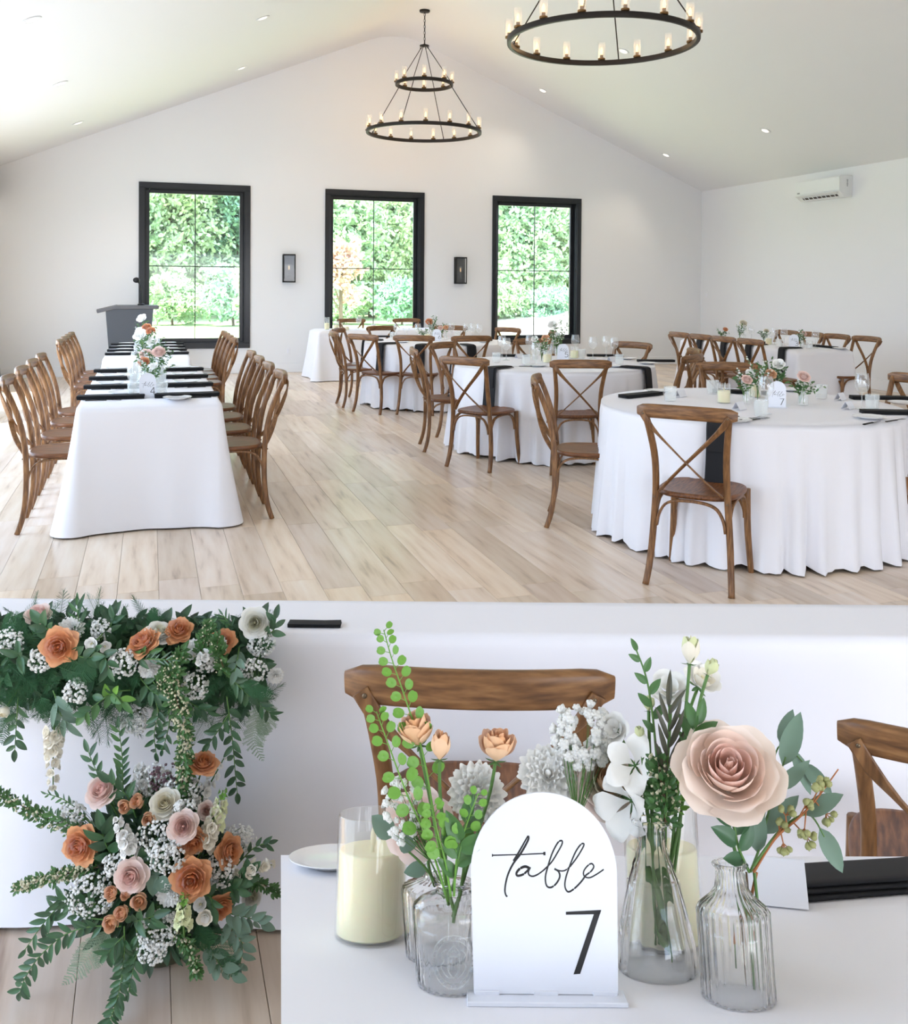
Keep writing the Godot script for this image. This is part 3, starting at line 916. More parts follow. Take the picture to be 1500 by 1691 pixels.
func build_shell() -> void:
	# floor: separate boards, the nearest as parts, the rest joined
	var fl := MB.new()
	fl.box(Vector3(12.6, 0.1, 19.6), Vector3(3.92, -0.062, -6.1), 0.002)
	var floor_ := struct("floor", fl.mesh(), M.subfloor)
	var all := []
	var pw := 0.187
	var row := 0
	var x := -2.2
	while x < 10.0:
		var z := -15.55 - fmod(row * 0.77 + 0.31 * (row % 3), 1.25)
		while z < 3.5:
			var a := maxf(z, -15.52)
			var b := minf(z + 1.25, 3.5)
			if b - a > 0.05: all.append([Vector3(x + pw / 2, 0, (a + b) / 2), b - a, Vector2(x - 1.2, (a + b) / 2 + 2.5).length() + (40.0 if (a + b) / 2 > -1.2 else 0.0), (row * 5 + int((z + 20) * 7)) % 7])
			z += 1.25
		x += pw
		row += 1
	all.sort_custom(func(p, q): return p[2] < q[2])
	var rest := []
	for i in 7: rest.append(MB.new())
	var meshes := {}
	for i in all.size():
		var e: Array = all[i]
		if i < 300:
			var key := snappedf(e[1], 0.001)
			if not meshes.has(key):
				var m := MB.new()
				m.box(Vector3(pw - 0.0012, 0.012, e[1] - 0.0012), Vector3(0, -0.006, 0), 0.0012)
				meshes[key] = m.mesh()
			part("floor_board", meshes[key], M.planks[e[3]], floor_, at(e[0].x, 0, e[0].z))
		else:
			(rest[e[3]] as MB).box(Vector3(pw - 0.0012, 0.012, e[1] - 0.0012), e[0] + Vector3(0, -0.006, 0), 0.0012)
	for i in 7: tag(part("floor_boards", (rest[i] as MB).mesh(), M.planks[i], floor_), "", "", "", "stuff")

	# gable walls with openings
	var gable := PackedVector2Array([Vector2(-2.34, -0.1), Vector2(10.17, -0.1), Vector2(10.17, roof_y(9.971) + 0.05)])
	for i in range(1, 24): gable.append(Vector2(lerpf(9.971, -2.14, i / 24.0), roof_y(lerpf(9.971, -2.14, i / 24.0)) + 0.05))
	gable.append(Vector2(-2.34, roof_y(-2.14) + 0.05))
	for w in [["wall_back", -15.514, [[-0.164, 0.41], [2.772, 0.41], [5.735, 0.41]]], ["wall_front", 3.7, []]]:
		var g := CSGPolygon3D.new()
		g.polygon = gable
		g.depth = 0.2
		g.name = w[0]
		g.material = M.white_paint
		add_child(g)
		g.position = Vector3(0, 0, w[1])      # extrudes towards -z
		tag(g, "", "", "", "structure")
		for o in w[2]:
			var b := CSGBox3D.new()
			b.name = "window_opening"
			b.operation = CSGShape3D.OPERATION_SUBTRACTION
			b.size = Vector3(1.715 - 0.17, 2.628 - 0.17, 1.0)
			g.add_child(b, true)
			b.position = Vector3(o[0] + 1.715 / 2, o[1] + 1.314, -0.1)
		if w[0] == "wall_front":
			var b := CSGBox3D.new()
			b.name = "door_opening"
			b.operation = CSGShape3D.OPERATION_SUBTRACTION
			b.size = Vector3(5.2, 2.5, 1.0)
			g.add_child(b, true)
			b.position = Vector3(2.6, 1.25, -0.1)
	var right := MB.new()
	right.box(Vector3(0.2, roof_y(9.971) + 0.1, 19.4), Vector3(10.071, roof_y(9.971) / 2 - 0.04, -6.0), 0.001)
	struct("wall_right", right.mesh(), M.white_paint)
	var left := MB.new()
	var hl := roof_y(-2.14) + 0.06
	var spans := [[-15.9, -13.4], [-11.4, -10.4], [-8.4, -7.4], [-5.4, -2.6], [-0.4, 3.7]]
	for s in spans: left.box(Vector3(0.2, hl, s[1] - s[0]), Vector3(-2.24, hl / 2 - 0.05, (s[0] + s[1]) / 2), 0.001)
	left.box(Vector3(0.2, hl - 2.75, 19.4), Vector3(-2.24, 2.75 + (hl - 2.75) / 2 - 0.05, -6.0), 0.001)
	left.box(Vector3(0.2, 0.2, 19.4), Vector3(-2.24, 0.0, -6.0), 0.001)
	struct("wall_left", left.mesh(), M.white_paint)
	# ceiling: one vaulted sheet with a rounded ridge
	var ce := MB.new()
	var n := 60
	ce.grid(n, 1, func(u, w):
		var xx := lerpf(10.17, -2.34, u)
		return Vector3(xx, roof_y(xx), lerpf(3.7, -15.72, w)))
	ce.grid(n, 1, func(u, w):
		var xx := lerpf(-2.34, 10.17, u)
		return Vector3(xx, roof_y(xx) + 0.22, lerpf(3.7, -15.72, w)))
	for zz in [3.7, -15.72]:
		for i in n:
			var a := lerpf(-2.34, 10.17, float(i) / n)
			var b := lerpf(-2.34, 10.17, float(i + 1) / n)
			ce.poly([Vector3(a, roof_y(a), zz), Vector3(b, roof_y(b), zz), Vector3(b, roof_y(b) + 0.22, zz), Vector3(a, roof_y(a) + 0.22, zz)], Vector3(a, roof_y(a), 0))
	struct("ceiling", ce.mesh(), M.white_paint)
	var bb := MB.new()
	bb.box(Vector3(12.1, 0.15, 0.016), Vector3(3.915, 0.075, -15.505), 0.004)
	struct("baseboard_back", bb.mesh(), M.trim)
	var br := MB.new()
	br.box(Vector3(0.016, 0.15, 19.0), Vector3(9.962, 0.075, -6.0), 0.004)
	struct("baseboard_right", br.mesh(), M.trim)
	for i in 3: window("window_%d" % (i + 1), Vector3([-0.164, 2.772, 5.735][i], 0.41, -15.514))

func window(called: String, c: Vector3) -> void:
	var w := 1.715
	var h := 2.628
	var cw := 0.085
	var m := MB.new()
	m.box(Vector3(w, cw, 0.03), Vector3(w / 2, h - cw / 2, 0.012), 0.003)
	m.box(Vector3(w, cw, 0.03), Vector3(w / 2, cw / 2, 0.012), 0.003)
	for s in [cw / 2, w - cw / 2]: m.box(Vector3(cw, h - 2 * cw, 0.03), Vector3(s, h / 2, 0.012), 0.003)
	var o := struct(called, m.mesh(), M.black, Transform3D(Basis(), c))
	var j := MB.new()
	for s in [cw + 0.006, w - cw - 0.006]: j.box(Vector3(0.012, h - 2 * cw, 0.13), Vector3(s, h / 2, -0.065), 0.001)
	for s in [cw + 0.006, h - cw - 0.006]: j.box(Vector3(w - 2 * cw, 0.012, 0.13), Vector3(w / 2, s, -0.065), 0.001)
	part("window_jamb", j.mesh(), M.black, o)
	var f := MB.new()
	var a := cw + 0.012
	var sw := 0.062
	for s in [a + sw / 2, w - a - sw / 2]: f.box(Vector3(sw, h - 2 * a, 0.05), Vector3(s, h / 2, -0.13), 0.004)
	for s in [a + sw / 2, h - a - sw / 2]: f.box(Vector3(w - 2 * a - 2 * sw, sw, 0.05), Vector3(w / 2, s, -0.13), 0.004)
	part("window_frame", f.mesh(), M.black, o)
	for k in 2:
		var b := MB.new()
		if k: b.box(Vector3(0.014, h - 2 * a - 2 * sw, 0.02), Vector3(w / 2, h / 2, -0.125), 0.003)
		else: b.box(Vector3(w - 2 * a - 2 * sw, 0.014, 0.02), Vector3(w / 2, h / 2, -0.125), 0.003)
		part("glazing_bar", b.mesh(), M.black, o)
	var pw := (w - 2 * a - 2 * sw) / 2
	var ph := (h - 2 * a - 2 * sw) / 2
	for ix in 2:
		for iy in 2:
			var g := MB.new()
			g.poly([Vector3(0, 0, 0), Vector3(pw, 0, 0), Vector3(pw, ph, 0), Vector3(0, ph, 0)], Vector3(0, 0, -1))
			part("pane", g.mesh(), M.pane, o, Transform3D(Basis(), Vector3(a + sw + ix * pw, a + sw + iy * ph, -0.128)))

func chandelier(z: float, ring_y: float, whole: bool, label: String) -> void:
	var t := thing("ring_chandelier", label, "chandelier", at(4.005, ring_y, z))
	var rings := [[0.0, 0.868, 15], [0.735, 0.425, 8]]
	for r in rings:
		var m := MB.new()
		m.sweep(range(73).map(func(i): return Vector3(r[1] * cos(TAU * i / 72), r[0], r[1] * sin(TAU * i / 72))), func(_t, a):
			return Vector2(signf(cos(a)) * pow(absf(cos(a)), 0.3) * 0.026, signf(sin(a)) * pow(absf(sin(a)), 0.3) * 0.02), 12, Vector3.UP, false)
		part("ring", m.mesh(), M.bronze, t)
		for i in r[2]:
			var a: float = TAU * (i + 0.35) / r[2]
			var p := Vector3(r[1] * cos(a), r[0] + 0.026, r[1] * sin(a))
			if not protos.has("cup"):
				var c := MB.new()
				c.lathe([Vector2(0, 0), Vector2(0.036, 0), Vector2(0.037, 0.016), Vector2(0.036, 0.02), Vector2(0.017, 0.021), Vector2(0.017, 0.052), Vector2(0.014, 0.054), Vector2(0, 0.054)], 16)
				var b := MB.new()
				b.lathe([Vector2(0, 0.055), Vector2(0.008, 0.056), Vector2(0.0125, 0.072), Vector2(0.0145, 0.09), Vector2(0.011, 0.112), Vector2(0.005, 0.128), Vector2(0.0, 0.134)], 12)
				var g := MB.new()
				g.lathe([Vector2(0.034, 0.018), Vector2(0.036, 0.02), Vector2(0.036, 0.179), Vector2(0.0345, 0.18), Vector2(0.034, 0.179), Vector2(0.034, 0.018)], 20)
				protos["cup"] = [c.mesh(), b.mesh(), g.mesh()]
			var x := Transform3D(Basis(), p)
			var holder := part("candle_cup", protos["cup"][0], M.brass, t, x)
			part("bulb", protos["cup"][1], M.bulb, holder)
			part("glass_shade", protos["cup"][2], M.clear, holder)
			var l := OmniLight3D.new()
			l.name = "bulb_light"
			l.light_color = Color(1.0, 0.78, 0.5)
			l.light_energy = 0.035
			l.light_size = 0.012
			l.omni_range = 25.0
			l.omni_attenuation = 2.0
			l.shadow_enabled = true
			holder.add_child(l, true)
			l.position = Vector3(0, 0.09, 0)
	for i in 4:
		var a := TAU * (i + 0.42) / 4
		var d := Vector3(cos(a), 0, sin(a))
		var m := MB.new()
		m.tube([d * 0.868 + Vector3(0, 0.03, 0), d * 0.425 + Vector3(0, 0.71, 0)], 0.0065)
		m.sweep(range(13).map(func(k): return d * (0.86) + Vector3(0, 0.045, 0) + Vector3.UP * 0.02 * sin(TAU * k / 12) + d * 0.012 * cos(TAU * k / 12)), func(_t, q): return Vector2(cos(q), sin(q)) * 0.004, 6, Vector3.ZERO, false)
		m.tube([d * 0.425 + Vector3(0, 0.76, 0), d * 0.045 + Vector3(0, 1.31, 0)], 0.006)
		m.sweep(range(13).map(func(k): return d * 0.06 + Vector3(0, 1.3, 0) + Vector3.UP * 0.022 * sin(TAU * k / 12) + d * 0.012 * cos(TAU * k / 12)), func(_t, q): return Vector2(cos(q), sin(q)) * 0.004, 6, Vector3.ZERO, false)
		part("rod", m.mesh(), M.bronze, t)
	var hub := MB.new()
	hub.lathe([Vector2(0, 1.315), Vector2(0.07, 1.318), Vector2(0.075, 1.325), Vector2(0.07, 1.332), Vector2(0.02, 1.34), Vector2(0.012, 1.36), Vector2(0, 1.36)], 24)
	part("hub", hub.mesh(), M.bronze, t)
	var top := roof_y(4.005) - ring_y
	var links := int((top - 1.36) / 0.045)
	var ch := MB.new()
	for i in links:
		var y := 1.36 + (i + 0.5) * (top - 1.36) / links
		var ax := Vector3(1, 0, 0) if i % 2 else Vector3(0, 0, 1)
		ch.sweep(range(11).map(func(k): return Vector3(0, y, 0) + Vector3.UP * 0.029 * sin(TAU * k / 10) + ax * 0.012 * cos(TAU * k / 10)), func(_t, q): return Vector2(cos(q), sin(q)) * 0.0038, 6, Vector3.ZERO, false)
	ch.tube([Vector3(0.006, 1.36, 0.004), Vector3(0.006, top, 0.004)], 0.003, -1.0, 5)
	part("chain", ch.mesh(), M.bronze, t)
	var can := MB.new()
	can.lathe([Vector2(0, top - 0.035), Vector2(0.075, top - 0.033), Vector2(0.08, top - 0.025), Vector2(0.08, top + 0.02), Vector2(0, top + 0.02)], 28)
	part("canopy", can.mesh(), M.bronze, t)

func fittings() -> void:
	chandelier(-13.9, 3.80, true, "two-tier ring chandelier hanging whole before the back wall above the middle window")
	chandelier(-7.92, 3.74, false, "nearer ring chandelier at the top of the picture, only its large lower ring in view")
	var spots := [[-0.96, -8.75, "topmost downlight on the left ceiling slope, close to the corner of the view"], [1.28, -11.43, "downlight high on the left ceiling slope, nearest the ridge and the camera"], [-0.96, -11.44, "middle downlight of the lower row on the left ceiling slope"], [1.28, -14.18, "downlight on the left slope beside the gable, in the row nearer the ridge"], [-0.96, -14.18, "lowest downlight on the left ceiling slope, closest to the gable wall"],
		[6.37, -14.8, "downlight on the right slope between the two chandeliers, beside the gable"], [8.72, -11.9, "downlight on the right ceiling slope above the air conditioner"], [8.72, -14.72, "lowest downlight on the right slope, close to the far corner"], [6.37, -11.94, "downlight on the right slope seen through the nearer chandelier ring"]]
	for s in spots:
		var sg := 1.0 if s[0] > 4.0 else -1.0
		var nrm := Vector3(0.4205 * -sg, -1, 0).normalized()
		var t := thing("recessed_downlight", s[2], "ceiling light", aim(Vector3(s[0], roof_y(s[0]), s[1]), nrm), "recessed downlights")
		var m := MB.new()
		m.lathe([Vector2(0.05, -0.002), Vector2(0.085, 0.0), Vector2(0.084, 0.006), Vector2(0.058, 0.008), Vector2(0.05, 0.001)], 24)
		part("trim_ring", m.mesh(), M.trim, t)
		var b := MB.new()
		b.lathe([Vector2(0.056, 0.003), Vector2(0.04, 0.006), Vector2(0, 0.007)], 20)
		part("lamp_lens", b.mesh(), M.downlight, t)
		var l := SpotLight3D.new()
		l.name = "downlight_beam"
		l.light_color = Color(1, 0.93, 0.84)
		l.light_energy = 1.2
		l.light_size = 0.05
		l.spot_angle = 55
		l.spot_range = 12
		l.spot_attenuation = 2.0
		l.shadow_enabled = true
		t.add_child(l, true)
		l.position = Vector3(0, 0.02, 0)
		l.basis = Basis(Vector3.RIGHT, PI / 2)
	# wall lanterns
	for s in [[2.17, "black box wall lantern between the left and middle windows"], [5.13, "black box wall lantern between the middle and right windows"]]:
		var t := thing("wall_lantern", s[1], "wall light", at(s[0], 1.71, -15.51), "box wall lanterns")
		var bp := MB.new()
		bp.box(Vector3(0.19, 0.46, 0.012), Vector3(0, 0, 0.006), 0.002)
		part("back_plate", bp.mesh(), M.matte_black, t)
		var f := MB.new()
		for a in [-1, 1]:
			for z in [0.012, 0.118]: f.box(Vector3(0.016, 0.46, 0.014), Vector3(a * 0.092, 0, z), 0.002)
			for z in [0.012, 0.118]: f.box(Vector3(0.2, 0.024, 0.014), Vector3(0, a * 0.22, z), 0.002)
			for b in [-1, 1]: f.box(Vector3(0.014, 0.02, 0.11), Vector3(a * 0.092, b * 0.222, 0.065), 0.002)
		f.box(Vector3(0.19, 0.012, 0.11), Vector3(0, 0.226, 0.065), 0.002)
		f.box(Vector3(0.19, 0.012, 0.11), Vector3(0, -0.226, 0.065), 0.002)
		part("frame", f.mesh(), M.matte_black, t)
		var g := MB.new()
		g.poly([Vector3(-0.09, -0.21, 0.118), Vector3(0.09, -0.21, 0.118), Vector3(0.09, 0.21, 0.118), Vector3(-0.09, 0.21, 0.118)], Vector3.ZERO)
		part("pane", g.mesh(), M.clear, t)
		var hld := MB.new()
		hld.lathe([Vector2(0, -0.2), Vector2(0.026, -0.2), Vector2(0.026, -0.16), Vector2(0.014, -0.155), Vector2(0.014, -0.09), Vector2(0, -0.088)], 14, null, Vector3(0, 0.06, 0.065))
		part("bulb_holder", hld.mesh(), M.matte_black, t)
		var bu := MB.new()
		bu.lathe([Vector2(0, -0.03), Vector2(0.013, -0.028), Vector2(0.02, 0.0), Vector2(0.028, 0.035), Vector2(0.02, 0.062), Vector2(0, 0.072)], 14, null, Vector3(0, 0.0, 0.065))
		part("bulb", bu.mesh(), M.clear, t)
		var fil := MB.new()
		fil.tube(curve([Vector3(-0.006, -0.02, 0.065), Vector3(-0.004, 0.03, 0.065), Vector3(0, 0.04, 0.065), Vector3(0.004, 0.03, 0.065), Vector3(0.006, -0.02, 0.065)], 3), 0.0028)
		part("filament", fil.mesh(), M.filament, t)
	# split air conditioner
	var ac := thing("air_conditioner", "white wall-mounted air conditioner under the right eave", "air conditioner", at(9.97, 2.82, -12.0))
	var bm := MB.new()
	var sec := [Vector2(0, 0), Vector2(-0.13, 0.0), Vector2(-0.225, 0.075), Vector2(-0.235, 0.1), Vector2(-0.235, 0.29), Vector2(-0.22, 0.31), Vector2(0, 0.315)]
	for i in sec.size():
		var p: Vector2 = sec[i]
		var q: Vector2 = sec[(i + 1) % sec.size()]
		bm.poly([Vector3(p.x, p.y, -0.5), Vector3(q.x, q.y, -0.5), Vector3(q.x, q.y, 0.5), Vector3(p.x, p.y, 0.5)], Vector3(-0.11, 0.15, 0))
	for z in [-0.5, 0.5]: bm.poly(sec.map(func(p): return Vector3(p.x, p.y, z)), Vector3(-0.11, 0.15, 0))
	part("casing", bm.mesh(), M.ac, ac)
	var sl := MB.new()
	sl.box(Vector3(0.085, 0.006, 0.78), Vector3(-0.173, 0.033, 0.0), 0.001, Basis(Vector3.BACK, -0.67))
	part("outlet", sl.mesh(), M.vent, ac)
	for k in 3:
		var lv := MB.new()
		if k == 0: lv.box(Vector3(0.09, 0.008, 0.88), Vector3(-0.25, 0.062, 0.0), 0.002, Basis(Vector3.BACK, -0.15))
		else: lv.box(Vector3(0.012, 0.012, 0.78), Vector3(-0.15 - 0.045 * (k - 1), 0.011 + 0.036 * (k - 1), 0.0), 0.002)
		part("louver", lv.mesh(), M.ac, ac)
	var fin := MB.new()
	for k in 8: fin.box(Vector3(0.075, 0.014, 0.007), Vector3(-0.176, 0.028, -0.34 + k * 0.097), 0.001, Basis(Vector3.BACK, -0.67))
	part("fins", fin.mesh(), M.ac, ac)
	var lb := MB.new()
	for k in 6: lb.box(Vector3(0.02 + 0.004 * (k % 3), 0.012, 0.002), Vector3(-0.09, 0.16 + k * 0.018, 0.5), 0.0005)
	part("printed_label", lb.mesh(), M.grey_print, ac)
	var lg := MB.new()
	lg.box(Vector3(0.002, 0.022, 0.06), Vector3(-0.236, 0.12, -0.42), 0.0005)
	part("badge", lg.mesh(), M.grey_print, ac)
	# switch and sockets
	for s in [[Vector3(9.968, 1.3, -15.3), -PI / 2, "wall_switch", "white wall switch near the far right corner", "switch"], [Vector3(2.165, 0.35, -15.512), 0.0, "wall_outlet", "white wall socket under the left lantern", "socket"]]:
		var t := thing(s[2], s[3], s[4], Transform3D(Basis(Vector3.UP, s[1]), s[0]))
		var m := MB.new()
		m.box(Vector3(0.072, 0.116, 0.008), Vector3(0, 0, 0.004), 0.002)
		part("cover_plate", m.mesh(), M.trim, t)
		var k := MB.new()
		k.box(Vector3(0.032, 0.066, 0.006), Vector3(0, 0, 0.009), 0.002)
		part("rocker", k.mesh(), M.card, t)
	# lectern with its microphone
	var po := thing("lectern", "grey wooden lectern standing before the left window", "lectern", at(-0.29, 0, -14.75, 0.05))
	var bd := MB.new()
	bd.poly([Vector3(-0.25, 0, -0.22), Vector3(0.25, 0, -0.22), Vector3(0.33, 1.07, -0.26), Vector3(-0.33, 1.07, -0.26)], Vector3(0, 0.5, 0))
	bd.poly([Vector3(-0.25, 0, 0.22), Vector3(0.25, 0, 0.22), Vector3(0.33, 1.07, 0.26), Vector3(-0.33, 1.07, 0.26)], Vector3(0, 0.5, 0))
	for s in [-1, 1]: bd.poly([Vector3(s * 0.25, 0, -0.22), Vector3(s * 0.25, 0, 0.22), Vector3(s * 0.33, 1.07, 0.26), Vector3(s * 0.33, 1.07, -0.26)], Vector3(0, 0.5, 0))
	bd.poly([Vector3(-0.33, 1.07, -0.26), Vector3(0.33, 1.07, -0.26), Vector3(0.33, 1.07, 0.26), Vector3(-0.33, 1.07, 0.26)], Vector3(0, 0.5, 0))
	part("body", bd.mesh(), M.podium, po)
	var bt := MB.new()
	bt.box(Vector3(0.6, 0.05, 0.56), Vector3(0.11, 1.095, 0), 0.006)
	bt.box(Vector3(0.3, 0.045, 0.56), Vector3(-0.305, 1.068, 0), 0.006, Basis(Vector3.BACK, 0.24))
	part("desk_top", bt.mesh(), M.podium_top, po)
	var mic := thing("gooseneck_microphone", "black gooseneck microphone on the lectern", "microphone", at(-0.29 + 0.17, 1.12, -14.75, 0.0, 1.5))
	var nk := MB.new()
	nk.lathe([Vector2(0, 0), Vector2(0.035, 0), Vector2(0.035, 0.012), Vector2(0.012, 0.02), Vector2(0, 0.02)], 16)
	nk.tube(curve([Vector3(0, 0.01, 0), Vector3(0, 0.12, 0), Vector3(-0.01, 0.2, 0), Vector3(-0.03, 0.235, 0)], 4), 0.009)
	part("neck", nk.mesh(), M.matte_black, mic)
	var hd := MB.new()
	hd.ball(Vector3(-0.045, 0.25, 0), Vector3(0.034, 0.028, 0.026))
	part("foam_head", hd.mesh(), M.matte_black, mic)

func outdoors() -> void:
	var g := MB.new()
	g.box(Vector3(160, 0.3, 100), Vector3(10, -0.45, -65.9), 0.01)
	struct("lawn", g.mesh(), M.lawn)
	var gl := MB.new()
	gl.box(Vector3(40, 0.3, 60), Vector3(-22.4, -0.45, 10), 0.01)
	struct("side_patio", gl.mesh(), M.patio)
	var pf := MB.new()
	pf.box(Vector3(40, 0.3, 40), Vector3(17.7, -0.45, 24.0), 0.01)
	struct("front_patio", pf.mesh(), M.patio)
	var gr := MB.new()
	gr.grid(24, 10, func(u, w):
		var xx := lerpf(12.5, 40.0, u)
		var zz := lerpf(-22.0, -44.0, w)
		return Vector3(xx, -0.29 + 1.05 * w * smoothstep(0.0, 0.35, u), zz))
	struct("gravel_bank", gr.mesh(), M.gravel)
	var clump := MB.new()
	for k in 7:
		var d := Vector3(rf(-1, 1), rf(-1, 1), rf(-1, 1)).normalized()
		clump.add(leaf_src(), leaf_xf(d * rf(0.0, 0.5), Vector3(rf(-1, 1), rf(-0.6, 0.8), rf(-1, 1)), Vector3(rf(-1, 1), 1, rf(-1, 1)), rf(0.6, 1.0)))
	var cm := clump.mesh()
	var kinds := ["rounded leafy tree", "tall pale leafy tree", "dense blue-green tree"]
	var nth := ["leftmost", "second", "third", "fourth", "fifth", "sixth", "seventh", "eighth", "ninth", "tenth", "eleventh", "rightmost"]
	for i in 10:
		var p := Vector3(-2.5 + i * 3.4, -0.3, -46.0 - (i % 3) * 2.2)
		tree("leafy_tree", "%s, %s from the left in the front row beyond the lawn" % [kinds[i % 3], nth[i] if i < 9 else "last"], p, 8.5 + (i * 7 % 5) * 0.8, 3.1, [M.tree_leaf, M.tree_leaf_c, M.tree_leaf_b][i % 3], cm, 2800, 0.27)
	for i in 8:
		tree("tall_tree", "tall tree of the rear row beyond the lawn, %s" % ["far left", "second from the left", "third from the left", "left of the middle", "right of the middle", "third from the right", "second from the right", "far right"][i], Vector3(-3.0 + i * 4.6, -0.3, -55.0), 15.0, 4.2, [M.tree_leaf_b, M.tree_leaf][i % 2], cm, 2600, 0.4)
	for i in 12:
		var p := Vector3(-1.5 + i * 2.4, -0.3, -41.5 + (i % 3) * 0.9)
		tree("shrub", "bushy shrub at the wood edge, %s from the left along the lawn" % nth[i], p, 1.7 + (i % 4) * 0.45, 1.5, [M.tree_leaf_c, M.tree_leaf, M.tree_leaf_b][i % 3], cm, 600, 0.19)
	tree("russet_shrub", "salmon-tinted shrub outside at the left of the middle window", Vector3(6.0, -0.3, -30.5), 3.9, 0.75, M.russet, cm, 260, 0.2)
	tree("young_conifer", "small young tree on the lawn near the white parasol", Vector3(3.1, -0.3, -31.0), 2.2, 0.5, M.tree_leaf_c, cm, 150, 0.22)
	var u := thing("garden_parasol", "white garden parasol on the lawn outside the left window", "parasol", Vector3_at(4.15, -0.3, -34.0))
	var ca := MB.new()
	ca.lathe([Vector2(1.35, 1.78), Vector2(1.36, 1.84), Vector2(0.7, 2.14), Vector2(0.05, 2.36), Vector2(0, 2.36)], 8)
	part("canopy", ca.mesh(), M.card, u)
	var pl := MB.new()
	pl.tube([Vector3(0, 0, 0), Vector3(0, 2.34, 0)], 0.04)
	part("pole", pl.mesh(), M.trim, u)
	var bx := MB.new()
	bx.box(Vector3(0.5, 1.0, 0.5), Vector3(0, 0.5, 0), 0.03)
	bx.box(Vector3(0.62, 0.06, 0.62), Vector3(0, 1.03, 0), 0.02)
	solo("dark_planter", bx.mesh(), M.black, "dark box standing under the white parasol on the lawn", "planter", at(4.3, -0.3, -33.2))

func Vector3_at(x: float, y: float, z: float) -> Transform3D:
	return at(x, y, z)

func leaf_src() -> MB:
	var m := MB.new()
	m.grid(2, 3, func(uu, w): return Vector3((uu * 2 - 1) * 0.3 * sin(PI * clampf(w, 0.03, 0.97)), w, -0.25 * w * w + 0.1 * absf(uu * 2 - 1)))
	return m

func tree(called: String, label: String, p: Vector3, hgt: float, wid: float, m: Material, cm: Mesh, n: int, ls: float) -> void:
	var t := thing(called, label, "shrub" if hgt < 4 else "tree", at(p.x, p.y, p.z))
	var tr := MB.new()
	tr.tube(curve([Vector3(0, 0, 0), Vector3(rf(-0.1, 0.1), hgt * 0.4, 0), Vector3(rf(-0.2, 0.2), hgt * 0.85, 0)], 4), hgt * 0.016 + 0.02, 0.03, 7)
	for k in 5:
		var a := rf(0, 6.28)
		var y := hgt * rf(0.2, 0.6)
		tr.tube([Vector3(0, y, 0), Vector3(cos(a) * wid * 0.6, y + hgt * 0.2, sin(a) * wid * 0.6)], hgt * 0.006 + 0.01, 0.01, 5)
	part("trunk", tr.mesh(), M.bark, t)
	var xs := []
	var lobes := []
	for k in 9: lobes.append(Vector3(rf(-0.6, 0.6) * wid, hgt * rf(0.18, 0.85), rf(-0.3, 0.6) * wid))
	for i in n:
		var c: Vector3 = lobes[i % 9]
		var d := Vector3(rf(-1, 1), rf(-1, 1), rf(-1, 1)).normalized()
		var q: Vector3 = c + d * wid * 0.55 * pow(rf(0, 1), 0.33) * Vector3(1, minf(1.3, hgt / wid * 0.4), 1)
		q.y = clampf(q.y, 0.05, hgt)
		xs.append(Transform3D(Basis.from_euler(Vector3(rf(0, 6), rf(0, 6), rf(0, 6))).scaled(Vector3.ONE * ls * rf(0.7, 1.4)), q))
	scatter("foliage", cm, m, t, xs)
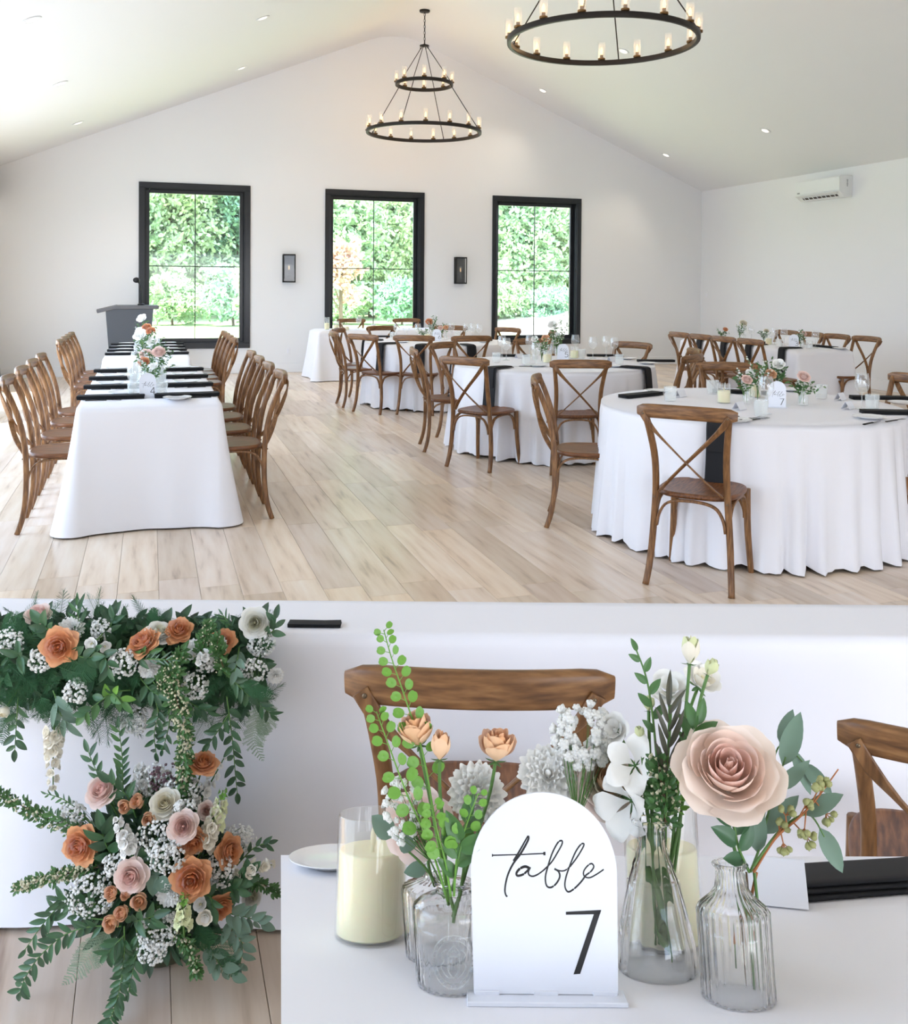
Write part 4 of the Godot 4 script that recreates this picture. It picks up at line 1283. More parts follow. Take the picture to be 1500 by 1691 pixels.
# ---------------------------------------------------------------- the scene
func _ready() -> void:
	rng.seed = 4711
	# camera: level view down the hall with a lens shifted downwards
	var cam := Camera3D.new()
	cam.name = "camera"
	cam.projection = Camera3D.PROJECTION_FRUSTUM
	cam.near = 0.05
	cam.far = 300.0
	cam.size = 1691.0 / 1548.5 * 0.05
	cam.frustum_offset = Vector2(0, -(845.5 - 498.0) / 1548.5 * 0.05)
	add_child(cam)
	cam.transform = Transform3D(Basis(Vector3(0.951120, 0.007699, 0.308726), Vector3(-0.001826, 0.999812, -0.019307), Vector3(-0.308817, 0.017799, 0.950955)), Vector3(0, 1.46, 0))
	cam.current = true
	# sky and exposure
	var env := Environment.new()
	var sky := Sky.new()
	var sm := ProceduralSkyMaterial.new()
	sm.sky_top_color = Color(0.72, 0.82, 0.95)
	sm.sky_horizon_color = Color(0.92, 0.95, 1.0)
	sm.ground_bottom_color = Color(0.55, 0.6, 0.45)
	sm.ground_horizon_color = Color(0.8, 0.85, 0.75)
	sm.sky_energy_multiplier = 2.2
	sm.ground_energy_multiplier = 1.0
	sm.sun_angle_max = 0.0
	sky.sky_material = sm
	env.background_mode = Environment.BG_SKY
	env.sky = sky
	env.tonemap_mode = Environment.TONE_MAPPER_LINEAR
	env.tonemap_exposure = 0.91
	env.sdfgi_enabled = true
	env.ssao_enabled = true
	env.ssil_enabled = true
	var we := WorldEnvironment.new()
	we.name = "world"
	we.environment = env
	add_child(we)
	# sun from the left, through the side windows
	var sun := DirectionalLight3D.new()
	sun.name = "sun"
	sun.light_energy = 4.8
	sun.light_color = Color(1.0, 0.96, 0.88)
	sun.light_angular_distance = 0.6
	sun.shadow_enabled = true
	add_child(sun)
	sun.basis = Basis.looking_at(Vector3(0.42, -1.0, -0.12).normalized())
	# daylight entering by the wide door behind the camera and the side windows
	for e in [[Vector3(2.6, 1.3, 3.45), Vector3(0, 0.9, -1), Vector2(5.0, 2.3), 12.0, Color(1.0, 0.975, 0.96)], [Vector3(-2.1, 1.45, -8.6), Vector3(1, -0.08, 0), Vector2(8.0, 2.5), 19.0, Color(0.76, 0.88, 1.0)]]:
		var a := AreaLight3D.new()
		a.name = "daylight"
		a.area_size = e[2]
		a.light_energy = e[3]
		a.light_color = e[4]
		a.area_normalize_energy = true
		a.shadow_enabled = true
		add_child(a, true)
		a.transform = Transform3D(Basis.looking_at(e[1]), e[0])
	materials()
	M.bulb = mat(Color(1, 0.9, 0.7), 0.3)
	M.bulb.emission_enabled = true; M.bulb.emission = Color(1.0, 0.82, 0.55); M.bulb.emission_energy_multiplier = 2.2
	M.filament = mat(Color(1, 0.85, 0.6), 0.4)
	M.filament.emission_enabled = true; M.filament.emission = Color(1.0, 0.8, 0.5); M.filament.emission_energy_multiplier = 0.9
	M.downlight = mat(Color(1, 1, 1), 0.4)
	M.downlight.emission_enabled = true; M.downlight.emission = Color(1.0, 0.95, 0.88); M.downlight.emission_energy_multiplier = 1.6
	HF = Transform3D(Basis(Vector3(0.9511, 0, 0.3089), Vector3(0, 1, 0), Vector3(-0.3089, 0, 0.9511)), Vector3(0.6548, 0, -2.0163))
	LF = Transform3D(Basis(Vector3(0.9511, 0, 0.3089), Vector3(0.0954, 0.9511, -0.2939), Vector3(-0.2937, 0.309, 0.9046)), Vector3(0.3492, 0.8045, -0.7803))
	make_small()
	build_shell()
	fittings()
	outdoors()
	chair0 = make_chair()
	long_tables()
	round_tables()
	guest_table_in_front()
	head_table()

const ORD := ["nearest", "second", "third", "farthest"]

func long_tables() -> void:
	rect_table(-0.4, 0.415, -8.25, -5.83, 0.755, "long table 4 under a white cloth falling to the floor, nearest of the left tables", 3, 0.05, 0.1)
	rect_table(-0.42, 0.375, -11.4, -9.46, 0.755, "farther long table on the left, behind table 4 and before the lectern", 5, 0.05, 0.08)
	rect_table(6.92, 7.68, -11.25, -8.8, 0.755, "long table 3 under a white cloth by the right wall", 7, 0.05, 0.07)
	rect_table(2.4, 4.84, -14.75, -13.95, 0.755, "white draped table along the back wall under the middle window", 9, 0.05, 0.08)
	var zs := [-6.1, -6.74, -7.34, -7.92]
	var zb := [-9.85, -10.35, -10.82, -11.25]
	for s in [-1, 1]:
		for i in 4:
			var side := "left" if s < 0 else "right"
			chair(Vector2(0.805 * s, zs[i] + (0.03 if s > 0 else 0.0)), Vector2(0, zs[i] + (0.03 if s > 0 else 0.0)), "%s crossback chair along the %s side of table 4" % [ORD[i], side], "chairs along the long left tables")
			chair(Vector2(0.83 * s, zb[i]), Vector2(0, zb[i]), "%s crossback chair on the %s side of the farther left table" % [ORD[i], side], "chairs along the long left tables")
			if i < 4:
				var where := "%s place on the %s side of table 4" % [ORD[i], side]
				var zn: float = [-6.02, -6.62, -7.2, -7.8][i]
				flat_napkin("black folded napkin at the " + where, Vector3(s * 0.22, 0.756, zn), PI / 2 + s * 0.02, "napkins of table 4", 1.12)
				plate("white side plate at the " + where, Vector3(s * (0.25 if i else 0.16), 0.756, zn - 0.24 if i or s < 0 else zn + 0.12), "plates of table 4")
				tumbler("hobnail glass tumbler at the " + where, Vector3(s * 0.07 - (0.02 if s < 0 else 0.0), 0.756, zn - 0.05), "tumblers of table 4")
				fork("dark-handled fork at the " + where, Vector3(s * 0.26, 0.756, zn + 0.1), PI / 2 * s, "forks of table 4")
				var w2 := "%s place on the %s of the farther left table" % [ORD[i], side]
				var z2: float = [-9.62, -10.1, -10.6, -11.1][i]
				flat_napkin("black folded napkin at the " + w2, Vector3(s * 0.2 - 0.02, 0.756, z2), PI / 2, "napkins of the farther left table", 1.1)
				plate("white side plate at the " + w2, Vector3(s * 0.23 - 0.02, 0.756, z2 - 0.22), "plates of the farther left table")
				tumbler("hobnail glass tumbler at the " + w2, Vector3(s * 0.09 - 0.02, 0.756, z2 - 0.05), "tumblers of the farther left table")
	for i in 3: wine("clear wine glass by the sign of table 4, %s of its row" % ORD[i], Vector3(-0.09, 0.756, -6.05 - i * 0.55), "wine glasses of table 4")
	arch_sign("4", "white arched sign reading table 4 at the near end of its table", at(-0.01, 0.756, -6.03, -0.05), 0.097, 0.15, 0.097)
	# flowers down the middle of table 4 and its neighbour
	var fl := [["orange", Vector3(-0.03, 0.76, -6.61), 0.12, "orange rose low in the vase row of table 4"], ["white", Vector3(0.04, 0.76, -6.41), 0.10, "white lisianthus at the front of the flower row on table 4"], ["blush", Vector3(-0.02, 0.76, -7.02), 0.15, "blush rose left in the flower row of table 4"], ["blush", Vector3(0.07, 0.76, -7), 0.17, "blush rose right in the flower row of table 4"],
		["white", Vector3(0.04, 0.76, -7.56), 0.22, "white flower in the middle of the flower row on table 4"], ["white", Vector3(-0.05, 0.76, -7.58), 0.28, "white flower left of the flower row on table 4"], ["orange", Vector3(0.02, 0.75, -10.1), 0.18, "bright orange rose on the farther left table"], ["orange", Vector3(-0.02, 0.76, -10.29), 0.2, "second orange rose on the farther left table"], ["white", Vector3(-0.09, 0.76, -10.13), 0.17, "white flower on the farther left table"], ["white", Vector3(-0.06, 0.76, -10.69), 0.3, "tall white flower on the farther left table"]]
	for f in fl: posy(f[1], f[2] + 0.05, f[0], f[3])
	for i in 5:
		var p := Vector3([0.03, 0.05, 0.02, -0.05, -0.03][i], 0.756, [-6.45, -6.95, -7.6, -9.8, -10.6][i])
		greens("green and white filler flowers, %s clump of the row on the left tables" % ["nearest", "second", "middle", "fourth", "farthest"][i], p, 0.2 + 0.03 * (i % 3), 0.12)
	# table 3
	var z3 := [-10.1, -9.62, -9.16, -8.66]
	for i in 4:
		chair(Vector2(6.22, z3[i] - 0.06), Vector2(7.3, z3[i] - 0.06), "crossback chair on the left side of table 3, %s" % ["farthest back", "second from the back", "third from the back", "closest to the camera"][i], "chairs along table 3")
		chair(Vector2(7.97, z3[i] - 0.25), Vector2(6.9, z3[i] - 0.25), "crossback chair against the right wall side of table 3, %s" % ["farthest back", "second from the back", "third from the back", "closest to the camera"][i], "chairs along table 3")
		hung_napkin("black napkin hanging over the left edge of table 3, %s" % ["farthest back", "second from the back", "third from the back", "closest to the camera"][i], Vector3(6.92, 0.756, [-10.75, -10.2, -9.68, -9.05][i]), -PI / 2, "napkins of table 3")
	place("tumbler", [Vector2(7.08, -9.35), Vector2(7.23, -9)], "hobnail tumbler beside the sign of table 3, %s", ["left", "right"], "tumblers of table 3")
	place("wine", [Vector2(7.4, -10.5), Vector2(7.42, -10.36), Vector2(7.33, -9.76), Vector2(7.29, -9.53), Vector2(7.38, -9.08)], "wine glass on table 3, %s from the left", ["first", "second", "third", "fourth", "fifth"], "wine glasses of table 3")
	place("flat", [Vector2(7.57, -9.14), Vector2(7.33, -10.12)], "black folded napkin lying on table 3, %s of the sign", ["right", "left"], "napkins of table 3")
	place("plate", [Vector2(7.56, -8.88), Vector2(7.75, -9.56)], "white side plate on table 3, %s", ["at the near right corner", "behind its number sign"], "plates of table 3")
	candle("cream candle in a glass sleeve on table 3", at(7.25, 0.756, -9.77), 0.075, 0.115, "candles on the hall tables")
	arch_sign("3", "white arched sign reading table 3, on the long table by the right wall", at(7.19, 0.756, -9.22, -0.55), 0.11, 0.155, 0.11)
	for f in [["orange", Vector3(7.16, 0.76, -10.55), 0.14, "single orange rose at the far left of table 3"], ["cream", Vector3(7.48, 0.76, -10.62), 0.24, "cream flower in the tall posy of table 3"], ["blush", Vector3(7.31, 0.76, -9.2), 0.16, "blush rose at the right of the sign of table 3"], ["cream", Vector3(7.46, 0.76, -10.1), 0.14, "cream flower in the middle of table 3"]]:
		posy(f[1], f[2], f[0], f[3])
	for g in [[Vector3(7.35, 0.76, -10.51), 0.2, "green sprigs of the tall posy on table 3"], [Vector3(7.35, 0.76, -10), 0.13, "green and white filler in the middle posy of table 3"], [Vector3(7.27, 0.76, -9.2), 0.17, "green sprigs around the blush rose of table 3"], [Vector3(7.11, 0.76, -10.56), 0.13, "green sprig beside the orange rose of table 3"]]:
		greens(g[2], g[0], g[1], 0.07)
	# table at the back wall
	for i in 2: chair(Vector2([3.12, 4.05][i], -15.0), Vector2([3.12, 4.05][i], -14.0), "crossback chair behind the back wall table, %s" % ["left one", "right one"][i], "chairs of the back wall table", 1.0, 0.3)
	for i in 3: candle("cream candle at the left end of the back wall table, %s" % ["tallest at the back", "middle", "lowest at the right"][i], at([2.6, 2.72, 2.86][i], 0.756, [-14.35, -14.2, -14.1][i]), [0.1, 0.076, 0.055][i], [0.19, 0.14, 0.09][i], "candles on the hall tables")
	tumbler("hobnail tumbler on the back wall table", Vector3(3.3, 0.756, -14.2))
	wine("wine glass on the back wall table beside the left chair", Vector3(3.1, 0.756, -14.35))

func place(kind: String, pts: Array, text: String, words: Array, group: String, turn := 0.0) -> void:
	for i in pts.size():
		var p := Vector3(pts[i].x, 0.757, pts[i].y)
		var l: String = text % words[i]
		match kind:
			"tumbler": tumbler(l, p, group)
			"wine": wine(l, p, group)
			"plate": plate(l, p, group)
			"flat": flat_napkin(l, p, turn, group)
			"card": tent_card(l, p, turn, group)
			"knife": knife(l, p, turn, group)
			"fork": fork(l, p, turn, group)

# small flower in a bud vase for the hall tables
func posy(p: Vector3, h: float, tone: String, label: String) -> void:
	use("posy_" + tone, func():
		var t := thing("bud_vase_flower", "", "flower")
		var g := MB.new()
		g.lathe([Vector2(0, 0.001), Vector2(0.026, 0.001), Vector2(0.028, 0.004), Vector2(0.028, 0.05), Vector2(0.014, 0.065), Vector2(0.013, 0.08), Vector2(0.015, 0.084)], 16)
		part("glass_vase", g.mesh(), M.tumbler, t)
		var st := MB.new()
		st.tube(curve([Vector3(0.004, 0.01, 0), Vector3(0, 0.08, 0), Vector3(-0.004, 0.17, 0.004)], 3), 0.002)
		part("stem", st.mesh(), M.stem, t)
		var m: Material = {"orange": M.orange_petal[1], "peach": M.peach_petal[1], "blush": M.blush_petal[1], "cream": M.cream_rose[1], "white": M.white_petal}[tone]
		var f: bool = tone == "white"
		part("bloom", merged_head(LISIANTHUS, "lisianthus") if f else merged_head(OPEN_ROSE, "open"), m, t, aim(Vector3(-0.004, 0.16, 0.004), Vector3(rf(-0.3, 0.1), 0.7, 0.8), 0.036))
		for k in 4:
			part("leaf", leaf_mesh(0.5), M.leaf_mid, t, leaf_xf(Vector3(0, 0.1 + k * 0.014, 0), Vector3(cos(k * 2.1), 0.5, sin(k * 2.1)), Vector3(0, 1, 0.6), 0.04))
		return t, label, at(p.x, p.y + 0.001, p.z, -0.3, 1.0) * Transform3D(Basis.from_scale(Vector3(1, (h + 0.03) / 0.19, 1)), Vector3.ZERO) if false else at(p.x, p.y + 0.001, p.z, -0.3, (h + 0.05) / 0.22), "posies on the hall tables")

func greens(label: String, p: Vector3, h: float, wide: float) -> void:
	var t := thing("filler_greenery", label, "greenery", at(p.x, p.y + 0.001, p.z))
	var st := MB.new()
	var ls := []
	var bs := []
	for k in 9:
		var tip := Vector3(rf(-1, 1) * wide, h * rf(0.7, 1.15), rf(-1, 1) * wide)
		st.tube(curve([Vector3(0, 0.0, 0), Vector3(tip.x * 0.2, tip.y * 0.5, tip.z * 0.2), tip], 3), 0.0014, 0.0008, 5)
		for i in 9:
			var q := Vector3(tip.x * 0.2, tip.y * 0.5, tip.z * 0.2).lerp(tip, i / 8.0)
			ls.append(leaf_xf(q, Vector3(rf(-1, 1), rf(-0.3, 1), rf(-1, 1)), Vector3(rf(-1, 1), 1, 1), rf(0.018, 0.036)))
			if k % 2 == 0: bs.append(aim(q + Vector3(rf(-1, 1), rf(0, 1), rf(-1, 1)) * 0.012, Vector3(0, 1, 1), rf(0.004, 0.007)))
	part("stems", st.mesh(), M.stem, t)
	scatter("leaves", leaf_mesh(0.45), M.leaf_mid, t, ls)
	scatter("blossoms", speck, M.gyp, t, bs)

func round_tables() -> void:
	var c7 := Vector2(3.44, -4.83)
	var c5 := Vector2(3.5, -7.82)
	var c6 := Vector2(3.4, -11.1)
	round_table(c7, 0.875, "round table 7 under a pleated white cloth, nearest in the hall at the right", 1)
	round_table(c5, 0.9, "round table 5 under a white cloth in the middle of the hall", 2)
	round_table(c6, 0.9, "farthest round table under a white cloth, before the back wall table", 4)
	var near := "chairs around the round tables"
	for e in [[2.40, -3.85, "large crossback chair in the foreground with its back to the camera, at table 7"], [2.30, -5.40, "crossback chair seen from the side at the left of table 7"], [4.1, -6.0, "crossback chair on the far side of table 7, its rail behind the flowers"], [4.4, -3.85, "crossback chair at the right of table 7, cut by the picture edge"], [4.78, -4.88, "crossback chair at the far right of table 7, only its post at the picture edge"]]:
		chair(Vector2(e[0], e[1]), c7, e[2], near)
	for e in [[2.33, -6.94, "crossback chair at the front left of table 5, a napkin beyond its X"], [2.24, -8.05, "crossback chair at the left of table 5, seen edge on from the side"], [2.72, -8.75, "crossback chair at the far left of table 5, behind the edge-on chair"], [3.12, -6.47, "crossback chair at the front of table 5, just left of table 7"], [4.63, -8.42, "crossback chair at the right of table 5, its long rail above the cloth"], [3.88, -9.15, "crossback chair on the far side of table 5, behind its flowers"], [4.3, -6.78, "crossback chair at the front right of table 5, its back towards table 7"], [4.72, -7.42, "crossback chair at the right front of table 5, half hidden by its neighbour"]]:
		chair(Vector2(e[0], e[1]), c5, e[2], near)
	for e in [[2.27, -10.33, "crossback chair at the front left of the farthest round table, beside a napkin"], [2.78, -10.0, "crossback chair at the front of the farthest round table, napkin behind it"], [3.4, -9.82, "crossback chair at the front right of the farthest round table"], [2.09, -11.1, "crossback chair at the left of the farthest round table, turned sideways"], [2.28, -11.8, "crossback chair at the far left of the farthest round table"], [2.98, -12.38, "crossback chair at the back of the farthest round table, left of the flowers"], [3.95, -12.3, "crossback chair at the back of the farthest round table, right of the flowers"], [4.55, -11.65, "crossback chair at the far right of the farthest round table"], [4.8, -10.75, "crossback chair right of the farthest round table, behind the table 5 flowers"]]:
		chair(Vector2(e[0], e[1]), c6, e[2], near)
	# table 7
	place("tumbler", [Vector2(3.04, -5.05), Vector2(3.52, -5.32), Vector2(3.17, -4.33), Vector2(4.05, -4.92), Vector2(3.96, -4.38)], "hobnail tumbler on table 7, %s", ["at the left edge", "behind the candle", "before the sign", "right of the pink rose", "at the right place"], "tumblers of table 7")
	place("wine", [Vector2(3.26, -4.41), Vector2(3.94, -4.44)], "wine glass on table 7, %s", ["before the sign", "at the right place"], "wine glasses of table 7")
	place("plate", [Vector2(3.22, -5.5), Vector2(4.15, -5.34), Vector2(3.69, -4.1), Vector2(4.35, -4.56), Vector2(2.91, -4.19)], "white side plate on table 7, %s", ["at the left beyond the napkin", "behind the sign", "at the right front", "at the right edge of the picture", "behind the large chair"], "plates of table 7")
	place("flat", [Vector2(2.99, -5.32)], "black folded napkin on table 7, %s", ["flat at its left edge"], "napkins of table 7", 1.95)
	place("flat", [Vector2(3.96, -4.22), Vector2(4.39, -4.8)], "black folded napkin on table 7, %s", ["at the right front place", "behind the right wine glass"], "napkins of table 7", 1.2)
	place("flat", [Vector2(3.72, -5.31)], "black folded napkin on table 7, %s", ["behind the candle"], "napkins of table 7", 0.8)
	place("card", [Vector2(3.22, -5.23), Vector2(3.22, -4.6), Vector2(4.12, -4.83), Vector2(3.86, -4.46)], "white tent place card on table 7, %s", ["beside the left tumbler", "before the vases", "behind the right napkin", "before the right wine glass"], "place cards of table 7", 0.5)
	place("knife", [Vector2(3.04, -4.25), Vector2(3.57, -3.95)], "dark-handled knife on table 7, %s", ["right of the large chair", "beside the right plate"], "knives of table 7", -1.1)
	place("fork", [Vector2(3.07, -4.22), Vector2(3.76, -3.99)], "fork on table 7, %s", ["beside the knife near the large chair", "at the right edge"], "forks of table 7", -1.2)
	var hp := c7 + Vector2(-0.78, 0.4).normalized().rotated(-0.32) * 0.885
	hung_napkin("black napkin hanging behind the X of the large foreground chair", Vector3(hp.x, 0.757, hp.y), atan2(hp.x - c7.x, hp.y - c7.y), "napkins of table 7")
	candle("cream candle in a glass sleeve left of the vases on table 7", at(3.32, 0.756, -4.9), 0.075, 0.115, "candles on the hall tables")
	candle("cream candle behind the vases of table 7", at(3.69, 0.756, -5.11), 0.075, 0.115, "candles on the hall tables")
	arch_sign("7", "white arched sign reading table 7 on the round table in the hall", at(3.5, 0.756, -4.63, -0.55), 0.098, 0.155, 0.098)
	for f in [["blush", Vector3(3.69, 0.76, -4.64), 0.175, "pink rose in a bud vase right of the sign of table 7"], ["blush", Vector3(3.41, 0.76, -4.8), 0.14, "peach-pink rose left in the posies of table 7"], ["peach", Vector3(3.67, 0.76, -4.92), 0.16, "peach spray rose behind the sign of table 7"], ["white", Vector3(3.76, 0.76, -4.96), 0.23, "tall white lisianthus behind the sign of table 7"], ["white", Vector3(3.58, 0.76, -5), 0.16, "small white lisianthus left of the candle-side posies of table 7"]]:
		posy(f[1], f[2], f[0], f[3])
	for g in [[Vector3(3.59, 0.76, -4.94), 0.2, "green sprigs between the vases of table 7"], [Vector3(3.81, 0.76, -5.01), 0.2, "dark sprigs behind the sign of table 7"], [Vector3(3.73, 0.76, -4.72), 0.13, "eucalyptus around the pink rose of table 7"], [Vector3(3.47, 0.76, -4.91), 0.16, "pale green sprigs at the left of the posies on table 7"]]:
		greens(g[2], g[0], g[1] * 1.1, 0.1)
	# table 5
	place("tumbler", [Vector2(3, -7.98), Vector2(3.17, -7.68), Vector2(3.99, -8.26), Vector2(4.02, -7.55)], "hobnail tumbler on table 5, %s", ["at the left front", "left of the vases", "right of the sign", "at the right"], "tumblers of table 5")
	place("wine", [Vector2(3.19, -8.22), Vector2(3.18, -7.49), Vector2(4.1, -8.64), Vector2(4.1, -8.24), Vector2(4.3, -8.35), Vector2(4.27, -8.13), Vector2(3.58, -8.59), Vector2(3.28, -8.57)], "wine glass on table 5, %s", ["right of the left front tumbler", "before the vases", "behind the sign", "right of the candle", "first of the right pair", "second of the right pair", "behind the front vase glass", "at the left edge"], "wine glasses of table 5")
	place("plate", [Vector2(3.21, -7.51), Vector2(3.84, -7.31), Vector2(4.38, -8.03), Vector2(4.29, -7.52), Vector2(2.77, -7.83)], "white side plate on table 5, %s", ["at the front", "right of the front chair", "towards the back right", "at the right edge", "at the left"], "plates of table 5")
	place("flat", [Vector2(4.32, -8.43), Vector2(4.49, -7.72), Vector2(3.39, -8.63)], "black folded napkin lying on table 5, %s", ["at the back", "at the right edge", "at the back left"], "napkins of table 5", 1.3)
	place("card", [Vector2(3.39, -8.39), Vector2(4.11, -7.87)], "white tent place card on table 5, %s", ["at the left", "at the right"], "place cards of table 5", 0.4)
	place("knife", [Vector2(3.05, -7.52), Vector2(3.65, -7.26)], "dark-handled knife on table 5, %s", ["at the front left", "right of the front chair rail"], "knives of table 5", 1.2)
	for e in [[Vector2(-0.85, 0.52), "behind the front left chair"], [Vector2(0.56, 0.83), "at the right front"], [Vector2(-0.95, -0.31), "at the left edge"]]:
		var d: Vector2 = e[0]
		var q := c5 + d * 0.91
		hung_napkin("black napkin hanging over the edge of table 5 " + e[1], Vector3(q.x, 0.757, q.y), atan2(d.x, d.y), "napkins of table 5")
	for e in [[Vector3(3.46, 0.75, -7.88), "left"], [Vector3(3.92, 0.76, -8.28), "right"]]: candle("cream candle %s of the sign on table 5" % e[1], at(e[0].x, 0.756, e[0].z), 0.075, 0.115, "candles on the hall tables")
	arch_sign("5", "white arched sign reading table 5, on the middle round table", at(3.75, 0.756, -8.17, -0.42), 0.11, 0.15, 0.11)
	for f in [["white", Vector3(3.95, 0.76, -8.84), 0.33, "tall white lisianthus on table 5"], ["white", Vector3(3.96, 0.76, -8.75), 0.2, "lower white lisianthus on table 5"], ["white", Vector3(3.46, 0.76, -8.16), 0.2, "white flower at the left of the posies on table 5"], ["peach", Vector3(3.65, 0.76, -8.34), 0.2, "peach rose in the posies of table 5"]]:
		posy(f[1], f[2], f[0], f[3])
	for g in [[Vector3(3.99, 0.76, -8.74), 0.36, "tall green branches behind the sign of table 5"], [Vector3(3.46, 0.76, -8.01), 0.2, "green and white filler at the left of table 5"], [Vector3(3.88, 0.76, -8.6), 0.2, "dark green sprigs in the posies of table 5"]]:
		greens(g[2], g[0], g[1], 0.09)
	# farthest round table
	place("tumbler", [Vector2(2.98, -11.73), Vector2(3.88, -11.77)], "hobnail tumbler on the farthest round table, %s", ["left", "right"], "tumblers of the farthest round table")
	place("wine", [Vector2(3.03, -11.72), Vector2(3.12, -11.57), Vector2(3.23, -11.42), Vector2(3.73, -11.59), Vector2(3.88, -11.43), Vector2(3.96, -11.41), Vector2(4, -11.27)], "wine glass on the farthest round table, %s from the left", ["first", "second", "third", "fourth", "fifth", "sixth", "seventh"], "wine glasses of the farthest round table")
	place("flat", [Vector2(2.91, -12.16), Vector2(3.95, -11.15)], "black folded napkin lying on the farthest round table, %s", ["left", "right"], "napkins of the farthest round table", 1.4)
	place("plate", [Vector2(2.91, -10.98), Vector2(3.9, -10.78)], "white side plate on the farthest round table, %s", ["left", "right"], "plates of the farthest round table")
	for i in 4:
		var d: Vector2 = [Vector2(-0.89, 0.46), Vector2(-0.5, 0.87), Vector2(0.13, 0.99), Vector2(-0.92, -0.4)][i]
		var q := c6 + d * 0.91
		hung_napkin("black napkin hanging over the farthest round table, %s" % ["left of the front chair", "behind the front chair", "at the right", "at the left edge"][i], Vector3(q.x, 0.757, q.y), atan2(d.x, d.y), "napkins of the farthest round table")
	candle("cream candle on the farthest round table", at(3.35, 0.756, -11.39), 0.075, 0.115, "candles on the hall tables")
	arch_sign("6", "white arched number sign on the farthest round table", at(3.43, 0.756, -11.25, -0.35), 0.11, 0.15, 0.11)
	for f in [["orange", Vector3(3.45, 0.76, -11.64), 0.24, "orange rose on the farthest round table"], ["peach", Vector3(3.62, 0.76, -11.47), 0.15, "peach rose right of the sign on the farthest round table"], ["blush", Vector3(3.55, 0.76, -11.49), 0.14, "blush rose on the farthest round table"]]:
		posy(f[1], f[2], f[0], f[3])
	for g in [[Vector3(3.49, 0.76, -11.63), 0.26, "green sprigs by the orange rose on the farthest round table"], [Vector3(3.61, 0.76, -11.61), 0.18, "green sprigs at the right on the farthest round table"], [Vector3(3.34, 0.76, -11.53), 0.12, "white filler on the farthest round table"]]:
		greens(g[2], g[0], g[1], 0.1)

# ---------------------------------------------------------------- the guest table just in front of the camera
func lr(p: Vector3, turn := 0.0, s := 1.0) -> Transform3D:
	return LF * at(p.x, p.y, p.z, turn, s)

func ribbed_bottle(called: String, label: String, c: Vector3, prof: Array, wall: float, water: float, shape: Callable, seg := 120) -> Node3D:
	var t := thing(called, label, "vase", LF * Transform3D(Basis(), c))
	var y0: float = prof[0].y
	var full := [Vector2(0, y0 + 0.0015)]
	full.append_array(prof)
	var inner := []
	for i in range(prof.size() - 1, -1, -1):
		var p: Vector2 = prof[i]
		if p.y > y0 + 0.009: inner.append(Vector2(maxf(p.x - wall, 0.004), p.y - (0.0004 if i == prof.size() - 1 else 0.0)))
	var first_in: Vector2 = inner[-1]
	inner.append(Vector2(first_in.x - 0.003, y0 + 0.0085))
	inner.append(Vector2(0, y0 + 0.008))
	var m := MB.new()
	var outer_n := full.size()
	full.append_array(inner)
	m.grid(seg, full.size() - 1, func(u, w):
		var i := roundi(w * (full.size() - 1))
		var p: Vector2 = full[i]
		var a: float = -TAU * u
		var r: float = shape.call(a, p) if i < outer_n and i > 1 else p.x
		return Vector3(r * cos(a), p.y, r * sin(a)), true)
	part("glass_body", m.mesh(), M.vase, t)
	if water > 0:
		var w := [Vector2(0, y0 + 0.0083)]
		for i in range(inner.size() - 2, -1, -1):
			if inner[i].y < water: w.append(Vector2(inner[i].x - 0.0002, maxf(inner[i].y, y0 + 0.0086)))
		w.append(Vector2(w[-1].x, water))
		w.append(Vector2(0, water))
		var wm := MB.new()
		wm.lathe(w, 48)
		part("water", wm.mesh(), M.water, t)
	return t

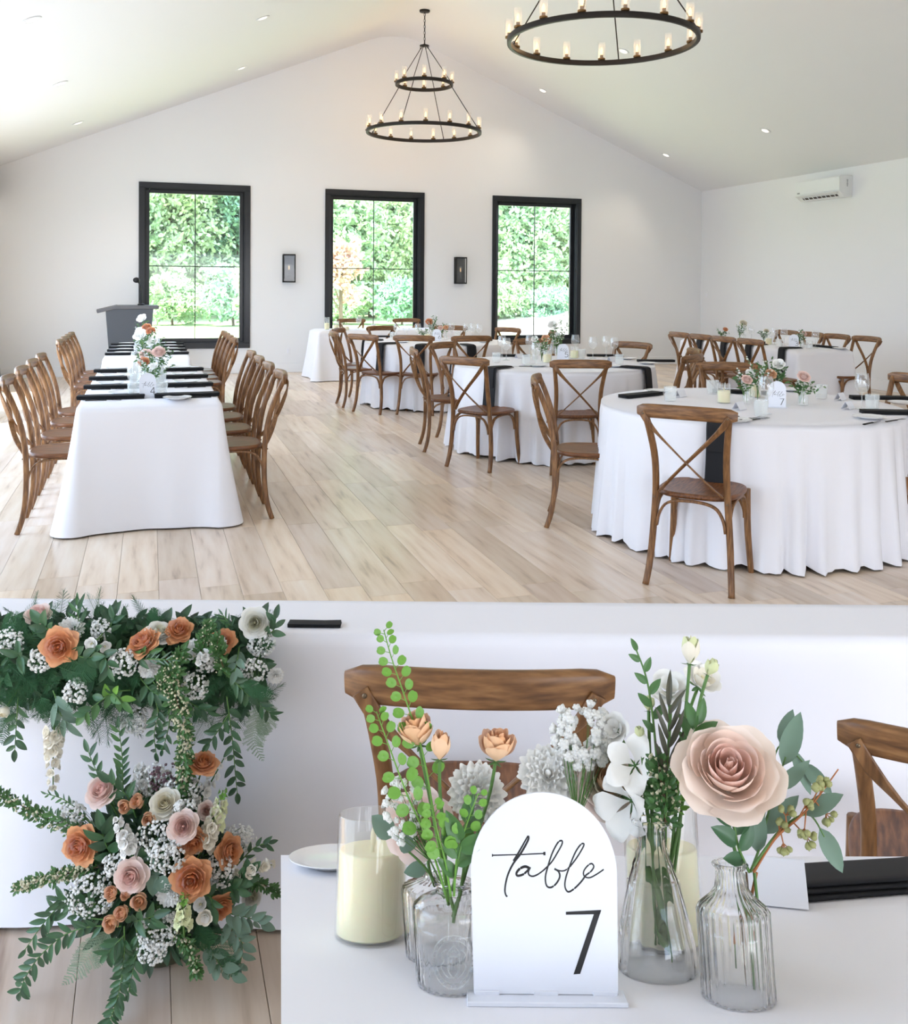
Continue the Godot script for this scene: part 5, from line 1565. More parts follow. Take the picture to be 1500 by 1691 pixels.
func guest_table_in_front() -> void:
	# the cloth of the table, its far edge behind the vases
	var t := thing("guest_table", "white clothed guest table in the foreground with bud vases and the table 7 sign", "table", LF)
	var x0 := -0.2359
	var xf0 := -0.3285
	var zf := -0.4767
	var zn := 0.13
	var outline := [Vector2(xf0, zf), Vector2(0.72, zf - 0.02), Vector2(0.72, zn), Vector2(x0 + 0.0135, zn)]
	var down := LF.basis.inverse() * Vector3.DOWN
	var m := MB.new()
	m.grid(60, 40, func(u, w):
		var xa: float = lerpf(outline[0].x, outline[1].x, u)
		var xb: float = lerpf(outline[3].x, outline[2].x, u)
		var x: float = lerpf(xb, xa, w)
		var z: float = lerpf(lerpf(zn, zn, u), lerpf(outline[0].y, outline[1].y, u), w)
		return Vector3(x, 0, z))
	var drop := func(a: Vector2, b: Vector2, seed_: float):
		var cen := Vector2(0.2, -0.2)
		m.grid(40, 8, func(u, w):
			var p := a.lerp(b, u)
			var f: float = 0.006 * cos(u * 40.0 + seed_) * w
			var o: Vector2 = (cen - p).normalized() * (0.004 * (1.0 - w) - f * 0.5 + 0.008 * w)
			return Vector3(p.x + o.x, 0, p.y + o.y) + down * (0.0 + 0.5 * w))
	drop.call(outline[1], outline[0], 0.0)
	drop.call(outline[0], outline[3], 1.0)
	drop.call(outline[3], outline[2], 2.0)
	drop.call(outline[2], outline[1], 3.0)
	part("tablecloth", m.mesh(), M.cloth, t)
	var tp := MB.new()
	tp.box(Vector3(0.9, 0.02, 0.56), Vector3(0.23, -0.014, -0.18), 0.004)
	part("tabletop", tp.mesh(), M.seat, t)
	for p in [Vector3(-0.12, -0.02, -0.38), Vector3(0.6, -0.02, -0.38), Vector3(-0.1, -0.02, 0.06), Vector3(0.6, -0.02, 0.06)]:
		var l := MB.new()
		var hgt: float = (LF * p).y
		l.tube([p, p + down * (hgt - 0.002)], 0.015)
		part("leg", l.mesh(), M.matte_black, t)

	arch_sign("7", "large white arched sign reading table 7 in front of the bud vases", lr(Vector3(-0.0016, 0, 0)), 0.1326, 0.1716, 0.1388)
	candle("tall cream candle in a glass sleeve left behind the bud vases", lr(Vector3(-0.1764, 0, -0.1594), 0, 0.99), 0.0856, 0.1202)
	candle("second cream candle standing behind the cone-shaped vase", lr(Vector3(0.1406, 0, -0.1457), 0, 1.02), 0.0908, 0.1442)
	# embossed apothecary bottle left of the sign, and its twin behind
	var c1 := Vector3(-0.0868, 0, -0.0347)
	var b1 := ribbed_bottle("bud_vase", "short embossed glass vase with a medallion, left beside the large sign", c1, [Vector2(0.0288, -0.011), Vector2(0.0323, -0.0095), Vector2(0.0329, -0.0041), Vector2(0.0336, 0.0028), Vector2(0.0348, 0.0058), Vector2(0.0354, 0.0117), Vector2(0.0367, 0.0268), Vector2(0.0387, 0.047), Vector2(0.0401, 0.0593), Vector2(0.0404, 0.0634), Vector2(0.0389, 0.067), Vector2(0.0331, 0.0712), Vector2(0.0249, 0.0743), Vector2(0.0183, 0.0769), Vector2(0.0166, 0.08), Vector2(0.0167, 0.0821), Vector2(0.0193, 0.0831), Vector2(0.0199, 0.0847), Vector2(0.019, 0.086)], 0.0026, 0.0547, func(a, p):
		return p.x * (1.0 + (0.022 * cos(30.0 * a) if p.y < 0.019 else 0.0) + 0.006 * cos(6.0 * a) * smoothstep(0.02, 0.05, p.y) * smoothstep(0.1, 0.08, p.y)))
	medallion(b1, 0.0345)
	var c0 := Vector3(-0.1018, 0, -0.1058)
	ribbed_bottle("bud_vase", "second embossed glass vase, half hidden behind the short one", c0, [Vector2(0.0297, -0.01), Vector2(0.0329, -0.0084), Vector2(0.0336, 0.0039), Vector2(0.0364, 0.031), Vector2(0.0392, 0.0586), Vector2(0.038, 0.063), Vector2(0.0254, 0.0669), Vector2(0.0165, 0.0697), Vector2(0.0153, 0.0764), Vector2(0.0178, 0.0787), Vector2(0.0179, 0.0809)], 0.0026, 0.0475, func(a, p): return p.x * (1.0 + 0.015 * cos(24.0 * a)), 96)
	# cone vase and cylinder vase right of the sign
	var c2 := Vector3(0.1162, 0, -0.0721)
	ribbed_bottle("bud_vase", "cone-shaped fluted glass vase right behind the large sign", c2, [Vector2(0.0347, -0.0117), Vector2(0.0378, -0.0102), Vector2(0.0385, 0.0006), Vector2(0.0387, 0.0136), Vector2(0.0382, 0.0241), Vector2(0.0353, 0.0372), Vector2(0.03, 0.0585), Vector2(0.0241, 0.08), Vector2(0.0204, 0.0898), Vector2(0.0207, 0.092), Vector2(0.018, 0.0975), Vector2(0.0149, 0.1102), Vector2(0.0138, 0.1212), Vector2(0.015, 0.1274), Vector2(0.0194, 0.1296), Vector2(0.02, 0.1324), Vector2(0.0181, 0.1341)], 0.0028, 0.0773, func(a, p):
		return p.x * (1.0 + 0.028 * absf(cos(8.0 * a)) - 0.014 if p.y < 0.125 else 1.0))
	var c3 := Vector3(0.1777, 0, -0.0069)
	ribbed_bottle("bud_vase", "cylindrical ribbed glass vase holding the large pink rose", c3, [Vector2(0.0302, -0.0117), Vector2(0.0324, -0.0108), Vector2(0.0331, -0.006), Vector2(0.0332, 0.0036), Vector2(0.0332, 0.0228), Vector2(0.0334, 0.0523), Vector2(0.0336, 0.0662), Vector2(0.0336, 0.0707), Vector2(0.0317, 0.0742), Vector2(0.0259, 0.0787), Vector2(0.0202, 0.0833), Vector2(0.0156, 0.0894), Vector2(0.0139, 0.0975), Vector2(0.0137, 0.1057), Vector2(0.0162, 0.1077), Vector2(0.0172, 0.1093), Vector2(0.0157, 0.1108)], 0.003, 0.0622, func(a, p):
		return p.x * (1.0 + 0.02 * cos(28.0 * a)) if p.y < 0.118 else p.x, 168)
	tent_card("white tent place card behind the ribbed vase, before the black napkin", Vector3.ZERO, 0.0)
	(get_child(get_child_count() - 1) as Node3D).transform = lr(Vector3(0.2974, 0, -0.2902), -0.3, 1.05)
	flat_napkin("black folded napkin on the foreground table, right of the place card", lr_pos(Vector3(0.4189, 0, -0.3554)), 0.0)
	var nap: Node3D = get_child(get_child_count() - 1)
	nap.transform = lr(Vector3(0.4621, 0, -0.3565), PI / 2 + 0.25, 0.95)
	plate("white side plate at the left behind the candle of the foreground table", Vector3.ZERO)
	(get_child(get_child_count() - 1) as Node3D).transform = lr(Vector3(-0.2481, 0, -0.4307), 0, 0.72)

	# --- flowers in the embossed vase
	var r1 := Vector3(-0.0878, 0.06, -0.043)
	bloom("spray_rose", "large peach spray rose at the left of the foreground posy", LF, Vector3(-0.1249, 0.2149, -0.035), 0.021, Vector3(-0.2, 0.95, 0.42), SPRAY_ROSE, "spray", M.peach_petal, "rose", r1, 2)
	bloom("spray_rose", "half-closed peach rosebud in front of the left spray rose", LF, Vector3(-0.1016, 0.203, -0.018), 0.0165, Vector3(0.05, 0.98, 0.3), BUD_ROSE, "bud", M.peach_petal, "rose", r1, 2)
	bloom("spray_rose", "upright peach spray rose at the right of the foreground posy", LF, Vector3(-0.0448, 0.2015, -0.03), 0.0205, Vector3(0.08, 0.97, 0.36), SPRAY_ROSE, "spray", M.peach_petal, "rose", r1, 2)
	bloom("carnation", "ruffled white carnation between the peach spray roses and the sign", LF, Vector3(-0.0625, 0.1625, -0.055), 0.03, Vector3(0.2, 0.4, 0.9), CARNATION, "carnation", M.white_petal, "flower", r1)
	bloom("garden_rose", "pale peach rose low behind the foreground posy", LF, Vector3(-0.1236, 0.124, -0.085), 0.033, Vector3(-0.2, 0.3, 0.9), OPEN_ROSE, "open", M.blush_petal, "rose", Vector3(-0.1041, 0.0601, -0.1))
	penny("tall lime seed-pod stalk rising at the left of the foreground posy", [Vector3(-0.092, 0.0688, -0.03), Vector3(-0.1039, 0.1263, -0.03), Vector3(-0.1182, 0.1971, -0.03), Vector3(-0.1365, 0.2479, -0.03), Vector3(-0.1525, 0.2886, -0.03), Vector3(-0.1622, 0.3182, -0.03)], 24, 0.0128)
	penny("shorter lime seed-pod stalk, left of the peach roses", [Vector3(-0.0925, 0.0716, -0.02), Vector3(-0.1094, 0.1192, -0.015), Vector3(-0.134, 0.1667, -0.015), Vector3(-0.1546, 0.2126, -0.018), Vector3(-0.1666, 0.2403, -0.02)], 17, 0.0135)
	penny("lime seed-pod stalk low before the peach stems", [Vector3(-0.0897, 0.0789, -0.012), Vector3(-0.0958, 0.1113, -0.005), Vector3(-0.1036, 0.1378, -0.002), Vector3(-0.1079, 0.1592, 0)], 12, 0.0125)
	penny("small lime seed-pod stalk leaning right towards the sign", [Vector3(-0.0868, 0.079, -0.012), Vector3(-0.0836, 0.1163, -0.006), Vector3(-0.0727, 0.1481, -0.004), Vector3(-0.0638, 0.1693, -0.004)], 10, 0.011)
	gyps("white gypsophila cloud at the left of the foreground posy", LF, Vector3(-0.1377, 0.149, -0.05), Vector3(0.024, 0.034, 0.015), 60, r1, 0.0034)
	sprig("leaf_sprig", "broad green leaf sprig at the neck of the embossed vase", LF, [Vector3(-0.088, 0.0819, -0.02), Vector3(-0.0841, 0.1055, -0.008), Vector3(-0.0802, 0.1246, -0.004), Vector3(-0.0755, 0.145, -0.006)], 7, leaf_mesh(0.5), M.leaf_mid, 0.026, 0.03)
	sprig("eucalyptus_sprig", "dull green round leaf hanging left behind the embossed vase", LF, [Vector3(-0.0957, 0.0657, -0.06), Vector3(-0.1174, 0.091, -0.065), Vector3(-0.1375, 0.1072, -0.065), Vector3(-0.1552, 0.1225, -0.065)], 3, leaf_mesh(0.7), M.leaf_grey, 0.022, 0.03)

	# --- posy hidden behind the sign
	var rb := Vector3(0.0362, 0.0555, -0.1)
	gyps("white gypsophila sprays rising behind the sign", LF, Vector3(0.0531, 0.2069, -0.11), Vector3(0.034, 0.036, 0.02), 90, rb, 0.0046)
	bloom("carnation", "soft white carnation behind the top of the sign", LF, Vector3(0.0155, 0.1688, -0.12), 0.032, Vector3(-0.1, 0.5, 0.9), CARNATION, "carnation", M.white_petal, "flower", rb)
	bloom("garden_rose", "cream and peach rose right behind the sign", LF, Vector3(0.0794, 0.1603, -0.12), 0.036, Vector3(0.1, 0.4, 0.9), OPEN_ROSE, "open", [M.peach_petal[2], M.cream_rose[1], M.blush_petal[2]], "rose", rb)
	var vb := Vector3(0.0425, 0, -0.2285)
	ribbed_bottle("bud_vase", "glass vase standing hidden behind the large sign", vb, [Vector2(0.028, 0), Vector2(0.031, 0.002), Vector2(0.031, 0.05), Vector2(0.028, 0.058), Vector2(0.015, 0.068), Vector2(0.014, 0.084), Vector2(0.018, 0.088)], 0.0026, 0.04, func(a, p): return p.x * (1.0 + 0.015 * cos(20.0 * a)), 80)

	# --- flowers in the cone vase
	var r2 := Vector3(0.124, 0.0189, -0.08)
	bloom("lisianthus", "upper left white lisianthus of the cone vase", LF, Vector3(0.1472, 0.2569, -0.09), 0.024, Vector3(-0.2, 0.6, 0.75), LISIANTHUS, "lisianthus", [M.ivory_heart, M.white_petal, M.white_petal], "flower", r2)
	bloom("lisianthus", "upper right white lisianthus of the cone vase", LF, Vector3(0.186, 0.2661, -0.1), 0.025, Vector3(0.3, 0.7, 0.6), LISIANTHUS, "lisianthus", [M.ivory_heart, M.cream_petal, M.white_petal], "flower", r2)
	bloom("bellflower", "white starry bellflower low at the left of the cone vase", LF, Vector3(0.0998, 0.1854, -0.07), 0.031, Vector3(-0.35, 0.25, 0.9), BELL, "bell", M.white_petal, "flower", r2, 2)
	bloom("bellflower", "drooping white bellflower behind the sign edge", LF, Vector3(0.0909, 0.1425, -0.085), 0.034, Vector3(-0.7, -0.25, 0.6), BELL, "bell", M.white_petal, "flower", r2, 2)
	bloom("bellflower", "small white bloom at the far left of the cone vase", LF, Vector3(0.0869, 0.2145, -0.1), 0.02, Vector3(-0.5, 0.3, 0.8), LISIANTHUS, "lisianthus", M.white_petal, "flower", r2)
	for e in [["pale green-white bud standing highest in the cone vase", Vector3(0.167, 0.2912, -0.07), 0.017, Vector3(0.1, 1, 0.1)], ["slim green bud leaning right at the top of the cone vase", Vector3(0.1857, 0.2776, -0.065), 0.011, Vector3(0.55, 1, 0.1)], ["yellow-green bud at the left of the cone vase", Vector3(0.1198, 0.2407, -0.07), 0.0095, Vector3(0.05, 1, 0.1)], ["small bud low left in the cone vase", Vector3(0.1088, 0.2128, -0.07), 0.008, Vector3(-0.15, 1, 0.2)]]:
		bloom("lisianthus_bud", e[0], LF, e[1], e[2], e[3], BUD_ROSE, "bud", [M.ivory_heart, M.snap, M.cream_petal] if e[2] > 0.012 else M.snap, "bud", r2)
	sprig("leaf_sprig", "small-leaved green sprig at the upper left of the cone vase", LF, [Vector3(0.1267, 0.1405, -0.06), Vector3(0.1235, 0.1941, -0.06), Vector3(0.1213, 0.2347, -0.06), Vector3(0.1172, 0.2702, -0.062), Vector3(0.1071, 0.3004, -0.062)], 8, leaf_mesh(0.45), M.leaf_mid, 0.02, 0.017, "sprig", 0.35)
	sprig("dark_sprig", "dark narrow-leaved upright sprig in the cone vase", LF, [Vector3(0.1276, 0.1398, -0.05), Vector3(0.1307, 0.1796, -0.045), Vector3(0.1333, 0.2136, -0.045), Vector3(0.1359, 0.2453, -0.045)], 9, leaf_mesh(0.17), M.leaf_bronze, 0.042, 0.034, "sprig", 0.3, 0.0012, 0.42)
	sprig("leaf_sprig", "bright green leaf sprig above the pink rose", LF, [Vector3(0.1329, 0.1436, -0.045), Vector3(0.1466, 0.1862, -0.04), Vector3(0.1553, 0.2119, -0.038), Vector3(0.1626, 0.229, -0.038)], 6, leaf_mesh(0.42), M.leaf_mid, 0.022, 0.026, "sprig", 0.5)
	fine_branch("green_filler", "fine green filler around the neck of the cone vase", LF, [Vector3(0.1283, 0.1333, -0.055), Vector3(0.1274, 0.1564, -0.05), Vector3(0.1246, 0.1731, -0.05), Vector3(0.1232, 0.1928, -0.05)], 230, 0.024, M.leaf_mid, 0.009, 50, 0.0018, "greenery", M.spirea)
	fine_branch("green_filler", "pale green bud filler behind the pink rose", LF, [Vector3(0.1352, 0.1413, -0.07), Vector3(0.1495, 0.1697, -0.07), Vector3(0.1609, 0.1986, -0.07)], 120, 0.02, M.leaf_lime, 0.008, 40, 0.0022, "greenery", M.spirea)
	sprig("leaf_sprig", "leafy stems filling the cone vase from neck to base", LF, [Vector3(0.1216, 0.0295, -0.08), Vector3(0.1293, 0.078, -0.08), Vector3(0.1317, 0.1357, -0.07), Vector3(0.1276, 0.1657, -0.06)], 8, leaf_mesh(0.3), M.leaf_mid, 0.018, 0.024, "sprig", 0.6)

	# --- the large pink rose and eucalyptus in the ribbed vase
	var r3 := Vector3(0.2063, -0.0027, -0.025)
	bloom("pink_rose", "large open pale pink rose in the ribbed vase", LF, Vector3(0.182, 0.1896, -0.005), 0.0475, Vector3(-0.12, 0.6, 0.8), OPEN_ROSE, "open", M.pink_petal, "rose", r3, 2, 5)
	var sprigs_ := []
	sprigs_.append(sprig("eucalyptus_sprig", "large grey-green eucalyptus leaves right behind the pink rose", LF, [Vector3(0.2009, 0.0993, -0.02), Vector3(0.2132, 0.1259, -0.018), Vector3(0.2267, 0.1633, -0.018), Vector3(0.2448, 0.2012, -0.02)], 5, leaf_mesh(0.36, 0.12, 0.12), M.leaf_grey, 0.05, 0.05, "sprig", 0.15, 0.0014, 0.5))
	sprigs_.append(sprig("eucalyptus_sprig", "eucalyptus twig with a hanging oval leaf at the far right", LF, [Vector3(0.2014, 0.107, -0.01), Vector3(0.2291, 0.1395, -0.005), Vector3(0.2551, 0.1538, 0), Vector3(0.2681, 0.1351, 0.002)], 2, leaf_mesh(0.42, 0.1, 0.1), M.leaf_grey, 0.03, 0.052, "sprig", 0.5, 0.0014, 0.5))
	sprigs_.append(sprig("eucalyptus_sprig", "pair of eucalyptus leaves pointing right at the rose's upper edge", LF, [Vector3(0.2145, 0.1179, -0.03), Vector3(0.2299, 0.171, -0.035), Vector3(0.2458, 0.2101, -0.035), Vector3(0.2697, 0.1898, -0.03)], 3, leaf_mesh(0.4, 0.1, 0.1), M.leaf_grey, 0.036, 0.04, "sprig", 0.6, 0.0012, 0.4))
	sprigs_.append(sprig("dark_leaf_sprig", "glossy dark leaves under the pink rose at the vase mouth", LF, [Vector3(0.1998, 0.0993, -0.02), Vector3(0.1896, 0.1193, -0.012), Vector3(0.1857, 0.1359, -0.008), Vector3(0.1842, 0.1543, -0.008)], 6, leaf_mesh(0.5), M.leaf_dark, 0.03, 0.034, "sprig", 0.1))
	seed_twig()
	for i in 4:
		var a: Vector3 = [Vector3(0.1927, 0.0987, -0.022), Vector3(0.1979, 0.0977, -0.026), Vector3(0.2039, 0.0998, -0.018), Vector3(0.2091, 0.0973, -0.028)][i]
		var b: Vector3 = [Vector3(0.1953, 0.0135, -0.035), Vector3(0.1991, 0.0032, -0.022), Vector3(0.211, -0.0069, -0.03), Vector3(0.1866, 0.0389, -0.018)][i]
		var st := MB.new()
		st.tube([a, b], 0.0016, 0.0013, 6)
		part("cut_stem", st.mesh(), [M.stem, M.woody, M.stem, M.red_stem][i], sprigs_[i], sprigs_[i].transform.affine_inverse() * LF)

func lr_pos(p: Vector3) -> Vector3:
	return LF * p

func medallion(v: Node3D, r: float) -> void:
	var m := MB.new()
	var cy := 0.0288
	var on := func(x: float, y: float, lift: float) -> Vector3:
		var rr := r + lift
		return Vector3(rr * sin(x / r), cy + y, rr * cos(x / r))
	for q in [[0.0215, 0.0007], [0.0175, 0.0005]]:
		m.sweep(range(49).map(func(i): return on.call(cos(TAU * i / 48) * q[0] * 0.93, sin(TAU * i / 48) * q[0], 0.0005)), func(_t, a): return Vector2(cos(a), sin(a)) * q[1], 6, Vector3.ZERO, false)
	for i in 30:
		var a := TAU * i / 30
		m.ball(on.call(cos(a) * 0.0195 * 0.93, sin(a) * 0.0195, 0.0006), Vector3.ONE * 0.0008, 6, 4)
	# raised urn with side scrolls
	for s in [-1.0, 1.0]:
		m.tube(curve([on.call(s * 0.001, -0.012, 0.0006), on.call(s * 0.004, -0.008, 0.0008), on.call(s * 0.0055, -0.001, 0.0008), on.call(s * 0.0045, 0.005, 0.0008), on.call(s * 0.0065, 0.0065, 0.0008)], 4), 0.0007)
		m.tube(curve([on.call(s * 0.007, 0.01, 0.0006), on.call(s * 0.011, 0.006, 0.0006), on.call(s * 0.0085, 0.001, 0.0006), on.call(s * 0.0115, -0.004, 0.0006), on.call(s * 0.008, -0.01, 0.0006), on.call(s * 0.0045, -0.0125, 0.0006)], 4), 0.0006)
		m.tube(curve([on.call(s * 0.0, 0.013, 0.0006), on.call(s * 0.003, 0.0105, 0.0006), on.call(s * 0.0045, 0.0085, 0.0006)], 4), 0.0006)
	for k in 4: m.tube([on.call((k - 1.5) * 0.0024, -0.006, 0.0006), on.call((k - 1.5) * 0.0028, 0.003, 0.0006)], 0.0005)
	m.tube([on.call(-0.006, 0.0045, 0.0006), on.call(0.006, 0.0045, 0.0006)], 0.0008)
	m.tube([on.call(-0.0035, -0.0125, 0.0006), on.call(0.0035, -0.0125, 0.0006)], 0.0008)
	for k in 5: m.ball(on.call((k - 2) * 0.0022, 0.0075 + 0.001 * (2 - absi(k - 2)), 0.0006), Vector3.ONE * 0.0012, 7, 4)
	part("medallion", m.mesh(), M.emboss, v)

func penny(label: String, pts: Array, n: int, size: float) -> void:
	var o: Vector3 = pts[0]
	var t := thing("seed_pod_stalk", label, "greenery", LF * Transform3D(Basis(), o))
	var path := curve(pts.map(func(p): return p - o), 8)
	var st := MB.new()
	st.tube(path, 0.0012, 0.0005, 6)
	if not protos.has("pod"):
		var d := MB.new()
		d.grid(20, 3, func(u, w):
			var a: float = TAU * u
			var notch: float = 1.0 - 0.16 * exp(-pow((a - PI / 2) / 0.3, 2.0))
			var r: float = (1.0 - w) * 0.5 * notch
			return Vector3(r * cos(a) * 0.84, 0.5 + r * sin(a), 0.05 * (1.0 - pow(absf(w - 0.45) * 1.8, 2.0))), true)
		d.grid(20, 2, func(u, w):
			var a: float = -TAU * u
			var r: float = (1.0 - w) * 0.5 * (1.0 - 0.16 * exp(-pow((a + 3 * PI / 2) / 0.3, 2.0)))
			return Vector3(r * cos(a) * 0.84, 0.5 + r * sin(a), -0.03 * w), true)
		protos["pod"] = d.mesh()
	for i in n:
		var f: float = lerpf(0.3, 1.0, (i + 0.5) / n)
		var q := f * (path.size() - 1)
		var a := mini(int(q), path.size() - 2)
		var p: Vector3 = (path[a] as Vector3).lerp(path[a + 1], q - a)
		var tang: Vector3 = ((path[a + 1] as Vector3) - path[a]).normalized()
		var side := tang.cross(Vector3(0, 0, 1)).normalized() * (1.0 if i % 2 else -1.0)
		var dir := (tang * 0.6 + side * rf(0.5, 1.0) + Vector3(0, 0, rf(-0.2, 0.6))).normalized()
		var s: float = size * lerpf(1.15, 0.6, f * f)
		var foot := p + dir * s * 0.55
		st.tube([p, foot], 0.0004, 0.0003, 4)
		part("seed_pod", protos["pod"], M.leaf_lime, t, leaf_xf(foot, dir, Vector3(rf(-0.7, 0.7), rf(-0.3, 0.5), 1), s))
	part("stem", st.mesh(), M.leaf_lime, t)

func seed_twig() -> void:
	var pts := [Vector3(0.2024, 0.1006, -0.015), Vector3(0.2225, 0.1316, -0.005), Vector3(0.2454, 0.1515, 0.002), Vector3(0.264, 0.1689, 0.004), Vector3(0.2874, 0.1945, 0.004)]
	var o: Vector3 = pts[0]
	var t := thing("seeded_eucalyptus", "twig of green-brown eucalyptus seeds right of the pink rose", "sprig", LF * Transform3D(Basis(), o))
	var path := curve(pts.map(func(p): return p - o), 8)
	var st := MB.new()
	st.tube(path, 0.0015, 0.0006, 6)
	var pod := MB.new()
	pod.lathe([Vector2(0, 0), Vector2(0.25, 0.1), Vector2(0.48, 0.5), Vector2(0.5, 0.75), Vector2(0.36, 1.0), Vector2(0.16, 1.06), Vector2(0, 1.25)], 10)
	var pm := pod.mesh()
	for k in 9:
		var p: Vector3 = path[8 + k * 2 + (1 if k > 4 else 0)]
		var dir := Vector3(rf(-0.6, 0.9), [0.9, -1.0, 0.7, -0.8, 0.9, -0.9, 0.8, -0.5, 0.9][k], rf(0, 0.5)).normalized()
		var e := p + dir * rf(0.008, 0.016)
		st.tube([p, e], 0.0008, 0.0006, 5)
		for i in 5:
			var d := (dir + Vector3(rf(-1, 1), rf(-1, 1), rf(-0.5, 0.8)) * 0.9).normalized()
			var f := e + d * 0.004
			st.tube([e, f], 0.0005, 0.0005, 4)
			part("seed_pod", pm, M.berry, t, aim(f, d, rf(0.0052, 0.0068)))
	part("stem", st.mesh(), M.red_stem, t)

# ---------------------------------------------------------------- the head table with its garland and floor flowers
func head_table() -> void:
	rect_table(-1.22, 1.4, -0.24, 0.0, 0.66, "long narrow head table under a white cloth, carrying the flower garland", 12, 0.03, 0.05, HF, "head_table")
	chair(Vector2(0.5132, -1.4315), Vector2(0.8444, -2.3543), "crossback chair right behind the foreground table, its long rail behind the peach roses", "chairs between the foreground table and the head table", 0.93)
	chair(Vector2(1.2584, -1.1684), Vector2(1.942, -1.9979), "low crossback chair at the right behind the foreground table", "chairs between the foreground table and the head table", 0.82)
	flat_napkin("black folded napkin on the head table behind the foreground table", Vector3.ZERO, 0.0)
	(get_child(get_child_count() - 1) as Node3D).transform = HF * at(-0.32, 0.661, -0.06, PI / 2, 0.36)

	# garland: dark inner foliage first
	var g := thing("garland_foliage", "dense dark green foliage body of the garland along the head table edge", "greenery", HF)
	var xs := []
	var fx := []
	for i in 2600:
		var u := rf(-1.1, -0.425)
		var a := rf(0, TAU)
		var k := sqrt(rf(0, 1))
		var p := Vector3(u, 0.625 + sin(a) * 0.088 * k, 0.05 + cos(a) * 0.09 * k)
		xs.append(leaf_xf(p, Vector3(rf(-1, 1), rf(-1, 0.9), rf(-0.3, 1)), Vector3(rf(-1, 1), rf(-0.3, 1), 1), rf(0.024, 0.05)))
	scatter("leaves", leaf_mesh(0.42), M.leaf_deep, g, xs.slice(0, 1500))
	scatter("leaves", leaf_mesh(0.4), M.leaf_dark, g, xs.slice(1500))
	var tuft := MB.new()
	for k in 26:
		var b := Vector3(0, 0.04 * k, 0)
		for s in [-1.0, 1.0]: tuft.tube([b, b + Vector3(s * 0.26 * sin(PI * (0.15 + 0.85 * k / 26.0)), 0.16, 0.05 * sin(k * 2.0))], 0.006, 0.003, 3)
	tuft.tube([Vector3.ZERO, Vector3(0, 1.1, 0)], 0.008, 0.003, 4)
	var tm := tuft.mesh()
	for i in 420:
		var u := rf(-1.1, -0.425)
		var a := rf(0, TAU)
		var p := Vector3(u, 0.62 + sin(a) * 0.09, 0.055 + cos(a) * 0.09)
		fx.append(leaf_xf(p, Vector3(rf(-1, 1), rf(-1, 0.8), rf(-0.2, 1)), Vector3(rf(-1, 1), rf(-0.3, 1), 1), rf(0.04, 0.085)))
	scatter("fern_plumes", tm, M.fern, g, fx)

	var up := Vector3(0, 0.35, 1)
	# [label, centre, radius, facing, kind, key, tones]
	for e in [
		["orange rose with pointed petals, leftmost of the garland", Vector3(-0.813, 0.704, 0.19), 0.037, Vector3(0.05, 0.2, 1), POINTED_ROSE, "pointed", "orange"],
		["orange rose seen from its side in the middle of the garland", Vector3(-0.646, 0.708, 0.17), 0.034, Vector3(-0.3, 0.95, 0.5), POINTED_ROSE, "pointed", "orange"],
		["orange rose right of the white rose on top of the garland", Vector3(-0.582, 0.719, 0.13), 0.029, Vector3(0.2, 0.8, 0.6), POINTED_ROSE, "pointed", "orange"],
		["half-hidden orange rose near the right end of the garland", Vector3(-0.484, 0.7, 0.14), 0.026, Vector3(0.2, 0.7, 0.7), POINTED_ROSE, "pointed", "orange"],
		["white rose leaning behind the middle orange rose of the garland", Vector3(-0.621, 0.717, 0.14), 0.027, Vector3(0.35, 0.8, 0.4), OPEN_ROSE, "open", "white"],
		["large white rose at the upper right end of the garland", Vector3(-0.416, 0.743, 0.15), 0.031, Vector3(0.1, 0.35, 1), OPEN_ROSE, "open", "white"],
		["blush rose half out of sight at the upper left of the garland", Vector3(-0.907, 0.733, 0.08), 0.026, Vector3(0, 0.9, 0.5), OPEN_ROSE, "open", "blush"],
		["small cream rosebud drooping at the left end of the garland", Vector3(-0.933, 0.564, 0.17), 0.015, Vector3(-0.1, -0.5, 0.8), SPRAY_ROSE, "spray", "cream"]]:
		bloom("garden_rose", e[0], HF, e[1], e[2], e[3], e[4], e[5], {"orange": M.orange_petal, "white": M.white_rose, "blush": M.blush_petal, "cream": M.cream_rose}[e[6]], "rose", e[1] - e[3].normalized() * 0.06)
	for e in [["fluffy white carnation above the leftmost orange rose", Vector3(-0.82, 0.716, 0.12), 0.028, Vector3(0.1, 0.6, 0.8)], ["fluffy white carnation low in the middle of the garland", Vector3(-0.631, 0.653, 0.18), 0.023, Vector3(0, 0, 1)], ["white carnation between the two right orange roses of the garland", Vector3(-0.545, 0.689, 0.16), 0.021, Vector3(0.2, 0.5, 0.8)], ["white carnation in front of the half-hidden orange rose", Vector3(-0.489, 0.701, 0.17), 0.018, Vector3(-0.1, 0.3, 1)], ["white carnation at the cut right end of the garland", Vector3(-0.37, 0.633, 0.16), 0.017, Vector3(0.2, 0, 1)]]:
		bloom("carnation", e[0], HF, e[1], e[2], e[3], CARNATION, "carnation", M.white_petal, "flower", e[1] - e[3].normalized() * 0.05)
	for e in [["small open white lisianthus right of the leftmost orange rose", Vector3(-0.75, 0.707, 0.18), 0.0155, Vector3(0, 0.15, 1)], ["nodding white lisianthus beside the small open one", Vector3(-0.726, 0.697, 0.17), 0.0145, Vector3(0.5, 0.1, 0.6)]]:
		bloom("lisianthus", e[0], HF, e[1], e[2], e[3], LISIANTHUS, "lisianthus", [M.ivory_heart, M.white_petal, M.white_petal], "flower", e[1] - e[3].normalized() * 0.05)
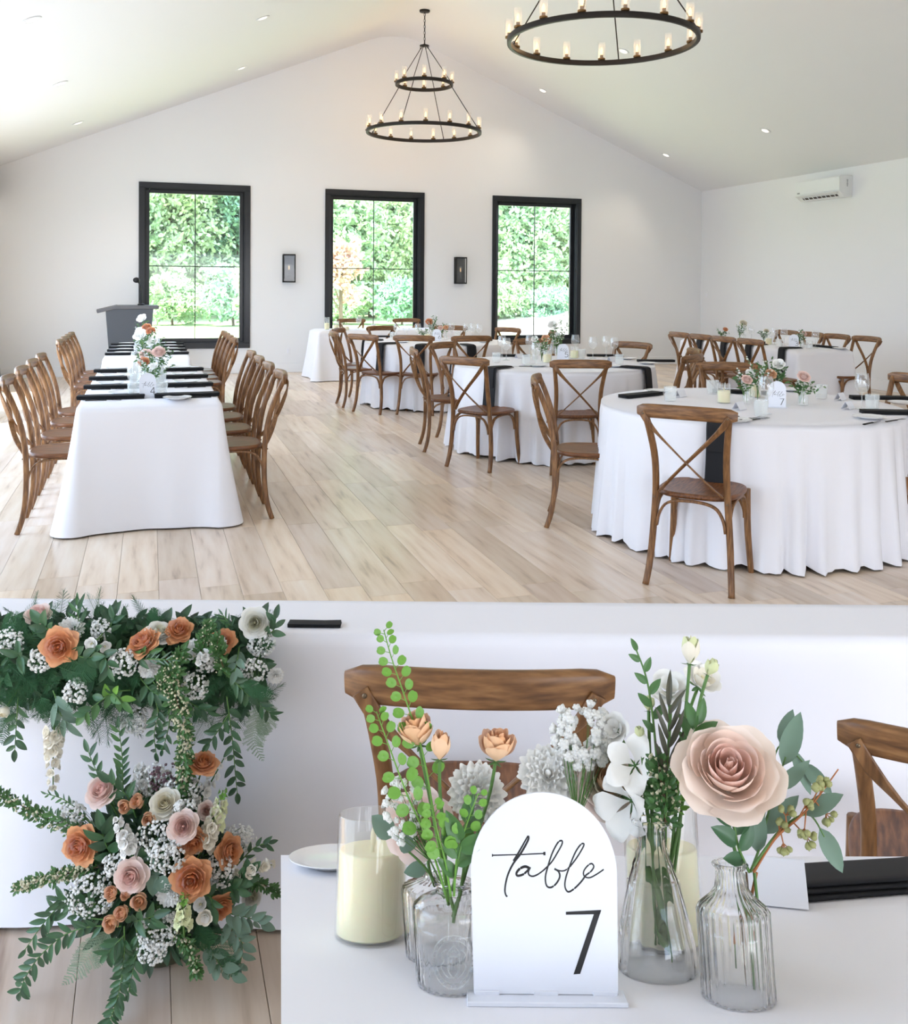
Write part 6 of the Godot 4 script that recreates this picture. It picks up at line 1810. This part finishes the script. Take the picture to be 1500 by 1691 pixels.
	for e in [[Vector3(-0.681, 0.671, 0.19), 0.031, "right of the leftmost orange rose"], [Vector3(-0.78, 0.611, 0.19), 0.027, "hanging low at the left of the garland"], [Vector3(-0.857, 0.672, 0.18), 0.026, "left under the leftmost orange rose"], [Vector3(-0.932, 0.7, 0.15), 0.031, "at the far left of the garland"], [Vector3(-0.534, 0.621, 0.18), 0.032, "low on the right half of the garland"], [Vector3(-0.415, 0.646, 0.17), 0.03, "under the large white rose"], [Vector3(-0.404, 0.698, 0.14), 0.032, "around the large white rose"], [Vector3(-0.754, 0.714, 0.12), 0.024, "at the top beside the left carnation"], [Vector3(-0.508, 0.668, 0.17), 0.022, "beside the hanging white stock"], [Vector3(-0.674, 0.527, 0.14), 0.03, "thin and airy below the middle of the garland"]]:
		gyps("baby's breath cloud " + e[2], HF, e[0], Vector3(e[1], e[1], e[1] * 0.6), int(e[1] * 4200), e[0] + Vector3(0, 0.01, -0.07))
	# leaf sprigs of the garland
	var S := [
		["whorled glossy leaves at the far left of the garland", [Vector3(-0.921, 0.662, 0.14), Vector3(-0.895, 0.686, 0.19)], 9, 0.36, "dark", 0.042, 1.35],
		["broad dark leaves above the leftmost orange rose", [Vector3(-0.838, 0.701, 0.14), Vector3(-0.853, 0.724, 0.15), Vector3(-0.868, 0.74, 0.15)], 5, 0.5, "dark", 0.04, 0.8],
		["dark leaf spray right of the leftmost orange rose", [Vector3(-0.803, 0.684, 0.17), Vector3(-0.766, 0.683, 0.19), Vector3(-0.741, 0.687, 0.2)], 5, 0.5, "dark", 0.038, 0.7],
		["glossy leaf spray before the middle of the garland", [Vector3(-0.751, 0.692, 0.18), Vector3(-0.716, 0.687, 0.2), Vector3(-0.702, 0.666, 0.21)], 7, 0.42, "dark", 0.036, 0.9],
		["round-tipped leaves hanging under the middle of the garland", [Vector3(-0.669, 0.61, 0.18), Vector3(-0.7, 0.612, 0.2), Vector3(-0.743, 0.58, 0.2), Vector3(-0.756, 0.567, 0.2)], 9, 0.5, "mid", 0.034, 0.8],
		["pale upturned leaf cluster under the middle white carnation", [Vector3(-0.722, 0.595, 0.19), Vector3(-0.69, 0.616, 0.21), Vector3(-0.669, 0.602, 0.22)], 6, 0.4, "lime", 0.04, 0.7],
		["eucalyptus leaves hanging under the left gypsophila", [Vector3(-0.834, 0.604, 0.17), Vector3(-0.821, 0.583, 0.18), Vector3(-0.814, 0.558, 0.18), Vector3(-0.802, 0.542, 0.18)], 7, 0.32, "grey", 0.05, 0.6],
		["dark leaves trailing at the far left below the garland", [Vector3(-0.912, 0.586, 0.16), Vector3(-0.915, 0.541, 0.16), Vector3(-0.922, 0.498, 0.15), Vector3(-0.924, 0.465, 0.15)], 9, 0.42, "dark", 0.032, 0.8],
		["upright slender leaf sprig behind the left carnation", [Vector3(-0.794, 0.7, 0.12), Vector3(-0.809, 0.732, 0.1), Vector3(-0.815, 0.755, 0.09)], 7, 0.22, "mid", 0.036, 0.6],
		["pointed leaves at the top right of the left carnation", [Vector3(-0.755, 0.688, 0.12), Vector3(-0.737, 0.717, 0.11), Vector3(-0.73, 0.74, 0.1)], 6, 0.36, "dark", 0.034, 0.6],
		["leaf spray under the side-on orange rose", [Vector3(-0.695, 0.684, 0.16), Vector3(-0.657, 0.68, 0.18), Vector3(-0.622, 0.693, 0.19)], 7, 0.35, "mid", 0.034, 0.7],
		["narrow-leaved sprig across the middle carnation", [Vector3(-0.644, 0.676, 0.18), Vector3(-0.609, 0.684, 0.2), Vector3(-0.576, 0.686, 0.21)], 11, 0.14, "grey", 0.026, 0.6],
		["trailing leaves hanging under the middle right of the garland", [Vector3(-0.622, 0.593, 0.17), Vector3(-0.613, 0.555, 0.17), Vector3(-0.625, 0.511, 0.16), Vector3(-0.624, 0.461, 0.15)], 13, 0.36, "dark", 0.03, 0.8],
		["second trailing leaf stem beside the spirea branch", [Vector3(-0.6, 0.593, 0.17), Vector3(-0.59, 0.548, 0.17), Vector3(-0.599, 0.505, 0.16), Vector3(-0.611, 0.468, 0.15)], 11, 0.36, "dark", 0.028, 0.8],
		["broad leaves at the right of the spirea branch", [Vector3(-0.565, 0.593, 0.17), Vector3(-0.534, 0.579, 0.18), Vector3(-0.505, 0.566, 0.18)], 8, 0.34, "dark", 0.036, 0.7],
		["long leafy branch hanging lowest at the right end of the garland", [Vector3(-0.47, 0.594, 0.17), Vector3(-0.463, 0.543, 0.17), Vector3(-0.459, 0.487, 0.16), Vector3(-0.457, 0.43, 0.15), Vector3(-0.454, 0.37, 0.14)], 17, 0.38, "dark", 0.034, 0.8],
		["short leafy branch curving left from the right hanging branch", [Vector3(-0.466, 0.556, 0.17), Vector3(-0.486, 0.524, 0.17), Vector3(-0.507, 0.494, 0.17)], 7, 0.38, "dark", 0.036, 0.7],
		["leaf spray under the large white rose", [Vector3(-0.449, 0.689, 0.15), Vector3(-0.446, 0.675, 0.18), Vector3(-0.449, 0.654, 0.19)], 6, 0.5, "grey", 0.032, 0.8],
		["dark leaf spray right of the large white rose", [Vector3(-0.394, 0.711, 0.14), Vector3(-0.376, 0.728, 0.15), Vector3(-0.373, 0.75, 0.14)], 6, 0.45, "dark", 0.032, 0.8],
		["slender upright sprig left of the large white rose", [Vector3(-0.474, 0.695, 0.1), Vector3(-0.485, 0.718, 0.09), Vector3(-0.501, 0.734, 0.08)], 8, 0.2, "mid", 0.026, 0.6],
		["pointed leaves fanning over the lower right garland", [Vector3(-0.476, 0.645, 0.17), Vector3(-0.443, 0.628, 0.19), Vector3(-0.418, 0.603, 0.19)], 9, 0.34, "dark", 0.036, 0.8],
		["dark leaves at the lower left of the spirea branch", [Vector3(-0.651, 0.631, 0.17), Vector3(-0.622, 0.614, 0.19), Vector3(-0.603, 0.609, 0.2)], 8, 0.4, "dark", 0.032, 0.9],
		["leaf fan at the cut right end of the garland", [Vector3(-0.419, 0.594, 0.17), Vector3(-0.397, 0.575, 0.17), Vector3(-0.379, 0.552, 0.16)], 8, 0.3, "dark", 0.034, 0.7]]
	sprigs(S)
	for e in [["feathery fern at the upper left of the garland", [Vector3(-0.908, 0.694, 0.14), Vector3(-0.928, 0.726, 0.14), Vector3(-0.952, 0.749, 0.13)], 0.03], ["feathery fern across the left middle of the garland", [Vector3(-0.825, 0.655, 0.17), Vector3(-0.768, 0.653, 0.2), Vector3(-0.731, 0.658, 0.2)], 0.03], ["feathery fern hanging under the left garland", [Vector3(-0.864, 0.587, 0.16), Vector3(-0.856, 0.561, 0.16), Vector3(-0.858, 0.524, 0.15)], 0.018], ["feathery fern at the far left below the leaves", [Vector3(-0.929, 0.556, 0.15), Vector3(-0.942, 0.523, 0.15), Vector3(-0.957, 0.473, 0.14)], 0.022], ["feathery fern upright behind the white rose", [Vector3(-0.654, 0.707, 0.1), Vector3(-0.648, 0.734, 0.1), Vector3(-0.65, 0.753, 0.09)], 0.016], ["feathery fern over the lower right garland", [Vector3(-0.433, 0.635, 0.19), Vector3(-0.4, 0.62, 0.2), Vector3(-0.366, 0.614, 0.2)], 0.02]]:
		fern(e[0], HF, e[1], e[2], M.fern)
	for e in [["pale fern wisp hanging at the right end of the garland", [Vector3(-0.408, 0.571, 0.16), Vector3(-0.41, 0.528, 0.15), Vector3(-0.416, 0.489, 0.15), Vector3(-0.399, 0.441, 0.14)], 0.03], ["second pale fern wisp near the picture divide", [Vector3(-0.385, 0.579, 0.15), Vector3(-0.393, 0.529, 0.14), Vector3(-0.406, 0.497, 0.14)], 0.026]]:
		fern(e[0], HF, e[1], e[2], M.pale_fern)
	fine_branch("spirea_branch", "long spirea branch with cream specks hanging from the garland to the floor flowers", HF, [Vector3(-0.594, 0.68, 0.18), Vector3(-0.575, 0.632, 0.2), Vector3(-0.555, 0.574, 0.21), Vector3(-0.545, 0.517, 0.21), Vector3(-0.549, 0.467, 0.21), Vector3(-0.553, 0.41, 0.21)], 420, 0.03, M.leaf_mid, 0.012, 260, 0.0023)
	fine_branch("spirea_branch", "leafy spirea twigs upright in the right half of the garland", HF, [Vector3(-0.527, 0.677, 0.17), Vector3(-0.522, 0.705, 0.16), Vector3(-0.516, 0.736, 0.14)], 160, 0.024, M.leaf_mid, 0.012, 30, 0.002)
	fine_branch("spirea_branch", "leafy spirea twigs over the half-hidden orange rose", HF, [Vector3(-0.471, 0.649, 0.18), Vector3(-0.481, 0.691, 0.19), Vector3(-0.489, 0.719, 0.18)], 160, 0.022, M.leaf_mid, 0.012, 20, 0.002)
	fine_branch("spirea_branch", "spirea twigs bushing around the middle of the garland", HF, [Vector3(-0.607, 0.621, 0.19), Vector3(-0.572, 0.661, 0.21), Vector3(-0.559, 0.697, 0.19)], 240, 0.03, M.leaf_mid, 0.012, 60, 0.002)
	spire("stock_spire", "white stock spire hanging head down from the left of the garland", HF, [Vector3(-0.831, 0.547, 0.17), Vector3(-0.832, 0.508, 0.17), Vector3(-0.834, 0.463, 0.17), Vector3(-0.834, 0.393, 0.17)], 0.027, 26, M.cream_petal)
	spire("stock_spire", "short white stock on the right half of the garland", HF, [Vector3(-0.508, 0.677, 0.17), Vector3(-0.513, 0.685, 0.19), Vector3(-0.524, 0.666, 0.19)], 0.02, 9, M.white_petal)
	floor_flowers()

func sprigs(list: Array) -> void:
	for e in list:
		var w: float = e[3]
		var mm = {"dark": [M.leaf_dark, M.leaf_dark, M.leaf_deep], "mid": [M.leaf_mid, M.leaf_dark], "grey": M.leaf_grey, "lime": [M.leaf_lime, M.leaf_mid]}[e[4]]
		sprig("leaf_sprig", e[0], HF, e[1], e[2], leaf_mesh(w), mm, e[5], e[5] * 0.9, "sprig", 0.12, 0.0016, e[6])

func floor_flowers() -> void:
	var g := thing("arrangement_foliage", "dense dark foliage mound at the heart of the floor flowers", "greenery", HF)
	var cpos := Vector3(-0.627, 0.233, 0.19)
	var xs := []
	for i in 1000:
		var d := Vector3(rf(-1, 1), rf(-1, 1), rf(-1, 1)).normalized() * pow(rf(0, 1), 0.4)
		var p: Vector3 = cpos + d * Vector3(0.145, 0.17, 0.085) + Vector3(0.005, -0.01, -0.01)
		xs.append(leaf_xf(p, d + Vector3(rf(-0.5, 0.5), rf(-0.5, 0.5), 0.2), Vector3(rf(-1, 1), rf(-0.3, 1), 1), rf(0.026, 0.05)))
	scatter("leaves", leaf_mesh(0.42), M.leaf_deep, g, xs)
	var bowl := MB.new()
	bowl.lathe([Vector2(0, 0.001), Vector2(0.06, 0.001), Vector2(0.07, 0.01), Vector2(0.075, 0.05), Vector2(0.07, 0.052), Vector2(0.06, 0.02), Vector2(0, 0.02)], 28)
	solo("flower_bowl", bowl.mesh(), M.leaf_bronze, "low dark bowl under the floor flowers, almost hidden by leaves", "bowl", HF * at(cpos.x, 0.0, cpos.z - 0.1))
	var heart: Vector3 = cpos + Vector3(0, -0.02, -0.02)
	for e in [
		["pale pink rose highest at the left of the floor flowers", Vector3(-0.714, 0.42, 0.22), 0.031, Vector3(-0.1, 0.75, 0.65), OPEN_ROSE, "open", "blush"],
		["orange rose standing tall at the upper right of the floor flowers", Vector3(-0.513, 0.464, 0.19), 0.029, Vector3(0.25, 0.95, 0.4), POINTED_ROSE, "pointed", "orange"],
		["cream rose in the upper middle of the floor flowers", Vector3(-0.575, 0.411, 0.25), 0.028, Vector3(0.1, 0.7, 0.7), OPEN_ROSE, "open", "cream"],
		["small blush rose beside the snapdragon at the upper right", Vector3(-0.499, 0.381, 0.22), 0.017, Vector3(0.2, 0.6, 0.8), OPEN_ROSE, "open", "blush"],
		["large orange rose at the left side of the floor flowers", Vector3(-0.742, 0.33, 0.26), 0.037, Vector3(-0.25, 0.2, 1), POINTED_ROSE, "pointed", "orange"],
		["pale pink rose right of the white stock in the floor flowers", Vector3(-0.526, 0.389, 0.29), 0.028, Vector3(0.1, 0.45, 0.9), OPEN_ROSE, "open", "blush"],
		["orange rose tucked under the right pink rose", Vector3(-0.51, 0.351, 0.28), 0.028, Vector3(0.3, -0.1, 0.95), POINTED_ROSE, "pointed", "orange"],
		["orange rose turned aside at the right of the floor flowers", Vector3(-0.444, 0.315, 0.25), 0.03, Vector3(0.75, 0.3, 0.55), POINTED_ROSE, "pointed", "orange"],
		["pink rose in the centre of the floor flowers", Vector3(-0.621, 0.302, 0.31), 0.031, Vector3(-0.02, 0.3, 1), OPEN_ROSE, "open", "blush"],
		["largest orange rose right of the centre of the floor flowers", Vector3(-0.504, 0.296, 0.31), 0.038, Vector3(0.08, 0.25, 1), POINTED_ROSE, "pointed", "orange"],
		["orange rose low at the right of the floor flowers", Vector3(-0.452, 0.221, 0.28), 0.026, Vector3(0.5, -0.1, 0.85), POINTED_ROSE, "pointed", "orange"],
		["white rose at the far right of the floor flowers", Vector3(-0.404, 0.204, 0.22), 0.02, Vector3(0.6, 0.4, 0.7), OPEN_ROSE, "open", "white"]]:
		bloom("garden_rose", e[0], HF, e[1], e[2], e[3], e[4], e[5], {"orange": M.orange_petal, "white": M.white_rose, "blush": M.blush_petal, "cream": M.cream_rose}[e[6]], "rose", heart)
	for e in [["left of the two peach spray roses under the cream rose", Vector3(-0.657, 0.401, 0.24), 0.0155], ["right of the two peach spray roses under the cream rose", Vector3(-0.63, 0.41, 0.24), 0.016], ["single peach spray rose below the cream rose", Vector3(-0.601, 0.392, 0.27), 0.0145], ["peach spray rose at the left under the central pink rose", Vector3(-0.657, 0.268, 0.31), 0.0155], ["tiny peach bud under the central pink rose", Vector3(-0.63, 0.268, 0.315), 0.0105], ["peach spray rose at the right under the central pink rose", Vector3(-0.601, 0.261, 0.32), 0.0175], ["middle peach spray rose of the lowest pair", Vector3(-0.633, 0.236, 0.32), 0.0165], ["lowest peach spray rose of the floor flowers", Vector3(-0.654, 0.22, 0.32), 0.0185]]:
		bloom("spray_rose", e[0], HF, e[1], e[2], Vector3(rf(-0.3, 0.2), rf(0.15, 0.6), 0.9), SPRAY_ROSE, "spray", M.peach_petal, "rose", heart)
	bloom("carnation", "fluffy white carnation left of the largest orange rose", HF, Vector3(-0.55, 0.267, 0.31), 0.026, Vector3(-0.05, 0.15, 1), CARNATION, "carnation", M.white_petal, "flower", heart)
	bloom("lisianthus", "white lisianthus with open heart under the largest orange rose", HF, Vector3(-0.489, 0.24, 0.3), 0.017, Vector3(-0.2, 0.5, 0.8), LISIANTHUS, "lisianthus", [M.ivory_heart, M.white_petal, M.white_petal], "flower", heart)
	bloom("lisianthus", "ruffled white lisianthus beside the low orange rose", HF, Vector3(-0.477, 0.221, 0.31), 0.018, Vector3(0, 0.1, 1), LISIANTHUS, "lisianthus", [M.white_petal, M.white_petal, M.cream_petal], "flower", heart)
	spire("stock_spire", "white stock spire left of the upper gypsophila in the floor flowers", HF, [Vector3(-0.622, 0.296, 0.27), Vector3(-0.632, 0.345, 0.29), Vector3(-0.644, 0.375, 0.29), Vector3(-0.661, 0.399, 0.28)], 0.024, 20, M.white_petal)
	spire("stock_spire", "white stock spire at the upper right of the floor flowers", HF, [Vector3(-0.51, 0.297, 0.25), Vector3(-0.489, 0.34, 0.26), Vector3(-0.477, 0.377, 0.26), Vector3(-0.468, 0.409, 0.24)], 0.026, 22, M.cream_petal)
	spire("stock_spire", "slim white stock rising behind the tall orange rose", HF, [Vector3(-0.533, 0.349, 0.19), Vector3(-0.517, 0.388, 0.18), Vector3(-0.498, 0.421, 0.17), Vector3(-0.478, 0.458, 0.16)], 0.02, 14, M.white_petal)
	spire("stock_spire", "white stock leaning out at the right edge of the floor flowers", HF, [Vector3(-0.445, 0.248, 0.24), Vector3(-0.412, 0.273, 0.25), Vector3(-0.382, 0.286, 0.25), Vector3(-0.357, 0.282, 0.24)], 0.024, 16, M.cream_petal)
	spire("stock_spire", "white stock upright in the upper middle of the floor flowers", HF, [Vector3(-0.64, 0.386, 0.19), Vector3(-0.647, 0.419, 0.18), Vector3(-0.653, 0.449, 0.17)], 0.024, 12, M.white_petal)
	spire("snapdragon", "pale green snapdragon at the upper right beside the small blush rose", HF, [Vector3(-0.482, 0.328, 0.24), Vector3(-0.47, 0.377, 0.25), Vector3(-0.465, 0.403, 0.24), Vector3(-0.465, 0.423, 0.22)], 0.022, 14, M.snap, true)
	spire("snapdragon", "pale green snapdragon pointing up under the white carnation", HF, [Vector3(-0.515, 0.192, 0.32), Vector3(-0.514, 0.228, 0.33), Vector3(-0.514, 0.252, 0.33), Vector3(-0.514, 0.275, 0.32)], 0.021, 15, M.snap, true)
	for e in [[Vector3(-0.578, 0.358, 0.28), 0.045, "in the upper middle"], [Vector3(-0.555, 0.334, 0.3), 0.04, "left of the largest orange rose"], [Vector3(-0.718, 0.237, 0.27), 0.05, "at the left"], [Vector3(-0.568, 0.196, 0.31), 0.045, "at the bottom"], [Vector3(-0.462, 0.279, 0.26), 0.038, "at the right"], [Vector3(-0.555, 0.405, 0.2), 0.045, "at the upper right"], [Vector3(-0.622, 0.419, 0.18), 0.045, "at the top"], [Vector3(-0.436, 0.311, 0.2), 0.035, "at the far right behind the turned orange rose"], [Vector3(-0.775, 0.37, 0.22), 0.03, "at the upper left"], [Vector3(-0.582, 0.154, 0.31), 0.03, "trailing at the lowest front"], [Vector3(-0.664, 0.302, 0.28), 0.026, "left of the central pink rose"], [Vector3(-0.532, 0.404, 0.26), 0.026, "above the right pink rose"]]:
		gyps("baby's breath cloud of the floor flowers, " + e[2], HF, e[0], Vector3(e[1], e[1] * 0.9, e[1] * 0.5), int(e[1] * 4800), heart)
	gyps("plum-tinted filler cloud at the top of the floor flowers", HF, Vector3(-0.584, 0.431, 0.19), Vector3(0.045, 0.03, 0.025), 130, heart, 0.0026, M.plum, "plum_filler")
	var S := [
		["upright dark leaf stem highest in the floor flowers", [Vector3(-0.678, 0.373, 0.19), Vector3(-0.684, 0.418, 0.18), Vector3(-0.689, 0.464, 0.17), Vector3(-0.7, 0.524, 0.16)], 18, 0.36, "mid", 0.027, 0.75],
		["dark leaf stem leaning left at the top of the floor flowers", [Vector3(-0.693, 0.379, 0.2), Vector3(-0.712, 0.416, 0.2), Vector3(-0.731, 0.448, 0.2), Vector3(-0.753, 0.487, 0.19)], 13, 0.38, "dark", 0.03, 0.8],
		["broad dark leaves left of the central pink rose", [Vector3(-0.675, 0.296, 0.25), Vector3(-0.686, 0.339, 0.27), Vector3(-0.694, 0.369, 0.27)], 7, 0.45, "dark", 0.045, 0.8],
		["glossy leaves behind the upper peach roses", [Vector3(-0.643, 0.365, 0.22), Vector3(-0.661, 0.409, 0.22), Vector3(-0.698, 0.44, 0.22)], 9, 0.42, "dark", 0.04, 0.8],
		["long trailing leaf stem on the floor towards the left", [Vector3(-0.652, 0.181, 0.28), Vector3(-0.712, 0.18, 0.28), Vector3(-0.766, 0.162, 0.28), Vector3(-0.814, 0.119, 0.28), Vector3(-0.847, 0.068, 0.27), Vector3(-0.862, 0.03, 0.26)], 30, 0.34, "dark", 0.034, 0.8],
		["second trailing leaf stem at the left, above the first", [Vector3(-0.664, 0.193, 0.28), Vector3(-0.728, 0.192, 0.27), Vector3(-0.781, 0.203, 0.26), Vector3(-0.81, 0.179, 0.27), Vector3(-0.849, 0.123, 0.27)], 20, 0.34, "dark", 0.034, 0.8],
		["long trailing leaf stem falling to the bottom edge", [Vector3(-0.635, 0.202, 0.31), Vector3(-0.635, 0.148, 0.31), Vector3(-0.641, 0.094, 0.31), Vector3(-0.649, 0.055, 0.315), Vector3(-0.661, 0.02, 0.32)], 32, 0.36, "dark", 0.03, 0.8],
		["leaf stem beside the bottom trailing one", [Vector3(-0.612, 0.202, 0.31), Vector3(-0.608, 0.166, 0.31), Vector3(-0.615, 0.13, 0.31), Vector3(-0.627, 0.07, 0.31)], 18, 0.38, "dark", 0.03, 0.8],
		["broad leaves around the lowest peach roses", [Vector3(-0.63, 0.2, 0.29), Vector3(-0.602, 0.221, 0.32), Vector3(-0.57, 0.237, 0.33)], 9, 0.4, "dark", 0.042, 0.8],
		["dark leaf spray before the bottom gypsophila", [Vector3(-0.635, 0.184, 0.31), Vector3(-0.649, 0.173, 0.32), Vector3(-0.664, 0.155, 0.32)], 10, 0.38, "dark", 0.034, 0.8],
		["eucalyptus branch drooping at the lower right", [Vector3(-0.465, 0.205, 0.26), Vector3(-0.432, 0.2, 0.27), Vector3(-0.402, 0.194, 0.27), Vector3(-0.375, 0.182, 0.27)], 12, 0.5, "grey", 0.034, 0.9],
		["eucalyptus branch hanging right of the low orange rose", [Vector3(-0.452, 0.205, 0.26), Vector3(-0.432, 0.169, 0.27), Vector3(-0.413, 0.139, 0.27), Vector3(-0.419, 0.09, 0.27)], 14, 0.45, "grey", 0.036, 0.8],
		["eucalyptus branch touching the floor at the lower right", [Vector3(-0.498, 0.163, 0.27), Vector3(-0.471, 0.133, 0.28), Vector3(-0.453, 0.103, 0.28), Vector3(-0.429, 0.087, 0.28)], 10, 0.55, "grey", 0.036, 0.8],
		["round dark leaves over the right side of the floor flowers", [Vector3(-0.455, 0.236, 0.25), Vector3(-0.422, 0.261, 0.26), Vector3(-0.402, 0.279, 0.26)], 8, 0.6, "dark", 0.036, 0.8],
		["wide leaves left of the lower right eucalyptus", [Vector3(-0.482, 0.254, 0.24), Vector3(-0.45, 0.255, 0.26), Vector3(-0.42, 0.249, 0.27)], 8, 0.55, "dark", 0.038, 0.8],
		["small leaves reaching the right edge of the floor flowers", [Vector3(-0.438, 0.266, 0.22), Vector3(-0.403, 0.298, 0.21), Vector3(-0.374, 0.303, 0.2)], 9, 0.4, "dark", 0.024, 0.7],
		["leaf spray at the left under the gypsophila", [Vector3(-0.689, 0.204, 0.26), Vector3(-0.722, 0.222, 0.27), Vector3(-0.758, 0.224, 0.27), Vector3(-0.782, 0.228, 0.27)], 12, 0.34, "dark", 0.036, 0.8],
		["thin small-leaved twig at the upper left of the floor flowers", [Vector3(-0.735, 0.352, 0.22), Vector3(-0.76, 0.377, 0.22), Vector3(-0.791, 0.401, 0.22), Vector3(-0.833, 0.408, 0.21)], 16, 0.3, "mid", 0.018, 0.8],
		["thin small-leaved twig left of the large orange rose", [Vector3(-0.703, 0.339, 0.24), Vector3(-0.758, 0.357, 0.24), Vector3(-0.795, 0.375, 0.24), Vector3(-0.814, 0.388, 0.24)], 16, 0.34, "mid", 0.019, 0.8],
		["dark leaves behind the central pink rose", [Vector3(-0.638, 0.296, 0.27), Vector3(-0.601, 0.315, 0.29), Vector3(-0.575, 0.327, 0.29)], 7, 0.5, "dark", 0.042, 0.9],
		["grey-green round leaves right of the central pink rose", [Vector3(-0.61, 0.303, 0.28), Vector3(-0.589, 0.303, 0.29), Vector3(-0.571, 0.291, 0.3)], 5, 0.75, "grey", 0.04, 0.9],
		["leaves between the largest orange rose and the low one", [Vector3(-0.508, 0.243, 0.28), Vector3(-0.475, 0.25, 0.29), Vector3(-0.464, 0.232, 0.3)], 7, 0.5, "dark", 0.034, 0.8]]
	sprigs(S)
	for e in [["spirea branch reaching far left from the top of the floor flowers", [Vector3(-0.735, 0.333, 0.22), Vector3(-0.791, 0.349, 0.22), Vector3(-0.847, 0.373, 0.22), Vector3(-0.897, 0.398, 0.22), Vector3(-0.934, 0.415, 0.22)], 330, 0.024, 60], ["cream-flowered spirea branch pointing left at mid height", [Vector3(-0.703, 0.277, 0.24), Vector3(-0.764, 0.264, 0.24), Vector3(-0.82, 0.249, 0.24), Vector3(-0.877, 0.233, 0.24)], 260, 0.022, 260], ["spirea branch pointing down at the lower front", [Vector3(-0.538, 0.195, 0.3), Vector3(-0.517, 0.173, 0.31), Vector3(-0.502, 0.143, 0.31), Vector3(-0.493, 0.109, 0.31)], 240, 0.018, 60], ["spirea branch at the far right of the floor flowers", [Vector3(-0.425, 0.241, 0.22), Vector3(-0.388, 0.232, 0.22), Vector3(-0.355, 0.204, 0.21)], 120, 0.018, 10], ["spirea twigs above the right of the floor flowers", [Vector3(-0.555, 0.38, 0.2), Vector3(-0.549, 0.418, 0.2), Vector3(-0.543, 0.45, 0.19)], 160, 0.022, 60]]:
		fine_branch("spirea_branch", e[0], HF, e[1], e[2], e[3], M.leaf_mid, 0.011, e[4], 0.0024)
	for e in [["pale fern frond lying on the floor at the left", [Vector3(-0.694, 0.168, 0.28), Vector3(-0.712, 0.132, 0.28), Vector3(-0.736, 0.095, 0.28), Vector3(-0.774, 0.053, 0.27)], 0.03], ["pale fern frond beside the trailing leaf stem", [Vector3(-0.676, 0.174, 0.28), Vector3(-0.69, 0.144, 0.28), Vector3(-0.698, 0.095, 0.28)], 0.022]]:
		fern(e[0], HF, e[1], e[2], M.pale_fern)
	for e in [["soft green fern under the low orange rose", [Vector3(-0.486, 0.181, 0.27), Vector3(-0.465, 0.152, 0.28), Vector3(-0.441, 0.109, 0.28), Vector3(-0.423, 0.083, 0.28)], 0.032], ["soft green fern at the lower right under the lisianthus", [Vector3(-0.502, 0.188, 0.28), Vector3(-0.487, 0.171, 0.29), Vector3(-0.469, 0.153, 0.29)], 0.03]]:
		fern(e[0], HF, e[1], e[2], M.fern)
